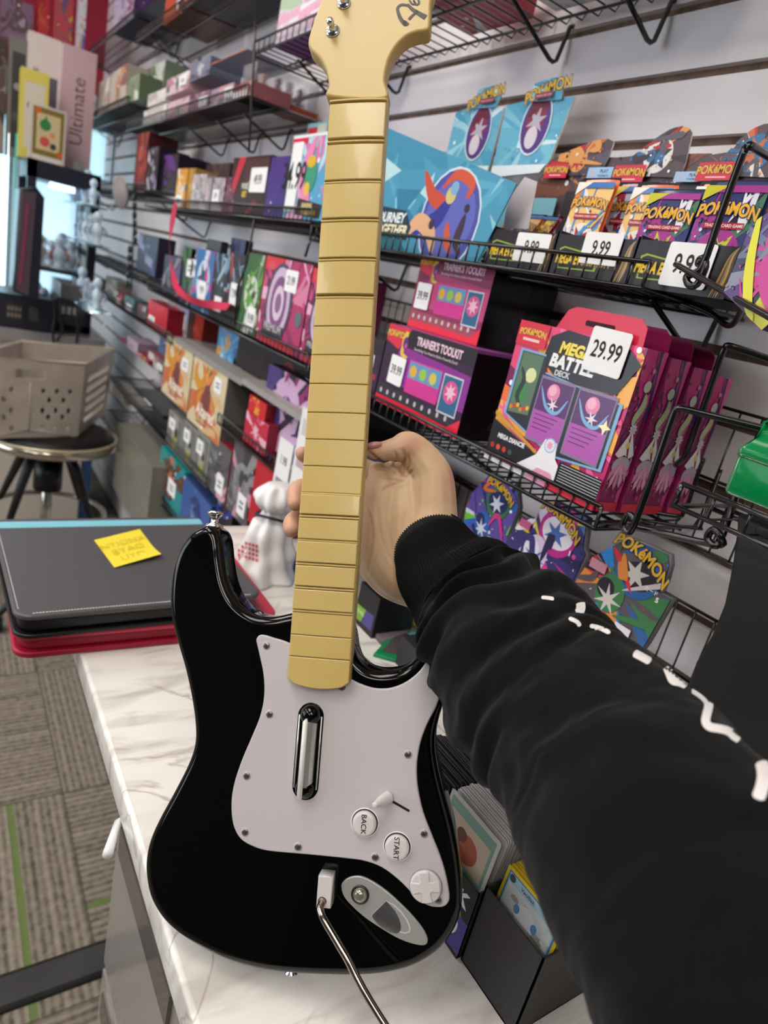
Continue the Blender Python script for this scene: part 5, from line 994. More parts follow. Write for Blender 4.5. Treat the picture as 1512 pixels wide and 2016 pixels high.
# ================================================================== left shelves: goods row by row
TG = (.30, .18, .34, .30)
def bl(P, seed, pal, hole=True):      # blister card artwork
    P.rect(0, 0, P.w, P.h, pal[0]); art(P, seed, pal, .5, .45, 6, True, 2); P.rect(P.w * .12, P.h * .8, P.w * .76, P.h * .12, pal[1])
ROW = [
 # name, label, category, X, z, px left, px right, py top, depth, side colour, palette, seed, tag(u,v,w,h,text) or None
 ('trading_card_box', 'pink and white patterned box with purple edge, beside the headstock on the highest shelf', 'card box', .61, .436, 541, 660, -30, .10, '#8b4a9c', ['#e9d6e4', '#d98ab8', '#f3eef2', '#b9d0b0', '#f0b8cc'], 1, None),
 ('card_box', 'orange-topped dark box on the high left shelf', 'card box', .62, .645, 322, 372, -25, .15, '#5a2c26', ['#b8543a', '#d98050', '#3a2428', '#e8e2dc', '#8c2a2a'], 2, (.55, .4, .4, .35, '4.99')),
 ('card_box', 'wide dark maroon box on the high left shelf above the wires', 'card box', .62, .645, 376, 520, -60, .16, '#241a1e', ['#3a1f22', '#542428', '#2a2024', '#7c3028'], 3, None),
 ('card_box', 'navy blue tall box, right of two at the far top left', 'card box', .606, .735, 268, 318, -25, .14, '#171b3c', ['#1c2148', '#2a2f66', '#12152c', '#3c3a78'], 4, None),
 ('card_box', 'navy and white tall box, left of two at the far top left', 'card box', .606, .735, 222, 262, -20, .14, '#22254c', ['#b8aec4', '#6a5a8c', '#2a2c5c', '#d8d0dc', '#8c5a7c'], 5, None),
 ('small_carton', 'white carton with a white tag, lowest and leftmost on the upper left shelf', 'carton', .61, .352, 281, 326, 212, .10, '#d8d0cc', ['#e0d9d5', '#c4bcb8', '#efe9e6'], 6, (.75, -.15, .22, .6, '')),
 ('small_carton', 'pale pink carton in the lower row beside the white one', 'carton', .61, .352, 328, 370, 196, .10, '#c9aab0', ['#d9bcc4', '#c28c9c', '#eadbe0', '#7c9c84'], 7, None),
 ('small_carton', 'mauve carton in the lower row left of the rust box', 'carton', .61, .352, 372, 410, 183, .10, '#6e5468', ['#8c6a80', '#a88498', '#5c4660', '#c4a8b8'], 8, (.5, .15, .42, .55, '7.99')),
 ('small_carton', 'grey and pink carton in the lower row under the orange box', 'carton', .61, .352, 412, 458, 170, .10, '#86707c', ['#a08898', '#c9a0a8', '#7a8cac', '#d8c4c4'], 9, (.62, .2, .34, .6, '7.99')),
 ('small_carton', 'dusty red carton in the lower row beside the rust box', 'carton', .61, .352, 460, 494, 163, .10, '#9c5a60', ['#a8686c', '#8c4850', '#c49090'], 10, None),
 ('small_carton', 'white carton stacked second from the left on the upper left shelf', 'carton', .615, .412, 290, 325, 180, .09, '#d8d2ce', ['#e2dcd8', '#c8c4c0', '#b8b0ac'], 11, None),
 ('small_carton', 'pink and white carton on top of the pale pink one', 'carton', .615, .422, 326, 371, 148, .09, '#cbb0b4', ['#dcc2c8', '#b88c98', '#f0e6e8', '#4c6a5c'], 12, (.6, .3, .3, .5, '')),
 ('small_carton', 'green and white carton standing behind the white cartons', 'carton', .70, .352, 275, 312, 128, .08, '#7c8c74', ['#8c9c80', '#4c7a44', '#d8dcd0', '#3a4a38'], 13, None),
 ('small_carton', 'slate blue carton stacked left of the orange box', 'carton', .615, .438, 374, 412, 118, .09, '#5c6478', ['#7c8496', '#98a0a8', '#5c5a74', '#c8ccc8'], 14, None),
 ('game_box', 'big orange and sky-blue game box lying on the carton row', 'game box', .606, .452, 414, 486, 112, .13, '#7a8aa0', ['#d8733c', '#8cb0c8', '#e8a050', '#c9c0a8', '#b85a34'], 15, (.4, .5, .15, .3, '')),
 ('booster_pack_box', 'yellow and blue slim pack, leftmost on the middle left shelf', 'card box', .606, .092, 343, 362, 332, .06, '#c08a30', ['#d8923a', '#3a6cae', '#e8c060', '#e4d8c8'], 16, (.1, .02, .6, .3, '')),
 ('booster_pack_box', 'mustard slim pack second from left on the middle left shelf', 'card box', .61, .092, 364, 378, 331, .06, '#a87c30', ['#b88a3a', '#8c6a2c', '#c9a04a'], 17, None),
 ('card_blister', 'white and grey rounded blister beside the mustard pack', 'blister pack', .605, .092, 374, 400, 343, .03, '#a09a9a', ['#b8b0b0', '#8c8488', '#d4cccc'], 18, None),
 ('card_blister', 'grey and rose blister left of the tagged grey one', 'blister pack', .606, .092, 388, 411, 350, .03, '#8c8084', ['#a4989c', '#7c6c74', '#d89cac', '#c8c0c0'], 19, None),
 ('card_blister', 'grey patterned blister with a small white tag, left of the maroon pack', 'blister pack', .606, .092, 413, 438, 350, .03, '#8a8488', ['#a09a9e', '#6c666c', '#c4bec0', '#d8b0bc'], 20, (.1, .25, .5, .4, '5.99')),
 ('card_blister', 'maroon blister directly left of the dark red-striped box', 'blister pack', .606, .092, 436, 457, 348, .03, '#5c2c40', ['#6c3a4c', '#4a2434', '#8c5464'], 21, None),
 ('card_box', 'small dark carton standing behind the grey blisters', 'card box', .70, .092, 395, 440, 322, .06, '#3c3034', ['#4a3a3e', '#2c2428', '#6c5450'], 22, None),
 ('deck_box', 'dark brown box with a red corner stripe, yellow lettering and a 49.99 tag', 'card box', .606, .092, 447, 519, 308, .10, '#2c2022', 'DARK', 23, (.55, .38, .40, .42, '49.99')),
 ('card_case', 'violet-blue card in a clear case left of the tall white tag', 'card case', .606, .092, 517, 553, 308, .02, '#8c8a90', ['#463a84', '#463a84', '#463a84'], 24, None),
 ('booster_box', 'pink and sky-blue booster box with a tall white 34.99 tag, left of the neck', 'booster box', .606, .092, 556, 650, 262, .12, '#4a8cac', 'SURG', 25, (.02, .08, .22, .84, '34.99')),
 ('booster_box', 'red-labelled teal box behind the pink and sky-blue booster box', 'booster box', .735, .092, 575, 650, 238, .05, '#78aab4', 'RL', 26, None),
 ('sleeve_pack', 'black and green sleeve pack at the left end of the hanging row', 'sleeve pack', .606, -.17, 352, 374, 488, .02, '#24202c', ['#2c2838', '#3a7c3c', '#1c1824', '#6c4c8c'], 27, (.4, .5, .5, .3, '')),
 ('sleeve_pack', 'grey sleeve pack with a tag left of the pink-edged one', 'sleeve pack', .606, -.17, 366, 390, 486, .02, '#6c6470', ['#8c8494', '#5c5464', '#b0a8b4'], 28, (.1, .5, .5, .28, '4.99')),
 ('sleeve_pack', 'blue sleeve pack with a hot pink edge', 'sleeve pack', .604, -.17, 376, 409, 492, .02, '#d8389c', ['#2f74a8', '#d83c9c', '#3a8cc0', '#24506c', '#c8d8e4'], 29, (.3, .2, .45, .3, '9.99')),
 ('sleeve_pack', 'dark grey sleeve pack behind the pink-edged one', 'sleeve pack', .64, -.17, 392, 418, 472, .02, '#38383c', ['#44444a', '#2c2c30', '#5c5c64'], 30, None),
 ('sleeve_pack', 'black and pale blue sleeve pack in the middle of the hanging row', 'sleeve pack', .606, -.17, 411, 437, 500, .02, '#1c2028', ['#24282e', '#6c94b0', '#3a4450', '#a0b8c4'], 31, (.3, .1, .5, .25, '4.99')),
 ('sleeve_pack', 'black sleeve pack with red and blue print, left of the orange edge', 'sleeve pack', .606, -.17, 438, 464, 500, .02, '#1a1a20', ['#24222a', '#b0483c', '#4c6c94', '#3a3640', '#8ca4b4'], 32, (.3, .3, .55, .3, '7.99')),
 ('sleeve_pack', 'navy sleeve pack peeping above the black ones', 'sleeve pack', .66, -.17, 436, 462, 470, .02, '#242a44', ['#2c3450', '#1c2238', '#46507c'], 33, None),
 ('deck_box', 'green deck pack with an orange edge left of the pink ring boxes', 'deck pack', .606, -.17, 466, 500, 500, .05, '#b86a34', ['#3c6c3a', '#5c9c34', '#2c4a34', '#c9d0c0', '#7cb040'], 34, (.5, .05, .42, .3, '9.99')),
 ('figure_box', 'pink blister box with silver rings and a tag, left of two at the neck', 'blister box', .606, -.17, 503, 585, 512, .07, '#7c2c54', 'RING', 35, (.5, .66, .26, .24, '21.99')),
 ('figure_box', 'pink blister box with silver rings, right of two and cut by the guitar neck', 'blister box', .606, -.17, 588, 660, 535, .07, '#7c2c54', 'RING', 36, None),
 ('magazine_box', 'tan box with fiery orange artwork, left of the pair on the lower shelf', 'boxed set', .606, -.465, 318, 367, 675, .17, '#7c766e', 'FIRE', 37, (.66, .62, .22, .20, '')),
 ('magazine_box', 'tan box with fiery orange artwork, right of the pair and nearer', 'boxed set', .606, -.475, 368, 430, 712, .17, '#6e6a66', 'FIRE', 38, (.68, .66, .20, .20, '')),
 ('card_box', 'small blue and red carton at the left end of the tan pair', 'card box', .62, -.36, 312, 338, 655, .05, '#6c3040', ['#4c6c94', '#b83c50', '#c0c8d0', '#2c3c5c'], 39, None),
 ('card_box', 'grey and red tagged carton left of the tan boxes', 'card box', .62, -.43, 290, 322, 702, .06, '#8c2c3c', ['#6c6468', '#a83448', '#c8c4c0', '#443c40'], 40, (.6, .3, .3, .4, '')),
 ('card_box', 'sky-blue creature box standing on the long grey cartons', 'card box', .66, -.285, 425, 462, 638, .03, '#4c84b0', ['#4c94c8', '#7cb8dc', '#3a6ca0', '#c89858', '#e0e8ec'], 41, None),
 ('card_box', 'red upright box behind the tan boxes', 'card box', .68, -.285, 368, 396, 612, .05, '#7c241c', ['#9c3424', '#7c241c', '#b84c34'], 42, None),
 ('card_box', 'white and brown illustrated box left of the red upright box', 'card box', .66, -.285, 326, 366, 595, .05, '#7c7478', ['#a8a0a4', '#c8b8a8', '#7c5c4c', '#8ca0b8', '#c05040'], 43, (.6, .2, .3, .5, '')),
 ('game_case', 'bright crimson case with yellow label at the left shelf end', 'game case', .606, -.29, 289, 326, 598, .06, '#8c1428', ['#c01c34', '#a0182c', '#d8243c', '#c8a02c'], 44, (.1, .15, .3, .25, '')),
 ('blister_figure', 'grey blister figure with a yellow-green base, left of three', 'blister figure', .606, -.60, 327, 354, 818, .04, '#74746c', 'FIG', 45, (.1, .5, .4, .32, '')),
 ('blister_figure', 'grey blister figure with a yellow-green base, middle of three', 'blister figure', .606, -.60, 355, 378, 836, .04, '#74746c', 'FIG', 46, (.1, .5, .45, .32, '')),
 ('blister_figure', 'grey blister figure with a yellow-green base, right of three', 'blister figure', .606, -.60, 379, 404, 856, .04, '#74746c', 'FIG', 47, (.1, .5, .45, .32, '')),
 ('card_blister', 'grey metallic blister with pink figure and red edge below the tan boxes', 'blister pack', .606, -.60, 405, 441, 872, .03, '#8c2430', ['#5c5c60', '#7c7c80', '#444448', '#d8a4b4', '#98989c'], 48, (.5, .1, .35, .35, '')),
 ('card_blister', 'grey metallic blister left of the bright red box', 'blister pack', .606, -.60, 444, 484, 885, .03, '#8c2430', ['#545458', '#747478', '#3c3c40', '#c890a4', '#8c8c90'], 49, (.5, .1, .35, .3, '')),
 ('playmat_box', 'bright red box with a small white emblem beside the white bag', 'card box', .606, -.575, 485, 545, 928, .12, '#8c1020', 'REDB', 50, None),
 ('card_pack', 'small red and yellow pack, upper of the two on the low shelf', 'card pack', .606, -.352, 486, 518, 786, .03, '#8c1c24', ['#c8242c', '#d8a83c', '#a01c28', '#e04838'], 51, None),
 ('card_pack', 'small red pack with pink streaks, lower of the two on the low shelf', 'card pack', .604, -.405, 478, 520, 822, .03, '#8c1c34', ['#c02440', '#d85c8c', '#a01c34', '#e8b0c0'], 52, None),
 ('card_box', 'dark carton with a green patch behind the price cards', 'card box', .68, -.405, 505, 600, 790, .08, '#3a3638', ['#5c585a', '#3c383a', '#4c7a3c', '#2c282a'], 53, None),
 ('booster_box', 'black booster box with red shapes under the long grey cartons', 'booster box', .66, -.285, 458, 700, 700, .10, '#16141a', ['#1c1820', '#3a1c24', '#24202c', '#7c2c34'], 54, None),
 ('price_card', 'white price card reading 1.98 on the low shelf front', 'price card', .592, -.445, 535, 560, 868, .002, '#e4e4e4', 'PC1', 55, None),
 ('price_card', 'tall white price card with faint print next to the guitar neck', 'price card', .592, -.45, 563, 600, 812, .002, '#e4e4e4', 'PC2', 56, None),
 ('card_box', 'black carton with orange and grey teal-edged print near the bottom', 'card box', .606, -.79, 308, 352, 902, .05, '#1c9c9c', ['#2a8c90', '#c86c3c', '#b8b4b0', '#38383c', '#5c4438'], 57, (.45, .3, .3, .3, '')),
 ('card_box', 'black carton with a white tag on the bottom shelf', 'card box', .606, -.79, 278, 330, 958, .12, '#121214', ['#161618', '#1c1c20', '#222226'], 58, (.15, .45, .22, .35, '')),
 ('card_box', 'blue and white striped carton behind the binder spine', 'card box', .606, -.79, 352, 402, 965, .08, '#2c4478', ['#3a5c9c', '#b8c4dc', '#24346c', '#6c88b8'], 59, None),
 ('card_box', 'black and blue printed carton right of the striped one', 'card box', .62, -.79, 404, 440, 958, .08, '#14161c', ['#1c1e2a', '#2c3c8c', '#16181e', '#8c94a8'], 60, None),
 ('card_box', 'navy and red tagged carton, upper of the pair at the left shelf end', 'card box', .606, -.535, 268, 322, 795, .08, '#1c1c24', ['#283050', '#c02c48', '#1c1c24', '#4c5478'], 61, (.35, .3, .25, .5, '')),
 ('card_box', 'navy and crimson tagged carton, lower of the pair at the left shelf end', 'card box', .606, -.60, 270, 320, 835, .08, '#1c1c24', ['#2c3860', '#c82444', '#1c1c24', '#4c5478'], 62, (.35, .3, .25, .5, '')),
 ('toy_box', 'magenta and pink toy box in the far column, left', 'toy box', .606, -.42, 229, 250, 672, .08, '#7c2850', ['#a83c6c', '#c8a0b8', '#7c3050', '#d8d0d8'], 63, None),
 ('toy_box', 'pale lilac toy box in the far column, middle', 'toy box', .606, -.42, 250, 270, 668, .08, '#8c7c8c', ['#b0a0b0', '#8c6c88', '#d0b8c8', '#74606c'], 64, None),
 ('toy_box', 'crimson and yellow toy box in the far column, right', 'toy box', .606, -.42, 270, 292, 700, .08, '#7c1c34', ['#8c2444', '#c8a838', '#5c2438', '#b84c68'], 65, None),
 ('figure_pack', 'white figure pack below the lilac toy box, left', 'figure pack', .606, -.60, 221, 244, 782, .06, '#9c9894', ['#b8b4b0', '#8c8884', '#5c5854', '#d4d0cc'], 66, None),
 ('figure_pack', 'white figure pack below the lilac toy box, right', 'figure pack', .606, -.60, 246, 266, 790, .06, '#98908c', ['#b4a8a4', '#7c7470', '#c86c6c', '#d8d0cc'], 67, None),
 ('storage_tub', 'olive-grey translucent tub on the bottom shelf beside the stool', 'tub', .56, -.93, 222, 285, 872, .20, '#77766a', ['#77766a', '#7c7b6e', '#6f6e62'], 68, None),
 ('red_pack', 'dark red pack with a white tag, far row left', 'card pack', .606, -.292, 222, 240, 575, .05, '#6c1c2c', ['#7c2434', '#98a8a4', '#5c2030', '#c04c50'], 69, (.4, .1, .4, .4, '')),
 ('red_pack', 'teal and red pack with a white tag, far row middle', 'card pack', .606, -.292, 243, 262, 585, .05, '#3c5c5c', ['#3c6464', '#a83040', '#2c4c50', '#c8ccc8'], 70, (.3, .1, .5, .4, '')),
 ('figure_pack', 'grey cluttered figure pack at the far shelf end', 'figure pack', .606, -.292, 206, 228, 548, .06, '#74706c', ['#8c8884', '#5c5854', '#b8b0a8', '#443c3c'], 71, None),
 ('card_box', 'dark red spined box standing on the far dark shelf', 'card box', .606, .14, 262, 284, 262, .10, '#4c1820', ['#6c2028', '#8c3434', '#3c1c24', '#b85048'], 72, None),
 ('card_box', 'black and white striped box beside the dark red spined box', 'card box', .606, .14, 286, 306, 290, .10, '#201c28', ['#2a2430', '#8c84a0', '#1c1824', '#c8c4d0'], 73, None),
 ('card_box', 'black and violet box at the near end of the far dark shelf', 'card box', .62, .14, 307, 345, 305, .10, '#1c1626', ['#241c2c', '#5c2c84', '#181420', '#443058'], 74, None),
 ('figure_pack', 'dark violet figure pack below the far dark shelf', 'figure pack', .64, -.14, 268, 305, 462, .06, '#242038', ['#2c2844', '#46447c', '#1c1a2a', '#8c8cac'], 75, None),
 ('figure_pack', 'grey and red figure pack at the left of the hanging row', 'figure pack', .62, -.292, 268, 286, 600, .05, '#5c4448', ['#74585c', '#a83c44', '#4c3c40', '#98a0a0'], 76, None),
 ('figure_pack', 'dark figure pack with purple print left of the hanging row', 'figure pack', .64, -.17, 318, 350, 505, .04, '#2a2430', ['#342c3c', '#5c4874', '#24202c', '#8c8490'], 77, None),
 ('cream_figure_box', 'clear figure box with orange and white toys, far shelf left', 'figure box', .606, .445, 188, 212, 158, .08, '#a89c90', ['#b8aca0', '#c88c50', '#8c8478', '#e0d8cc'], 78, None),
 ('cream_figure_box', 'clear figure box with orange and white toys, far shelf right', 'figure box', .606, .445, 214, 246, 135, .08, '#a8a094', ['#c0b4a8', '#c89040', '#e4dcd4', '#8c5c54', '#7c8078'], 79, None),
 ('cream_figure_box', 'green and white striped box at the near end of the far shelf', 'figure box', .606, .445, 248, 272, 150, .08, '#5c6c50', ['#7c8c6c', '#d0d4c4', '#3c6c34', '#a4a898'], 80, None)]
def special(kind):
    def dark(P): P.rect(0, 0, P.w, P.h, '#3a2a2a'); P.rect(0, 0, P.w, P.h * .45, '#332628'); P.poly([(0, P.h * .3), (P.w * .18, P.h), (P.w * .36, P.h), (P.w * .1, P.h * .3)], '#c83440'); P.rect(P.w * .36, P.h * .55, P.w * .6, P.h * .4, '#4a3634'); P.text('POK\u00c9', P.w * .42, P.h * .48, P.h * .14, '#d8dcc8', .04); P.text('GET', P.w * .42, P.h * .34, P.h * .14, '#d8c03c', .05); P.poly([(P.w * .5, 0), (P.w * .7, P.h * .25), (P.w * .78, P.h * .2), (P.w * .6, 0)], '#8c2c34')
    def surg(P):
        P.rect(0, 0, P.w, P.h, '#56a8cc'); art(P, 5, ['#8cccdf', '#d97cae', '#3a8cb8', '#b8e0ea', '#e8a8c8'], .6, .5, 12, False, 5); P.swoosh([(.5, .98), (.35, .6), (.45, .2), (.4, 0)], .09, '#e88cb8'); P.disc(P.w * .48, P.h * .52, P.h * .17, '#3f9c7c', 1.2); P.disc(P.w * .46, P.h * .68, P.h * .12, '#e0b838', .6); P.disc(P.w * .44, P.h * .36, P.h * .08, '#e8c040'); P.poly([(0, P.h), (P.w * .32, P.h), (P.w * .32, P.h * .9), (0, P.h * .9)], '#d83048')
        P.poly([(P.w * .28, P.h * .05), (P.w * .3, P.h * .25), (P.w * .8, P.h * .18), (P.w * .78, P.h * .02)], '#2f2a24'); P.text('SURGING', P.w * .5, P.h * .165, P.h * .07, '#e8d8a0', .04); P.text('TOGETHER', P.w * .54, P.h * .085, P.h * .085, '#e8c860', .04)
        P.rect(0, P.h * .965, P.w, P.h * .035, '#e8f0f2')
    def rl(P):
        P.rect(0, 0, P.w, P.h, '#8cc0c4')
        for k in (0, .5): P.rect(P.w * (k + .02), P.h * .72, P.w * .24, P.h * .24, '#cc3448'); P.text(LOGO, P.w * (k + .14), P.h * .86, P.w * .06, '#e0b04c', .03); P.rect(P.w * (k + .27), P.h * .72, P.w * .2, P.h * .26, ['#d8d4c8', '#c89aa4'][int(k * 2)])
    def ring(P):
        P.rect(0, 0, P.w, P.h, '#b03468'); art(P, 3, ['#c84c80', '#8c2c5c', '#d87ca0', '#e8b0c8', '#64204c'], .5, .5, 12, False, 6); P.poly([(0, P.h), (P.w * .45, P.h), (P.w * .3, P.h * .86), (0, P.h * .84)], '#d03040'); P.disc(P.w * .14, P.h * .90, P.w * .08, '#d84858', .5)
        P.disc(P.w * .42, P.h * .50, P.w * .30, '#4c3c54', 1.2); P.disc(P.w * .42, P.h * .50, P.w * .25, '#c9b4cc', 1.3); P.disc(P.w * .42, P.h * .50, P.w * .18, '#7c4c7c', 1.35); P.disc(P.w * .42, P.h * .5, P.w * .12, '#d8c4d4', 1.35); P.disc(P.w * .42, P.h * .5, P.w * .07, '#8c5c8c', 1.3)
        P.rect(P.w * .1, 0, P.w * .8, P.h * .08, '#c82c40'); P.rect(P.w * .12, P.h * .10, P.w * .5, P.h * .15, '#2c2630'); P.text('PREMIUM', P.w * .37, P.h * .2, P.w * .1, '#c0bcc0', .02); P.disc(P.w * .9, P.h * .4, P.w * .07, '#5c6c74')
    def fire(P):
        P.rect(0, 0, P.w, P.h, '#d6c8a6'); P.rect(P.w * .04, P.h * .03, P.w * .92, P.h * .94, '#d9c9a4'); art(P, 9, ['#d8b484', '#c88c50', '#e0c898', '#c8744c', '#dcb078'], .5, .55, 7, False, 4)
        for k in range(7): P.swoosh([(.3 + .06 * k, .12), (.2 + .09 * k, .4), (.45 + .04 * (k % 3), .6), (.3 + .07 * k, .92)], .05, ['#c86c3c', '#d8943c', '#a84c34', '#e0a848', '#8c4438', '#c85c40', '#d88c50'][k])
        P.swoosh([(.15, .9), (.12, .7), (.3, .6), (.4, .8)], .05, '#d89430'); P.disc(P.w * .52, P.h * .45, P.w * .12, '#7c4440', 1.3); P.text('Altered', P.w * .52, P.h * .27, P.w * .17, '#f2e8d4', .03, .2); P.rect(P.w * .3, P.h * .08, P.w * .3, P.h * .03, '#b04c38')
    def fig(P): P.rect(0, 0, P.w, P.h, '#8a8a84'); P.rect(P.w * .1, P.h * .08, P.w * .8, P.h * .84, '#6c6c68'); P.disc(P.w * .5, P.h * .5, P.w * .22, '#9c9c94', 1.8); P.disc(P.w * .55, P.h * .2, P.w * .14, '#a4a434'); P.disc(P.w * .6, P.h * .5, P.w * .1, '#2c2c2c')
    def redb(P): P.rect(0, 0, P.w, P.h, '#b8152c'); P.star(P.w * .5, P.h * .45, P.h * .04, P.h * .08, 5, '#d8b8bc')
    def pc1(P): P.rect(0, 0, P.w, P.h, '#e8e8e8'); P.text('1.98', P.w * .5, P.h * .62, P.w * .36, '#222222', .02, 0, .8); P.rect(P.w * .15, P.h * .15, P.w * .7, P.h * .12, '#8c8c90')
    def pc2(P):
        P.rect(0, 0, P.w, P.h, '#e6e6e6')
        for k in range(3): P.rect(P.w * .12, P.h * (.1 + .32 * k), P.w * .76, P.h * .16, ['#c4c0c0', '#b8a0a4', '#cac6c6'][k])
    return dict(DARK=dark, SURG=surg, RL=rl, RING=ring, FIRE=fire, FIG=fig, REDB=redb, PC1=pc1, PC2=pc2)[kind]
for (nm, lab, cat, X, zr, pl, pr, pt, dep, side, pal, seed, tg) in ROW:
    draw = special(pal) if isinstance(pal, str) else (lambda P, pal=pal, seed=seed: (P.rect(0, 0, P.w, P.h, pal[0]), art(P, seed, pal, .5, .5, 7, True, 3)))
    if tg: tg = (tg[0], tg[1], tg[2], tg[3], tg[4])
    o = box(nm, lab, cat, X, zr, pl, pr, pt, dep, side, draw, tagt=tg, rough=.32)
# rust-coloured game box with its long side towards us, and a clear figure case on it
yr = 1.735; zb = Z0 + .352; zt_ = solZ(172, .60, yr)
mb = MB(); mb.box((.605, yr, zb), (.79, yr + .10, zt_), mat('#a8462a', .35)); o = tag(mb.build('game_box'), 'rust-orange game box with white ends and blue lettering at the shelf end', 'game box')
P = Panel(Vector((.605, yr, zb)), UXv, UZ, .185, zt_ - zb); P.rect(0, 0, P.w, P.h, '#a4482c'); P.rect(0, 0, P.w, P.h * .12, '#d8ccc8'); P.text('MAGIC', P.w * .52, P.h * .58, P.h * .34, '#3c4478', .05); P.text('THE GATHERING', P.w * .56, P.h * .34, P.h * .13, '#c87c5c', .0); P.disc(P.w * .88, P.h * .55, P.h * .1, '#4c3430'); P.rect(0, P.h * .12, P.w * .02, P.h * .88, '#d8ccc8'); P.build('side_artwork', o)
P = Panel(Vector((.605, yr + .10, zb)), UY, UZ, .10, zt_ - zb); P.rect(0, 0, P.w, P.h, '#e0d8d6'); P.text('19', P.w * .4, P.h * .6, P.h * .3, '#3c3c3c', .02); P.build('front_artwork', o)
CLEAR = mat('#e8eef2', .05, trans=.96, alpha=.5)
def clearcase(name, lab, p0, p1, items, group=None, cat='display case'):
    mb = MB(); mb.box(p0, p1, CLEAR); o = tag(mb.build(name), lab, cat, group); c = [(a + b) / 2 for a, b in zip(p0, p1)]
    for k, (dx, dy, r, h, col) in enumerate(items):
        q = MB(); base = Vector((c[0] + dx, c[1] + dy, p0[2] + .002)); q.lathe(base, (0, 0, 1), [(r, 0), (r * 1.1, h * .15), (r * .6, h * .35), (r * .85, h * .55), (r * .5, h * .68), (r * .75, h * .82), (r * .45, h * .98), (.0005, h)], mat(col, .4), 10); f = q.build('toy_figure', o)
    return o
clearcase('figure_case', 'clear plastic case of small toy figures on top of the rust-orange box', (.62, yr, zt_ + .002), (.785, yr + .09, zt_ + .062), [(-.05, 0, .016, .045, '#c8a8a0'), (-.01, 0, .012, .05, '#8c7478'), (.02, .0, .014, .05, '#b8b0b4'), (.05, 0, .012, .045, '#7c6c74')])
# long grey cartons behind the tan boxes
mb = MB(); mb.box((.602, 1.16, Z0 - .284), (.70, 1.50, Z0 - .270), mat('#9a9590', .5)); mb.box((.602, 1.50, Z0 - .29), (.78, 2.08, Z0 - .276), mat('#8f8b88', .5)); tag(mb.build('display_board'), 'long grey board lying over the low shelf behind the tan boxes', 'board')
# flat boxes on the highest shelf near the headstock
for i, (y0, y1, c, l) in enumerate(((.95, 1.10, '#b03c4c', 'flat red and white box on the highest shelf, seen through the wires beside the headstock'), (.60, .90, '#b8bcc4', 'flat pale grey box on the highest shelf, seen through the wires'), (.33, .56, '#5c7ca8', 'flat blue and violet box on the highest shelf near the top right'))):
    mb = MB(); mb.box((.62, y0, Z0 + .434), (.76, y1, Z0 + .50), mat(c, .5)); o = tag(mb.build('flat_box'), l, 'card box'); P = Panel(Vector((.62, y1, Z0 + .434)), UXv, UY, .14, y1 - y0, off=.0005); P.rect(0, 0, P.w, P.h, c); art(P, 70 + i, [c, '#d8d4d8', '#8c8490', '#b8b4bc'], .5, .5, 5, False, 3); P.build('underside_print', o)
# lanyard hanging from the middle shelf
pts = [(346, 398), (340, 430), (334, 470), (334, 500), (341, 545), (352, 572), (380, 592), (415, 600), (450, 604)]
mb = MB(); Q = crom([tuple(onX(x, y, .585)) for x, y in pts], 5, False); n = len(Q)
vs = []
for i, q in enumerate(Q):
    a = Vector(Q[max(i - 1, 0)]); b = Vector(Q[min(i + 1, n - 1)]); t = (b - a).normalized(); s_ = t.cross(UXv).normalized(); tw = .5 * math.sin(i * .35); s_ = (s_ * math.cos(tw) + UXv * math.sin(tw)); wd = .010
    vs += [Vector(q) + s_ * wd, Vector(q) - s_ * wd]
mb.add(vs + [v + Vector((.001, 0, 0)) for v in vs], [(2 * i, 2 * i + 1, 2 * i + 3, 2 * i + 2) for i in range(n - 1)] + [(2 * n + 2 * i + 2, 2 * n + 2 * i + 3, 2 * n + 2 * i + 1, 2 * n + 2 * i) for i in range(n - 1)], mat('#c8284a', .5), True)
tag(mb.build('lanyard'), 'red printed lanyard looping down from the middle shelf on the left', 'lanyard')
# chain of clips hanging at the section end
mb = MB(); 
for i in range(12):
    p = onX(264 + 1.0 * i * (-1.2 if i > 6 else .3), 372 + i * 17, .585); mb.ball(p, .012, mat('#2c3436', .3), sx=.7, sy=.7, sz=1.2, n=6)
mb.tube([onX(266, 370, .585), onX(258, 570, .585)], .003, BLACKWIRE, 6); tag(mb.build('clip_strip'), 'dark hanging strip of small clips at the end of the far shelves', 'clip strip')
mb = MB(); a = onX(240, 380, .56); mb.lathe(a, (-1, -.3, -.2), [(.0, 0), (.05, .0), (.055, .005), (.05, .01), (.0001, .012)], mat('#8c8380', .5), 20); tag(mb.build('wall_knob'), 'round taupe disc hanging below the far dark shelf', 'disc')
# ================================================================== far left: stool, crate, back counter, glass case
def L3(p, q, t): return p.lerp(q, t)
YC_ = 2.5; zc = onY(170, 862, YC_).z; ztop = onY(168, 716, YC_).z
BR = onZ(225, 687, ztop); BLc = onZ(55, 673, ztop); d1 = BLc - BR; ux = d1.normalized() * -1; ux.z = 0; BR.z = 0; FRc = onZ(168, 716, ztop); FRc.z = 0
uy = (BR - FRc); Dp = uy.length; uy.normalize(); Wd = 2.0 * (FRc - onZ(75, 707, ztop)).length; Wd = min(.36, Wd); BL = FRc - ux * Wd
CRM = m_noise('crate_plastic', '#b7ada2', '#c9c0b5', 14, .5)
cr = thing('storage_crate', 'cream plastic storage crate with round holes and a hand slot, standing on the stool', 'crate', (BL.x, BL.y, zc))
Hc = ztop - zc
def cw(a, b, h): s = .93 + .07 * h / Hc; c = FRc - ux * (Wd / 2) + uy * (Dp / 2); return Vector((c.x, c.y, zc + h)) + ux * ((a - .5) * Wd * s) + uy * ((b - .5) * Dp * s)
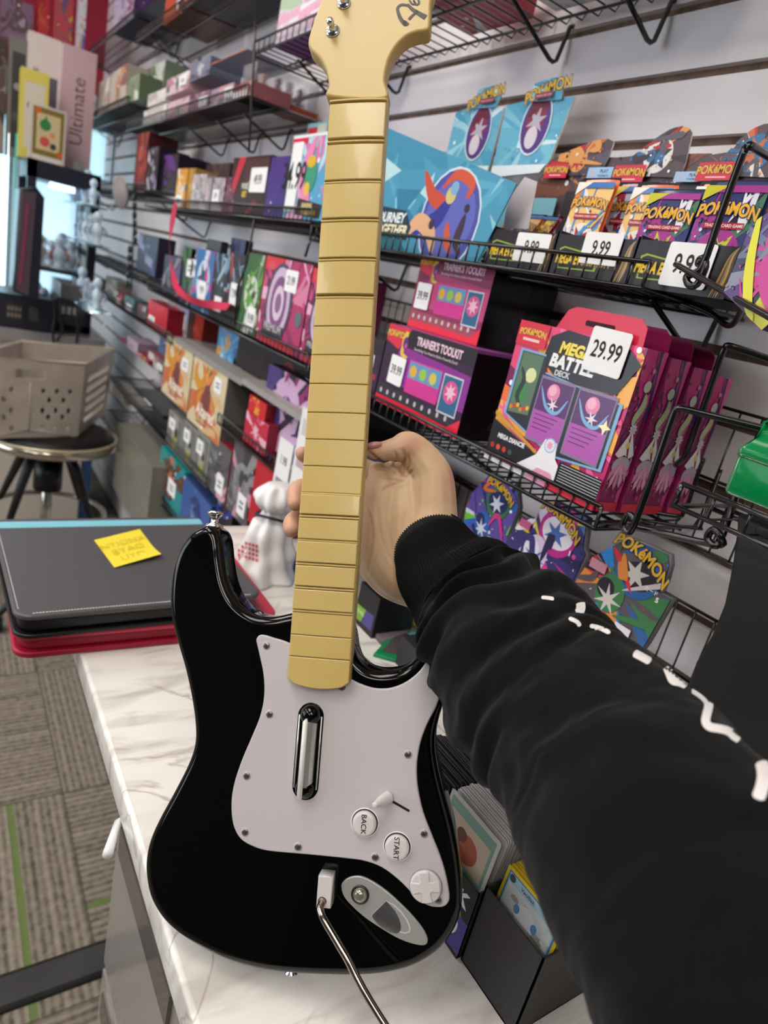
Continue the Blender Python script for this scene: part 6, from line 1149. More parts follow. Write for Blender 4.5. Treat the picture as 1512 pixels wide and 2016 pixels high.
def wallpanel(mb, f, nx, ny_, holes, m):
    g = lambda i, j: (i / nx, j / ny_)
    for i in range(nx):
        for j in range(ny_):
            c = ((i + .5) / nx, (j + .5) / ny_)
            if any(h(c) for h in holes): continue
            q = [f(i / nx, j / ny_, 0), f((i + 1) / nx, j / ny_, 0), f((i + 1) / nx, (j + 1) / ny_, 0), f(i / nx, (j + 1) / ny_, 0)]; mb.add(q, [(0, 1, 2, 3)], m)
dots = [(x, y) for y, xs in ((.12, (.05, .19, .33, .62, .75, .88)), (.27, (.12, .26, .68, .82)), (.36, (.05, .33, .62, .75, .88)), (.50, (.12, .26, .68, .82)), (.62, (.05, .19, .33, .62, .75, .88))) for x in xs]
hol = [(lambda c, d=d: ((c[0] - d[0]) * 2.0) ** 2 + (c[1] - d[1]) ** 2 < .042 ** 2) for d in dots] + [lambda c: abs(c[0] - .5) < .13 and .76 < c[1] < .88]
for nm, f, hh in (('front_panel', lambda u, v, w: cw(u, 0, v * Hc), hol), ('rear_panel', lambda u, v, w: cw(1 - u, 1, v * Hc), []), ('side_panel', lambda u, v, w: cw(1, u, v * Hc), [lambda c: .15 < c[0] < .85 and (int(c[1] * 14) % 2 == 0) and .15 < c[1] < .8]), ('side_panel', lambda u, v, w: cw(0, 1 - u, v * Hc), [])):
    mb = MB(); wallpanel(mb, f, 120 if nm == 'front_panel' else 40, 60 if nm == 'front_panel' else 42, hh, CRM); k = mb.build(nm, cr); sm = k.modifiers.new('t', 'SOLIDIFY'); sm.thickness = .004; wm = k.modifiers.new('w', 'WELD'); k.modifiers.move(1, 0)
mb = MB(); R4 = [cw(0, 0, Hc), cw(1, 0, Hc), cw(1, 1, Hc), cw(0, 1, Hc)]; mb.tube(R4, .006, CRM, 4, close=True, smooth=False); mb.build('rim', cr)
mb = MB(); mb.poly([cw(0, 0, .004), cw(1, 0, .004), cw(1, 1, .004), cw(0, 1, .004)], CRM); mb.build('crate_floor', cr)
mb = MB(); mb.tube([cw(.5, -.004, .02), cw(.5, -.004, Hc * .72)], .0025, CRM, 6); mb.tube([cw(.5, -.004, .03), cw(.05, -.004, .0)], .0025, CRM, 6); mb.tube([cw(.5, -.004, .03), cw(.95, -.004, .0)], .0025, CRM, 6); mb.build('front_rib', cr)
# black folder in the crate
mb = MB(); mb.box((-.09, -.01, 0), (.09, .01, .13), mat('#1c1b1d', .5), Matrix.Translation(cw(.5, .45, .006)) @ Matrix.Rotation(.25, 4, 'Z')); tag(mb.build('folder'), 'black folder standing inside the cream crate, seen through its slot', 'folder')
sc = onZ(104, 858, zc - .015); sc = Vector((sc.x, sc.y + .06, 0)); 
st = thing('drafting_stool', 'black padded stool with chrome rim and post carrying the cream crate', 'stool', (sc.x, sc.y, 0))
RS = .225
mb = MB(); mb.lathe(sc + Vector((0, 0, zc - .04)), (0, 0, 1), [(RS * .9, 0), (RS * .97, .012), (RS * .95, .03), (RS * .8, .038), (.001, .0385)], mat('#141314', .45), 40); mb.build('seat', st)
mb = MB(); ring = [sc + Vector((math.cos(t) * RS, math.sin(t) * RS, zc - .035)) for t in [2 * math.pi * i / 48 for i in range(48)]]; mb.lathe(sc + Vector((0, 0, zc - .058)), (0, 0, 1), [(RS * .98, 0), (RS, .002), (RS, .030), (RS * .97, .032), (RS * .95, .0)], mat('#cfc8bb', .15, metal=1), 48); mb.tube([p + Vector((0, 0, .012)) for p in ring], .006, mat('#d8ccae', .25, metal=.5), 8, close=True); mb.build('rim', st)
mb = MB(); mb.tube([sc + Vector((0, 0, .12)), sc + Vector((0, 0, zc - .10))], .020, mat('#b9b5ae', .2, metal=1), 16); mb.tube([sc + Vector((0, 0, zc - .12)), sc + Vector((0, 0, zc - .06))], .027, mat('#2a2a2a', .3), 16); mb.build('post', st)
mb = MB(); mb.tube([sc + Vector((0, 0, zc - .24)), sc + Vector((0, 0, zc - .13))], .05, mat('#111112', .4), 12); mb.build('mechanism', st)
for i in range(5):
    t = 2 * math.pi * i / 5 + .3; d = Vector((math.cos(t), math.sin(t), 0)); mb = MB(); mb.tube([sc + d * .03 + Vector((0, 0, .13)), sc + d * .27 + Vector((0, 0, .07))], [.018, .012], mat('#151516', .4), 8); lg = mb.build('leg', st)
    mb = MB(); mb.tube([sc + d * .27 + Vector((-.012, 0, .028)), sc + d * .27 + Vector((.012, 0, .028))], .027, mat('#151516', .4), 14); mb.build('caster', lg)
for i in range(4):
    t = 2 * math.pi * i / 4 + .8; d = Vector((math.cos(t), math.sin(t), 0)); mb = MB(); mb.tube([sc + d * .07 + Vector((0, 0, zc - .07)), sc + d * .11 + Vector((0, 0, zc - .13)), sc + d * .20 + Vector((0, 0, .38))], [.016, .018, .011], mat('#19191b', .4), 8); mb.build('support_arm', st)
mb = MB(); mb.tube([sc + Vector((math.cos(t) * .205, math.sin(t) * .205, .38)) for t in [2 * math.pi * i / 40 for i in range(40)]], .010, mat('#b9b5ae', .2, metal=1), 8, close=True); mb.build('foot_ring', st)
# back counter with cabinet
YB = 3.3; a = onY(0, 645, YB); b = onY(208, 672, YB); zb = (a.z + b.z) / 2
mb = MB(); mb.box((-1.5, YB, zb - .05), (b.x, 3.9, zb), mat('#8f8a8a', .3)); tag(mb.build('rear_countertop'), 'grey worktop of the far back counter behind the crate', 'countertop')
mb = MB(); mb.box((-1.5, YB + .03, 0), (b.x - .06, 3.88, zb - .052), mat('#c9bfb4', .5)); mb.box((b.x - .06, YB + .04, 0), (b.x - .01, 3.88, zb - .052), mat('#2b4a72', .4)); tag(mb.build('rear_cabinet'), 'cream cabinet with a dark blue end under the far back counter', 'cabinet')
def yb(x0, y0, x1, y1, Y): p = onY(x0, y1, Y); q = onY(x1, y0, Y); return p.x, q.x, p.z, q.z
def ybox(name, lab, cat, x0, y0, x1, y1, Y, dep, col, draw=None, rough=.4, group=None):
    X0, X1, z0, z1 = yb(x0, y0, x1, y1, Y); mb = MB(); mb.box((X0, Y, z0), (X1, Y + dep, z1), mat(col, rough)); o = tag(mb.build(name), lab, cat, group)
    if draw: P = Panel(Vector((X0, Y, z0)), UXv, UZ, X1 - X0, z1 - z0); draw(P); P.build('front_artwork', o)
    return o
# glass display case with a black frame
X0, X1, z0, z1 = yb(44, 348, 200, 588, 3.45); z0 = zb + .001
gc = thing('glass_showcase', 'lit glass showcase with a black frame full of figures, on the back counter', 'showcase', (X0, 3.45, z0)); FR = mat('#1c1f2c', .4); D_ = .42
mb = MB(); fw = .035
for x in (X0, X1 - fw): mb.box((x, 3.45, z0), (x + fw, 3.45 + fw, z1), FR); mb.box((x, 3.45 + D_ - fw, z0), (x + fw, 3.45 + D_, z1), FR)
mb.box((X0, 3.45, z1 - .07), (X1, 3.45 + D_, z1), FR); mb.box((X0, 3.45, z0), (X1, 3.45 + D_, z0 + .03), FR); mb.build('frame', gc)
LIT = mat('#bfe2f4', .5, emit=1.3)
mb = MB(); mb.box((X0 + .02, 3.45 + D_ - .012, z0 + .03), (X1 - .02, 3.45 + D_ - .006, z1 - .07), LIT); mb.build('lit_back', gc)
mb = MB(); mb.box((X0 + fw, 3.46, z0 + (z1 - z0) * .36), (X1 - fw, 3.45 + D_ - .02, z0 + (z1 - z0) * .36 + .012), FR); mb.build('shelf', gc)
mb = MB(); mb.box((X0 + .09, 3.47, z1 - .095), (X1 - .1, 3.5, z1 - .072), mat('#cfe0ff', .5, emit=3.0)); mb.build('light_tube', gc)
mb = MB(); mb.box((X0 + fw, 3.452, z0 + .03), (X1 - fw, 3.456, z1 - .07), mat('#e8f6ff', .03, trans=1, alpha=.25)); mb.build('front_glass', gc)
R = random.Random(12)
def figurine(lab, x, y, z, h, cols, group):
    mb = MB(); r = h * .2; mb.lathe((x, y, z), (0, 0, 1), [(r * 1.2, 0), (r * 1.2, h * .04), (r * .5, h * .06), (r * .8, h * .3), (r * .95, h * .5), (r * .45, h * .62), (r * .4, h * .66), (r * .7, h * .75), (r * .75, h * .87), (r * .4, h * .97), (.0005, h)], mat(cols[0], .3), 12); o = tag(mb.build('figurine'), lab, 'figurine', group)
    mb = MB()
    for s_ in (-1, 1): mb.tube([(x + s_ * r * .8, y, z + h * .55), (x + s_ * r * 1.3, y - .01, z + h * .42), (x + s_ * r * 1.1, y - .02, z + h * .3)], [r * .22, r * .2, r * .16], mat(cols[1], .3), 8)
    mb.build('arms', o)
for i in range(12):
    x = X0 + .06 + (X1 - X0 - .12) * R.random(); lo = i % 2
    figurine('small pale figurine lit inside the black-framed glass showcase', X0 + .07 + (i // 2) * (X1 - X0 - .14) / 5.5, 3.55 + .06 * (i % 3), z0 + .03 if lo else z0 + (z1 - z0) * .36 + .013, R.uniform(.10, .16), (R.choice(['#d8e8f0', '#c8ccd4', '#e0d0c0', '#8c94a4', '#b8c8d8']), R.choice(['#c04c50', '#f0f0f0', '#4c6c9c', '#3c3c44'])), 'figurines inside the glass showcase')
# glass corner unit with lit panels beside it
for (x0, y0, x1, y1, l, e) in ((150, 250, 230, 345, 'lit pale blue glass cabinet panel above the black-framed showcase', 1.1), (-160, 225, 28, 590, 'tall bright lit glass cabinet at the left frame edge', 2.6), (222, 590, 262, 660, 'pale blue lit cabinet glimpsed left of the red packs', .8)):
    X0_, X1_, z0_, z1_ = yb(x0, y0, x1, y1, 3.95); c = thing('glass_cabinet', l, 'glass cabinet', (X0_, 3.95, z0_)); mb = MB(); mb.box((X0_, 4.2, z0_), (X1_, 4.21, z1_), mat('#bfe6f2', .4, emit=e)); mb.build('lit_back', c)
    mb = MB(); t = .012
    for xx in (X0_, X1_ - t): mb.box((xx, 3.95, z0_), (xx + t, 3.96, z1_), mat('#a8bcc4', .2, metal=.6))
    mb.box((X0_, 3.95, z1_ - t), (X1_, 4.2, z1_), mat('#a8bcc4', .2, metal=.6)); mb.box((X0_, 3.95, z0_), (X1_, 4.2, z0_ + t), mat('#a8bcc4', .2, metal=.6)); mb.build('frame', c)
    mb = MB(); mb.box((X0_, 3.945, z0_), (X1_, 3.948, z1_), mat('#e8f6ff', .03, trans=1, alpha=.2)); mb.build('glass_pane', c)
for (x0, x1, col, l) in ((24, 31, '#1f9c90', 'teal vertical light strip at the far left'), (8, 17, '#f4fdff', 'white vertical light tube at the far left')):
    X0_, X1_, z0_, z1_ = yb(x0, 262, x1, 578, 3.7); mb = MB(); mb.tube([((X0_ + X1_) / 2, 3.7, zb + .001), ((X0_ + X1_) / 2, 3.7, z1_)], (X1_ - X0_) / 2, mat(col, .4, emit=3 if col[1] == 'f' else .5), 10); tag(mb.build('light_tube'), l, 'light tube')
for (l, zz, ya, yb_) in (('curved pale glass shelf with figurines, left of the clip strip', 1.35, 3.1, 3.6), ('lower pale glass shelf edge left of the red packs', 1.10, 3.0, 3.5), ('upper pale glass shelf with bright figurines beside the knob', 1.50, 3.25, 3.9)):
    mb = MB(); mb.box((.50, ya, zz), (.60, yb_, zz + .008), mat('#a8d4e4', .08, trans=.7, alpha=.8)); tag(mb.build('glass_shelf'), l, 'glass shelf')
    for k in range(4): figurine('pale glossy figurine standing on a glass shelf at the far left', .55, ya + .06 + k * (yb_ - ya - .12) / 3, zz + .009, R.uniform(.09, .15), ('#c8dcec', '#8c9cb8'), 'figurines on the pale glass shelves')
# goods on and behind the showcase
zt2 = z1 + .001
def onshow(name, lab, x0, y0, x1, Y, dep, col, draw=None, cat='boxed toy'):
    X0_, X1_, _, zz = yb(x0, y0, x1, y0, Y); mb = MB(); mb.box((X0_, Y, zt2), (X1_, Y + dep, zz), mat(col, .4)); o = tag(mb.build(name), lab, cat)
    if draw: P = Panel(Vector((X0_, Y, zt2)), UXv, UZ, X1_ - X0_, zz - zt2); draw(P); P.build('front_artwork', o)
def d_yoshi(P):
    w, h = P.w, P.h; P.rect(0, 0, w, h, '#c9c0b4'); P.rect(w * .08, h * .10, w * .86, h * .86, '#7c6a2c'); P.rect(w * .18, h * .2, w * .66, h * .66, '#c9b78c'); P.disc(w * .42, h * .66, w * .16, '#2f8044'); P.poly([(w * .28, h * .62), (w * .56, h * .58), (w * .44, h * .84)], '#2f8044'); P.disc(w * .42, h * .36, w * .14, '#c8504c'); P.disc(w * .66, h * .3, w * .09, '#3c3840'); P.disc(w * .62, h * .5, w * .08, '#d88c50'); P.disc(w * .2, h * .9, w * .09, '#c8602c'); P.disc(w * .84, h * .18, w * .09, '#c8602c'); P.rect(w * .1, 0, w * .8, h * .08, '#dcd4cc')
def d_num(P):
    w, h = P.w, P.h; P.rect(0, 0, w, h, '#cbaab0'); P.text('Ultimate', w * .52, h * .5, h * .16, '#5a4048', .0, rot=math.pi / 2); 
def d_wh(txt, c='#d6cac4'):
    def d(P): P.rect(0, 0, P.w, P.h, c); P.rect(P.w * .48, P.h * .1, P.w * .45, P.h * .6, '#5c5864'); P.disc(P.w * .7, P.h * .45, P.w * .15, '#8c7c8c'); P.text(txt, P.w * .26, P.h * .6, P.w * .22, '#2c282c', .01, rot=math.pi / 2)
    return d
onshow('boxed_plush', 'framed green creature art box standing on the showcase', 60, 222, 132, 3.46, .08, '#b8aca0', d_yoshi)
onshow('boxed_toy', 'yellow boxed toy behind the framed green one', 42, 148, 98, 3.56, .08, '#c8b84c', lambda P: (P.rect(0, 0, P.w, P.h, '#d3c45c'), P.rect(P.w * .14, P.h * .12, P.w * .72, P.h * .74, '#cfc8b4'), P.disc(P.w * .35, P.h * .6, P.w * .13, '#6c8ca0'), P.disc(P.w * .66, P.h * .6, P.w * .13, '#c0a078'), P.disc(P.w * .5, P.h * .28, P.w * .12, '#5c4c4c')))
onshow('toy_carton', 'tall pinkish carton with sideways outlined lettering', 124, 108, 192, 3.66, .08, '#c4a4ac', d_num)
onshow('toy_carton', 'tall white carton with sideways lettering and a dark window', 56, 82, 122, 3.72, .08, '#d0c4be', d_wh('INVINCIBLE'))
onshow('toy_carton', 'dark windowed action toy carton at the far left top', 18, 80, 56, 3.74, .08, '#5c5850', lambda P: (P.rect(0, 0, P.w, P.h, '#74706c'), P.rect(P.w * .2, P.h * .08, P.w * .7, P.h * .8, '#3c3a38'), P.disc(P.w * .5, P.h * .6, P.w * .2, '#98908a'), P.disc(P.w * .5, P.h * .35, P.w * .25, '#57524e')))
onshow('toy_carton', 'brown latticed carton cut by the left frame edge', -60, 82, 14, 3.76, .08, '#4a3f38', lambda P: (P.rect(0, 0, P.w, P.h, '#54463e'), art(P, 4, ['#6c5a50', '#3c322c', '#8c7c70'], .5, .5, 8, False, 5)))
onshow('trinket_box', 'small grey cube beside the framed green box', 144, 322, 166, 3.47, .05, '#7c7c7c', None, 'small box')
for (x0, x1, y0, y1, Y, c, l, pal) in ((0, 66, 12, 70, 4.1, '#6c5468', 'lilac and brown boxed figure in front of the red wall', ['#7c6078', '#4c3c3c', '#a48ca4', '#5c4848']), (72, 98, 0, 85, 4.1, '#a8242c', 'orange-red upright box in front of the red wall', ['#b82c34', '#c8642c', '#a0202c']), (104, 146, -10, 100, 4.05, '#b83038', 'red-framed tall box with yellow and purple stripes', ['#a84c50', '#b89840', '#6c4c7c', '#c8383c']), (150, 172, -10, 110, 4.0, '#c8c0c4', 'white box with bright printed figures at the top left', ['#d8d4d8', '#d86c9c', '#4c6cb8', '#c8a83c', '#c84444'])):
    ybox('boxed_toy', l, 'boxed toy', x0, y0, x1, y1, Y, .08, c, lambda P, pal=pal, x0=x0: (P.rect(0, 0, P.w, P.h, pal[0]), art(P, x0 + 3, pal, .5, .5, 7, True, 3)))
X0_, X1_, z0_, z1_ = yb(-80, 86, 200, 100, 4.0); mb = MB(); mb.box((X0_, 3.98, z0_ - .03), (X1_ + .05, 4.74, z0_ - .0), mat('#d8d4d0', .4)); tag(mb.build('top_ledge'), 'white ledge carrying the boxed figures below the red wall', 'ledge')
# monitor, receipt unit, scale, cables
mb = MB(); pts = [onY(x, y, 3.05) for x, y in ((42, 372), (72, 368), (88, 390), (76, 590), (28, 575))]; loc = [(p.x, p.z) for p in pts]
if sum(loc[i - 1][0] * loc[i][1] - loc[i][0] * loc[i - 1][1] for i in range(5)) < 0: loc = loc[::-1]
mb.slab(loc, lambda a, b, c: Vector((a, 3.05 - c, b)), [(.004, 0), (0, -.004), (0, -.25)], mat('#1e2230', .35)); mo = tag(mb.build('monitor'), 'dark monitor seen edge-on with magenta reflections, on the back counter', 'monitor')
mb = MB(); mb.poly([onY(x, y, 3.047) for x, y in ((30, 570), (56, 583), (72, 380), (44, 375))], mat('#54474e', .3)); mb.poly([onY(x, y, 3.045) for x, y in ((36, 560), (42, 562), (58, 400), (52, 400))], mat('#8c3c60', .3)); mb.build('screen', mo)  # magenta strip is a reflection painted as flat colour
ybox('cash_drawer', 'black counter electronics unit with a small grid of keys at the left edge', 'electronics', -60, 592, 105, 633, 3.32, .3, '#1f2231', lambda P: (P.rect(0, 0, P.w, P.h, '#20222e'), P.rect(P.w * .42, P.h * .25, P.w * .2, P.h * .5, '#34302c'), [P.rect(P.w * (.44 + .045 * i), P.h * (.32 + .2 * j), P.w * .03, P.h * .12, '#7c7468') for i in range(4) for j in range(2)], P.rect(P.w * .7, P.h * .3, P.w * .12, P.h * .4, '#4c4844')))
ybox('receipt_printer', 'black box with pale sockets beside the electronics unit', 'electronics', 108, 595, 168, 634, 3.34, .2, '#20212b', lambda P: (P.rect(0, 0, P.w, P.h, '#20222c'), [P.rect(P.w * (.2 + .2 * i), P.h * .4, P.w * .12, P.h * .3, '#8c8680') for i in range(3)]))
ybox('postal_scale', 'grey flat platform scale on top of the black socket box', 'scale', 118, 572, 200, 594, 3.36, .3, '#6c6a6c')
for pts, l in ((((106, 590), (108, 620), (104, 650), (106, 674)), 'black cable hanging in front of the back counter, left'), (((116, 592), (118, 625), (122, 650), (112, 672)), 'looped black cable beside the left one'), (((151, 604), (153, 640), (151, 676)), 'straight black cable hanging by the socket box')):
    mb = MB(); mb.tube(crom([tuple(onY(x, y, 3.27)) for x, y in pts], 5, False), .006, mat('#151517', .5), 6); tag(mb.build('cable'), l, 'cable')
mb = MB(); p = onY(180, 607, 3.3); mb.ball(p, .02, mat('#ffffff', .5, emit=6), n=8); mb.lathe(p + Vector((0, .02, 0)), (0, 1, .2), [(.02, 0), (.035, .05), (.03, .09)], mat('#6c7c88', .4), 14); tag(mb.build('spot_lamp'), 'small glowing spot lamp on the back counter end', 'lamp')
# ================================================================== things on the marble counter
m, p, N, K = nmat('thin_plastic_bag', .35); p.inputs['Base Color'].default_value = lin('#efedeb')
BAGM = m
c = onZ(515, 1130, ZC); bz = solZ(956, c.x, c.y) - ZC
mb = MB(); nt, nr_ = 72, 40; vs = []
for i in range(nr_ + 1):
    t = i / nr_; r = .062 * (1 - .72 * t ** .8) if t < .72 else .0265 + .018 * math.sin((t - .72) / .28 * math.pi) ; r *= (1.15 - .15 * t)
    if t > .62 and t < .74: r *= .86
    for j in range(nt):
        th = 2 * math.pi * j / nt; q = noise.noise(Vector((math.cos(th) * 1.6, math.sin(th) * 1.6, t * 5))); fz = 1 + .22 * q + .09 * math.sin(th * 9 + t * 5) * (1 - t * .3)
        vs.append(Vector((c.x + r * fz * math.cos(th) + .01 * t, c.y + r * fz * math.sin(th) * .8, ZC + .001 + bz * t)))
mb.add(vs, [(i * nt + j, i * nt + (j + 1) % nt, (i + 1) * nt + (j + 1) % nt, (i + 1) * nt + j) for i in range(nr_) for j in range(nt)] + [tuple(range(nt))[::-1], tuple(nr_ * nt + j for j in range(nt))], BAGM, True)
bg = tag(mb.build('plastic_bag'), 'crumpled white plastic bag with red print, tied with a black cord', 'bag')
mb = MB(); zz = ZC + bz * .68; mb.tube([(c.x + .036 * math.cos(t) + .007, c.y + .03 * math.sin(t), zz + .004 * math.sin(t * 2)) for t in [2 * math.pi * i / 24 for i in range(24)]], .0028, mat('#1a2230', .5), 6, close=True); mb.build('tie_cord', bg)
mb = MB(); tr = BVHTree.FromPolygons([v.co + bg.location for v in bg.data.vertices], [tuple(p.vertices) for p in bg.data.polygons])
for (x, y, w_, h_) in [(468 + 7 * i, 1062 + 9 * j + 2 * i, 5, 6) for i in range(6) for j in range(4)] + [(470, 1096, 16, 8)]:
    q = [tr.ray_cast(CAM, ray(*v).normalized()) for v in ((x, y), (x, y + h_), (x + w_, y + h_ + 1), (x + w_, y + 1))]
    if all(k[0] is not None for k in q) and max((k[0] - q[0][0]).length for k in q) < .03: mb.add([k[0] + (CAM - k[0]).normalized() * .0015 for k in q], [(0, 1, 2, 3)], mat('#c85868', .6))
mb.build('red_print', bg)
def slabq(name, lab, cat, px, z, th, m, draw=None, group=None, capm=None):     # flat thing lying on the counter, outline by its top corners
    Q = [onZ(x, y, z + th) for x, y in px]; loc = [(q.x, q.y) for q in Q]
    if sum(loc[i - 1][0] * loc[i][1] - loc[i][0] * loc[i - 1][1] for i in range(len(loc))) < 0: loc = loc[::-1]
    mb = MB(); mb.slab(loc, lambda a, b, c: Vector((a, b, z + th + c)), [(.0008, 0), (0, -.0008), (0, -th)], m, capm=capm); o = tag(mb.build(name), lab, cat, group)
    if draw: U = (Q[1] - Q[0]); V = (Q[3] - Q[0]); P = Panel(Q[0], U, V - U * (V.dot(U) / U.dot(U)), U.length, V.length); P.clipper = None; draw(P); P.build('printed_face', o)
    return o
slabq('card_carton', 'grey-mauve flat card carton lying seen through the right cutaway', 'card box', [(723, 1226), (798, 1200), (850, 1225), (752, 1262)], ZC + .0005, .008, mat('#7c7276', .5))
gcq = [(736, 1286), (800, 1304), (880, 1256), (787, 1231)]
slabq('framed_card', 'green-framed card with a blue corner on the marble, right cutaway', 'card frame', gcq, ZC + .0005, .006, mat('#178a56', .35))
o = bpy.data.objects['framed_card']; Q = [onZ(x, y, ZC + .0070) for x, y in ((750, 1281), (800, 1294), (865, 1256), (792, 1238))]; mb = MB(); mb.poly(Q, mat('#5a5250', .15)); mb.build('card_face', o)
mb = MB(); e = Vector((0, 0, .0004)); mb.poly([Q[3] + e, Q[2] + e, Q[2].lerp(Q[1], .5) + e], mat('#62c4d0', .3)); mb.poly([Q[0].lerp(Q[2], .35) + e * 2, Q[1].lerp(Q[2], .5) + e * 2, Q[1].lerp(Q[0], .2) + e * 2], mat('#b8a498', .3)); mb.poly([Q[3].lerp(Q[0], .2) + e, Q[3] + e, Q[2].lerp(Q[3], .5) + e], mat('#9ca8a4', .2)); mb.build('card_print', o)
z_ = ZC + .031; slabq('yellow_card', 'yellow rounded card resting on the mauve carton beside the cuff', 'card', [(797, 1215), (845, 1248), (880, 1205), (805, 1195)], ZC + .009, .003, mat('#d8b53a', .5))
def lbl_green(P): P.rect(0, 0, P.w, P.h, '#131217'); P.rect(0, 0, P.w, P.h * .12, '#131217'); P.poly([(0, P.h * .45), (P.w * .5, P.h * .48), (P.w * .38, P.h * .12), (0, P.h * .1)], '#7cae3a'); P.poly([(P.w * .52, P.h * .48), (P.w * .9, P.h * .52), (P.w * .9, P.h * .14), (P.w * .4, P.h * .12)], '#4c4690'); P.text('SLEEVES', P.w * .2, P.h * .32, P.h * .12, '#c8dca0', .03)
q = onZ(706, 1232, ZC); box('sleeve_carton', 'black carton with a green and purple band, seen right of the neck below the palm', 'card box', q.x - .0, ZC - Z0 + .0005, 0, 0, ZC + .075, .08, '#16151a', lbl_green, Y=(q.y + .02, q.y - .042), zabs=True)
# things in the left cutaway
q = onZ(490, 1192, ZC); 
for k, (x0, y0, x1, y1, X_, lab, pal) in enumerate(((486, 1110, 528, 1190, .52, 'dark-framed card with an orange round picture behind the horn', None), (532, 1092, 590, 1185, .56, 'blue translucent card sleeves bundled left of the neck', ['#4c68a8', '#7c98c8', '#a8bcdc', '#5874b0']), (516, 1105, 545, 1195, .53, 'clear toploader with a red and dark print beside the blue sleeves', ['#b8a8ac', '#2c2830', '#c83c54', '#d8d4d8']))):
    A = onX(x0, y1, X_); B = onX(x1, y1, X_); zz = solZ(y0, X_, (A.y + B.y) / 2); zlow = ZC + .001
    mb = MB(); M4 = Matrix.Translation(Vector((X_, B.y, zlow))); mb.box((0, 0, 0), (.012, A.y - B.y, zz - zlow), mat('#2a2624' if k == 0 else '#7c94b8', .25), M4); o = tag(mb.build('card_bundle'), lab, 'card bundle')
    P = Panel(Vector((X_, A.y, zlow)), UY, UZ, A.y - B.y, zz - zlow)
    if k == 0: P.rect(0, 0, P.w, P.h, '#2e2a26'); P.rect(P.w * .1, P.h * .1, P.w * .8, P.h * .82, '#6c5c44'); P.disc(P.w * .58, P.h * .58, P.w * .3, '#c8824c'); P.rect(P.w * .15, P.h * .14, P.w * .7, P.h * .2, '#3c342c')
    else: P.rect(0, 0, P.w, P.h, pal[0]); art(P, 60 + k, pal, .7, .3, 9, False, 3)
    P.build('front_artwork', o)
# ---- card boxes right of the guitar body
BXM = m_noise('black_card_stock', '#232224', '#2b2a2c', 300, .6, .2, .0003)
A0 = onZ(957, 1745, ZC + .088); A1 = onZ(1070, 1890, ZC + .088); xb = (A0.x + A1.x) / 2; ya, yb2 = A0.y, A1.y
print('cardbox', xb, ya, yb2)
def tray(name, lab, x0, x1, y0, y1, h, m, draw=None, cat='card box'):
    t = .0016; mb = MB(); z = ZC + .0005; o3 = thing(name, lab, cat, (x0, y0, z))
    mb.box((x0, y0, z), (x1, y1, z + t), m); mb.box((x0, y0, z), (x0 + t, y1, z + h), m); mb.box((x1 - t, y0, z), (x1, y1, z + h), m); mb.box((x0, y0, z), (x1, y0 + t, z + h), m); mb.box((x0, y1 - t, z), (x1, y1, z + h), m); mb.build('tray', o3)
    if draw: P = Panel(Vector((x0, y1, z)), UY, UZ, y1 - y0, h); draw(P); P.build('printed_label', o3)
    return o3
tray('card_storage_box', 'open black card box holding yellow-edged cards, nearest the camera', xb, xb + .19, yb2, ya, .0875, BXM)
def cardproto(name, lab, group, x, y0, w, h, z, lean, col, edge, th=.0006, face=None):
    V = Vector((lean, 0, 1)).normalized(); N_ = UY.cross(V); O = Vector((x, y0 + w, z)); mb = MB(); mb.slab(rr_pts(0, 0, w, h, .003, 3), lambda a, b, c: O + UY * a + V * b + N_ * c, [(0, th / 2), (0, -th / 2)], mat(edge, .35), capm=mat(col, .3))
    o = tag(mb.build(name, origin=(x, y0, z)), lab, 'trading card', group)
    if face: P = Panel(O + N_ * (th / 2), UY, V, w, h); P.gl = .2; face(P); P.build('card_print', o)
    return o
def copies(o, n, dx, dy=0, jit=.0, R=random.Random(7), cols=None):
    for i in range(1, n):
        c = o.copy(); COL.objects.link(c); c.location = o.location + Vector((dx * i, dy * i + R.uniform(-jit, jit), R.uniform(-jit, jit) * .6))
        for ch in list(o.children):
            d = ch.copy(); COL.objects.link(d); d.parent = c
def vani(P):
    w, h = P.w, P.h; P.rect(0, 0, w, h, '#e3c52c'); P.rect(w * .045, h * .035, w * .91, h * .93, '#3f86b8'); P.rect(w * .07, h * .05, w * .86, h * .90, '#a9c9dc'); P.rect(w * .09, h * .50, w * .82, h * .36, '#d3dcdc'); R = random.Random(2)
    for i in range(12): P.disc(w * R.uniform(.15, .85), h * R.uniform(.53, .83), w * R.uniform(.03, .09), R.choice(['#c2d4dc', '#b8c0bc', '#dfe6e6', '#a8a4a0']), .6, 10)
    P.disc(w * .5, h * .67, w * .17, '#e4eaf2', 1.1); P.disc(w * .34, h * .69, w * .05, '#6c98cc', 1.4); P.disc(w * .66, h * .69, w * .05, '#6c98cc', 1.4)
    P.text('Vanillish', w * .42, h * .905, h * .055, '#1c2c4c', .012); P.disc(w * .13, h * .91, w * .055, '#4c5458'); P.rect(w * .09, h * .06, w * .82, h * .38, '#b9d4e2')
    for k in range(5): P.rect(w * .14, h * (.36 - .055 * k), w * (.7 - .1 * (k % 2)), h * .012, '#3c5468')
    P.rect(w * .14, h * .455, w * .7, h * .02, '#7ca4bc')
yc = yb2 + .003; wc = ya - yb2 - .006
o = cardproto('trading_card', 'front yellow-bordered card reading Vanillish in the open black box', None, xb + .012, yc, wc, wc * 1.38, ZC + .022, .06, '#e3c52c', '#e3c52c', face=vani)
o = cardproto('trading_card', 'yellow-edged card packed upright behind the Vanillish card', 'yellow-edged cards in the open black box', xb + .016, yc, wc, wc * 1.38, ZC + .0225, .06, '#e0c433', '#d9bd2e', .0010); copies(o, 30, .0032, jit=.0012)
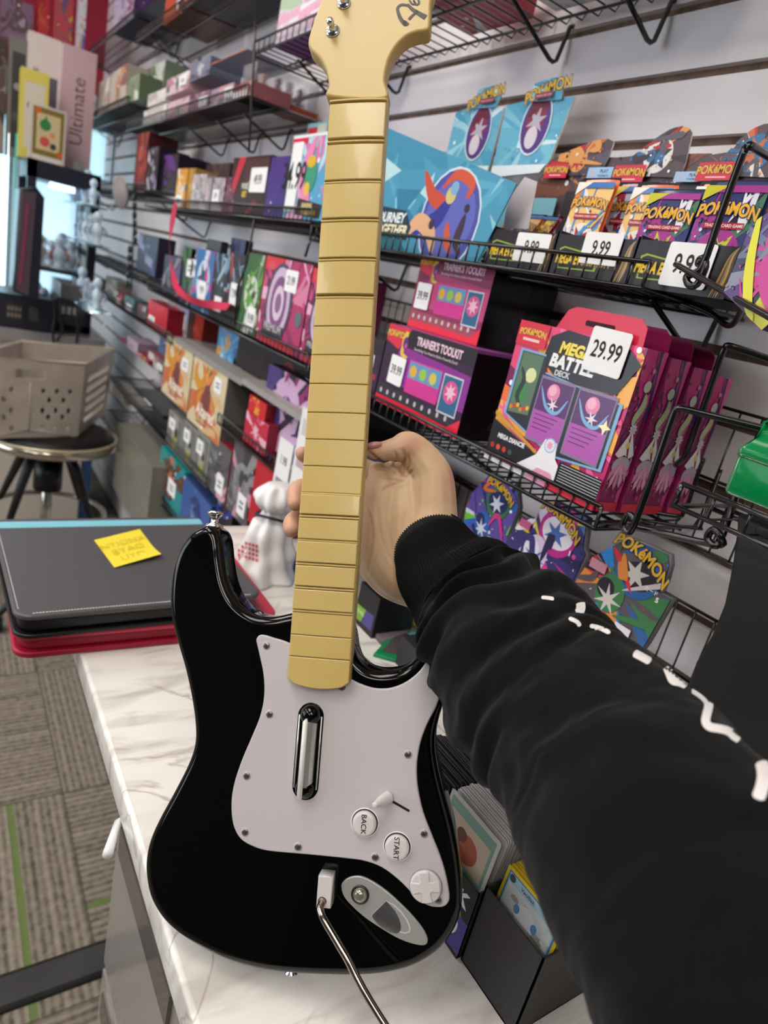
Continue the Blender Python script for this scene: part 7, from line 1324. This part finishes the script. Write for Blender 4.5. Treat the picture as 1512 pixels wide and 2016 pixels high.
def k35(P): P.rect(0, 0, P.w, P.h, '#232226'); P.text('K', P.w * .80, P.h * .74, P.h * .26, '#f0f0f0', .05, .1); P.poly([(P.w * .55, P.h * .58), (P.w * .82, P.h * .62), (P.w * .9, P.h * .48), (P.w * .55, P.h * .5)], '#7cb43c'); P.poly([(P.w * .55, P.h * .52), (P.w, P.h * .52), (P.w, P.h * .05), (P.w * .6, P.h * .05)], '#4f4790'); P.disc(P.w * .68, P.h * .34, P.h * .19, '#e8e8ea'); P.text('35', P.w * .68, P.h * .38, P.h * .2, '#26242a', .05); P.text('PT', P.w * .66, P.h * .24, P.h * .11, '#26242a', .04)
y2 = ya + .0015; tray('card_storage_box', 'black box with K and 35 PT print, packed with sleeved cards', xb - .004, xb + .19, y2, y2 + .076, .078, BXM, k35)
def gface(P): P.rect(0, 0, P.w, P.h, '#c9ccc8'); P.rect(P.w * .05, P.h * .04, P.w * .9, P.h * .92, '#7ea498'); P.rect(P.w * .1, P.h * .45, P.w * .8, P.h * .4, '#c9b8a4'); P.disc(P.w * .55, P.h * .62, P.w * .2, '#b05c48'); P.disc(P.w * .4, P.h * .7, P.w * .1, '#6c3c34'); P.rect(P.w * .1, P.h * .1, P.w * .8, P.h * .3, '#a9bfb4')
o = cardproto('trading_card', 'sleeved card with green frame and red art at the front of the 35 PT box', None, xb + .004, y2 + .003, .069, .098, ZC + .030, .04, '#c9ccc8', '#dcdcdc', .001, gface)
o = cardproto('trading_card', 'white-edged sleeved card in the row above the 35 PT box', 'white-edged sleeved cards in the 35 PT box', xb + .012, y2 + .003, .069, .094, ZC + .032, .04, '#b4b4b6', '#e2e2e2', .0012); copies(o, 14, .0031, jit=.0018)
o = cardproto('trading_card', 'black-edged sleeved card packed behind the white-edged ones', 'black-edged sleeved cards in the 35 PT box', xb + .058, y2 + .003, .069, .094, ZC + .032, .04, '#2a2a2c', '#57575a', .0010); copies(o, 30, .0030, jit=.0018)
y3 = y2 + .079; tray('card_storage_box', 'third open card box with a teal printed end, behind the 35 PT box', xb - .006, xb + .17, y3, y3 + .08, .060, mat('#d4d0cc', .5), lambda P: (P.rect(0, 0, P.w, P.h, '#2c2a30'), P.poly([(P.w * .3, P.h), (P.w, P.h), (P.w, P.h * .2), (P.w * .6, P.h * .1)], '#2f8c90')))
o = cardproto('trading_card', 'dark sleeved card in the long row next to the guitar edge', 'dark sleeved cards in the third box', xb + .0, y3 + .004, .070, .092, ZC + .022, .03, '#2c2a2c', '#4c4a4c', .0011); copies(o, 48, .0032, jit=.0022)
o = cardproto('trading_card', 'pink-faced card between the 35 PT box and the dark sleeves', None, xb + .0, y3 + .000, .070, .080, ZC + .004, .0, '#d87c7c', '#d87c7c', .001)
# foam-textured card boxes further along the wall side of the counter
mb = MB(); mb.box((.60, .60, ZC + .0005), (.72, .70, ZC + .05), mat('#2a2a2e', .5)); tag(mb.build('card_carton'), 'dark carton on the counter by the wall, behind the hoodie cuff', 'card box')
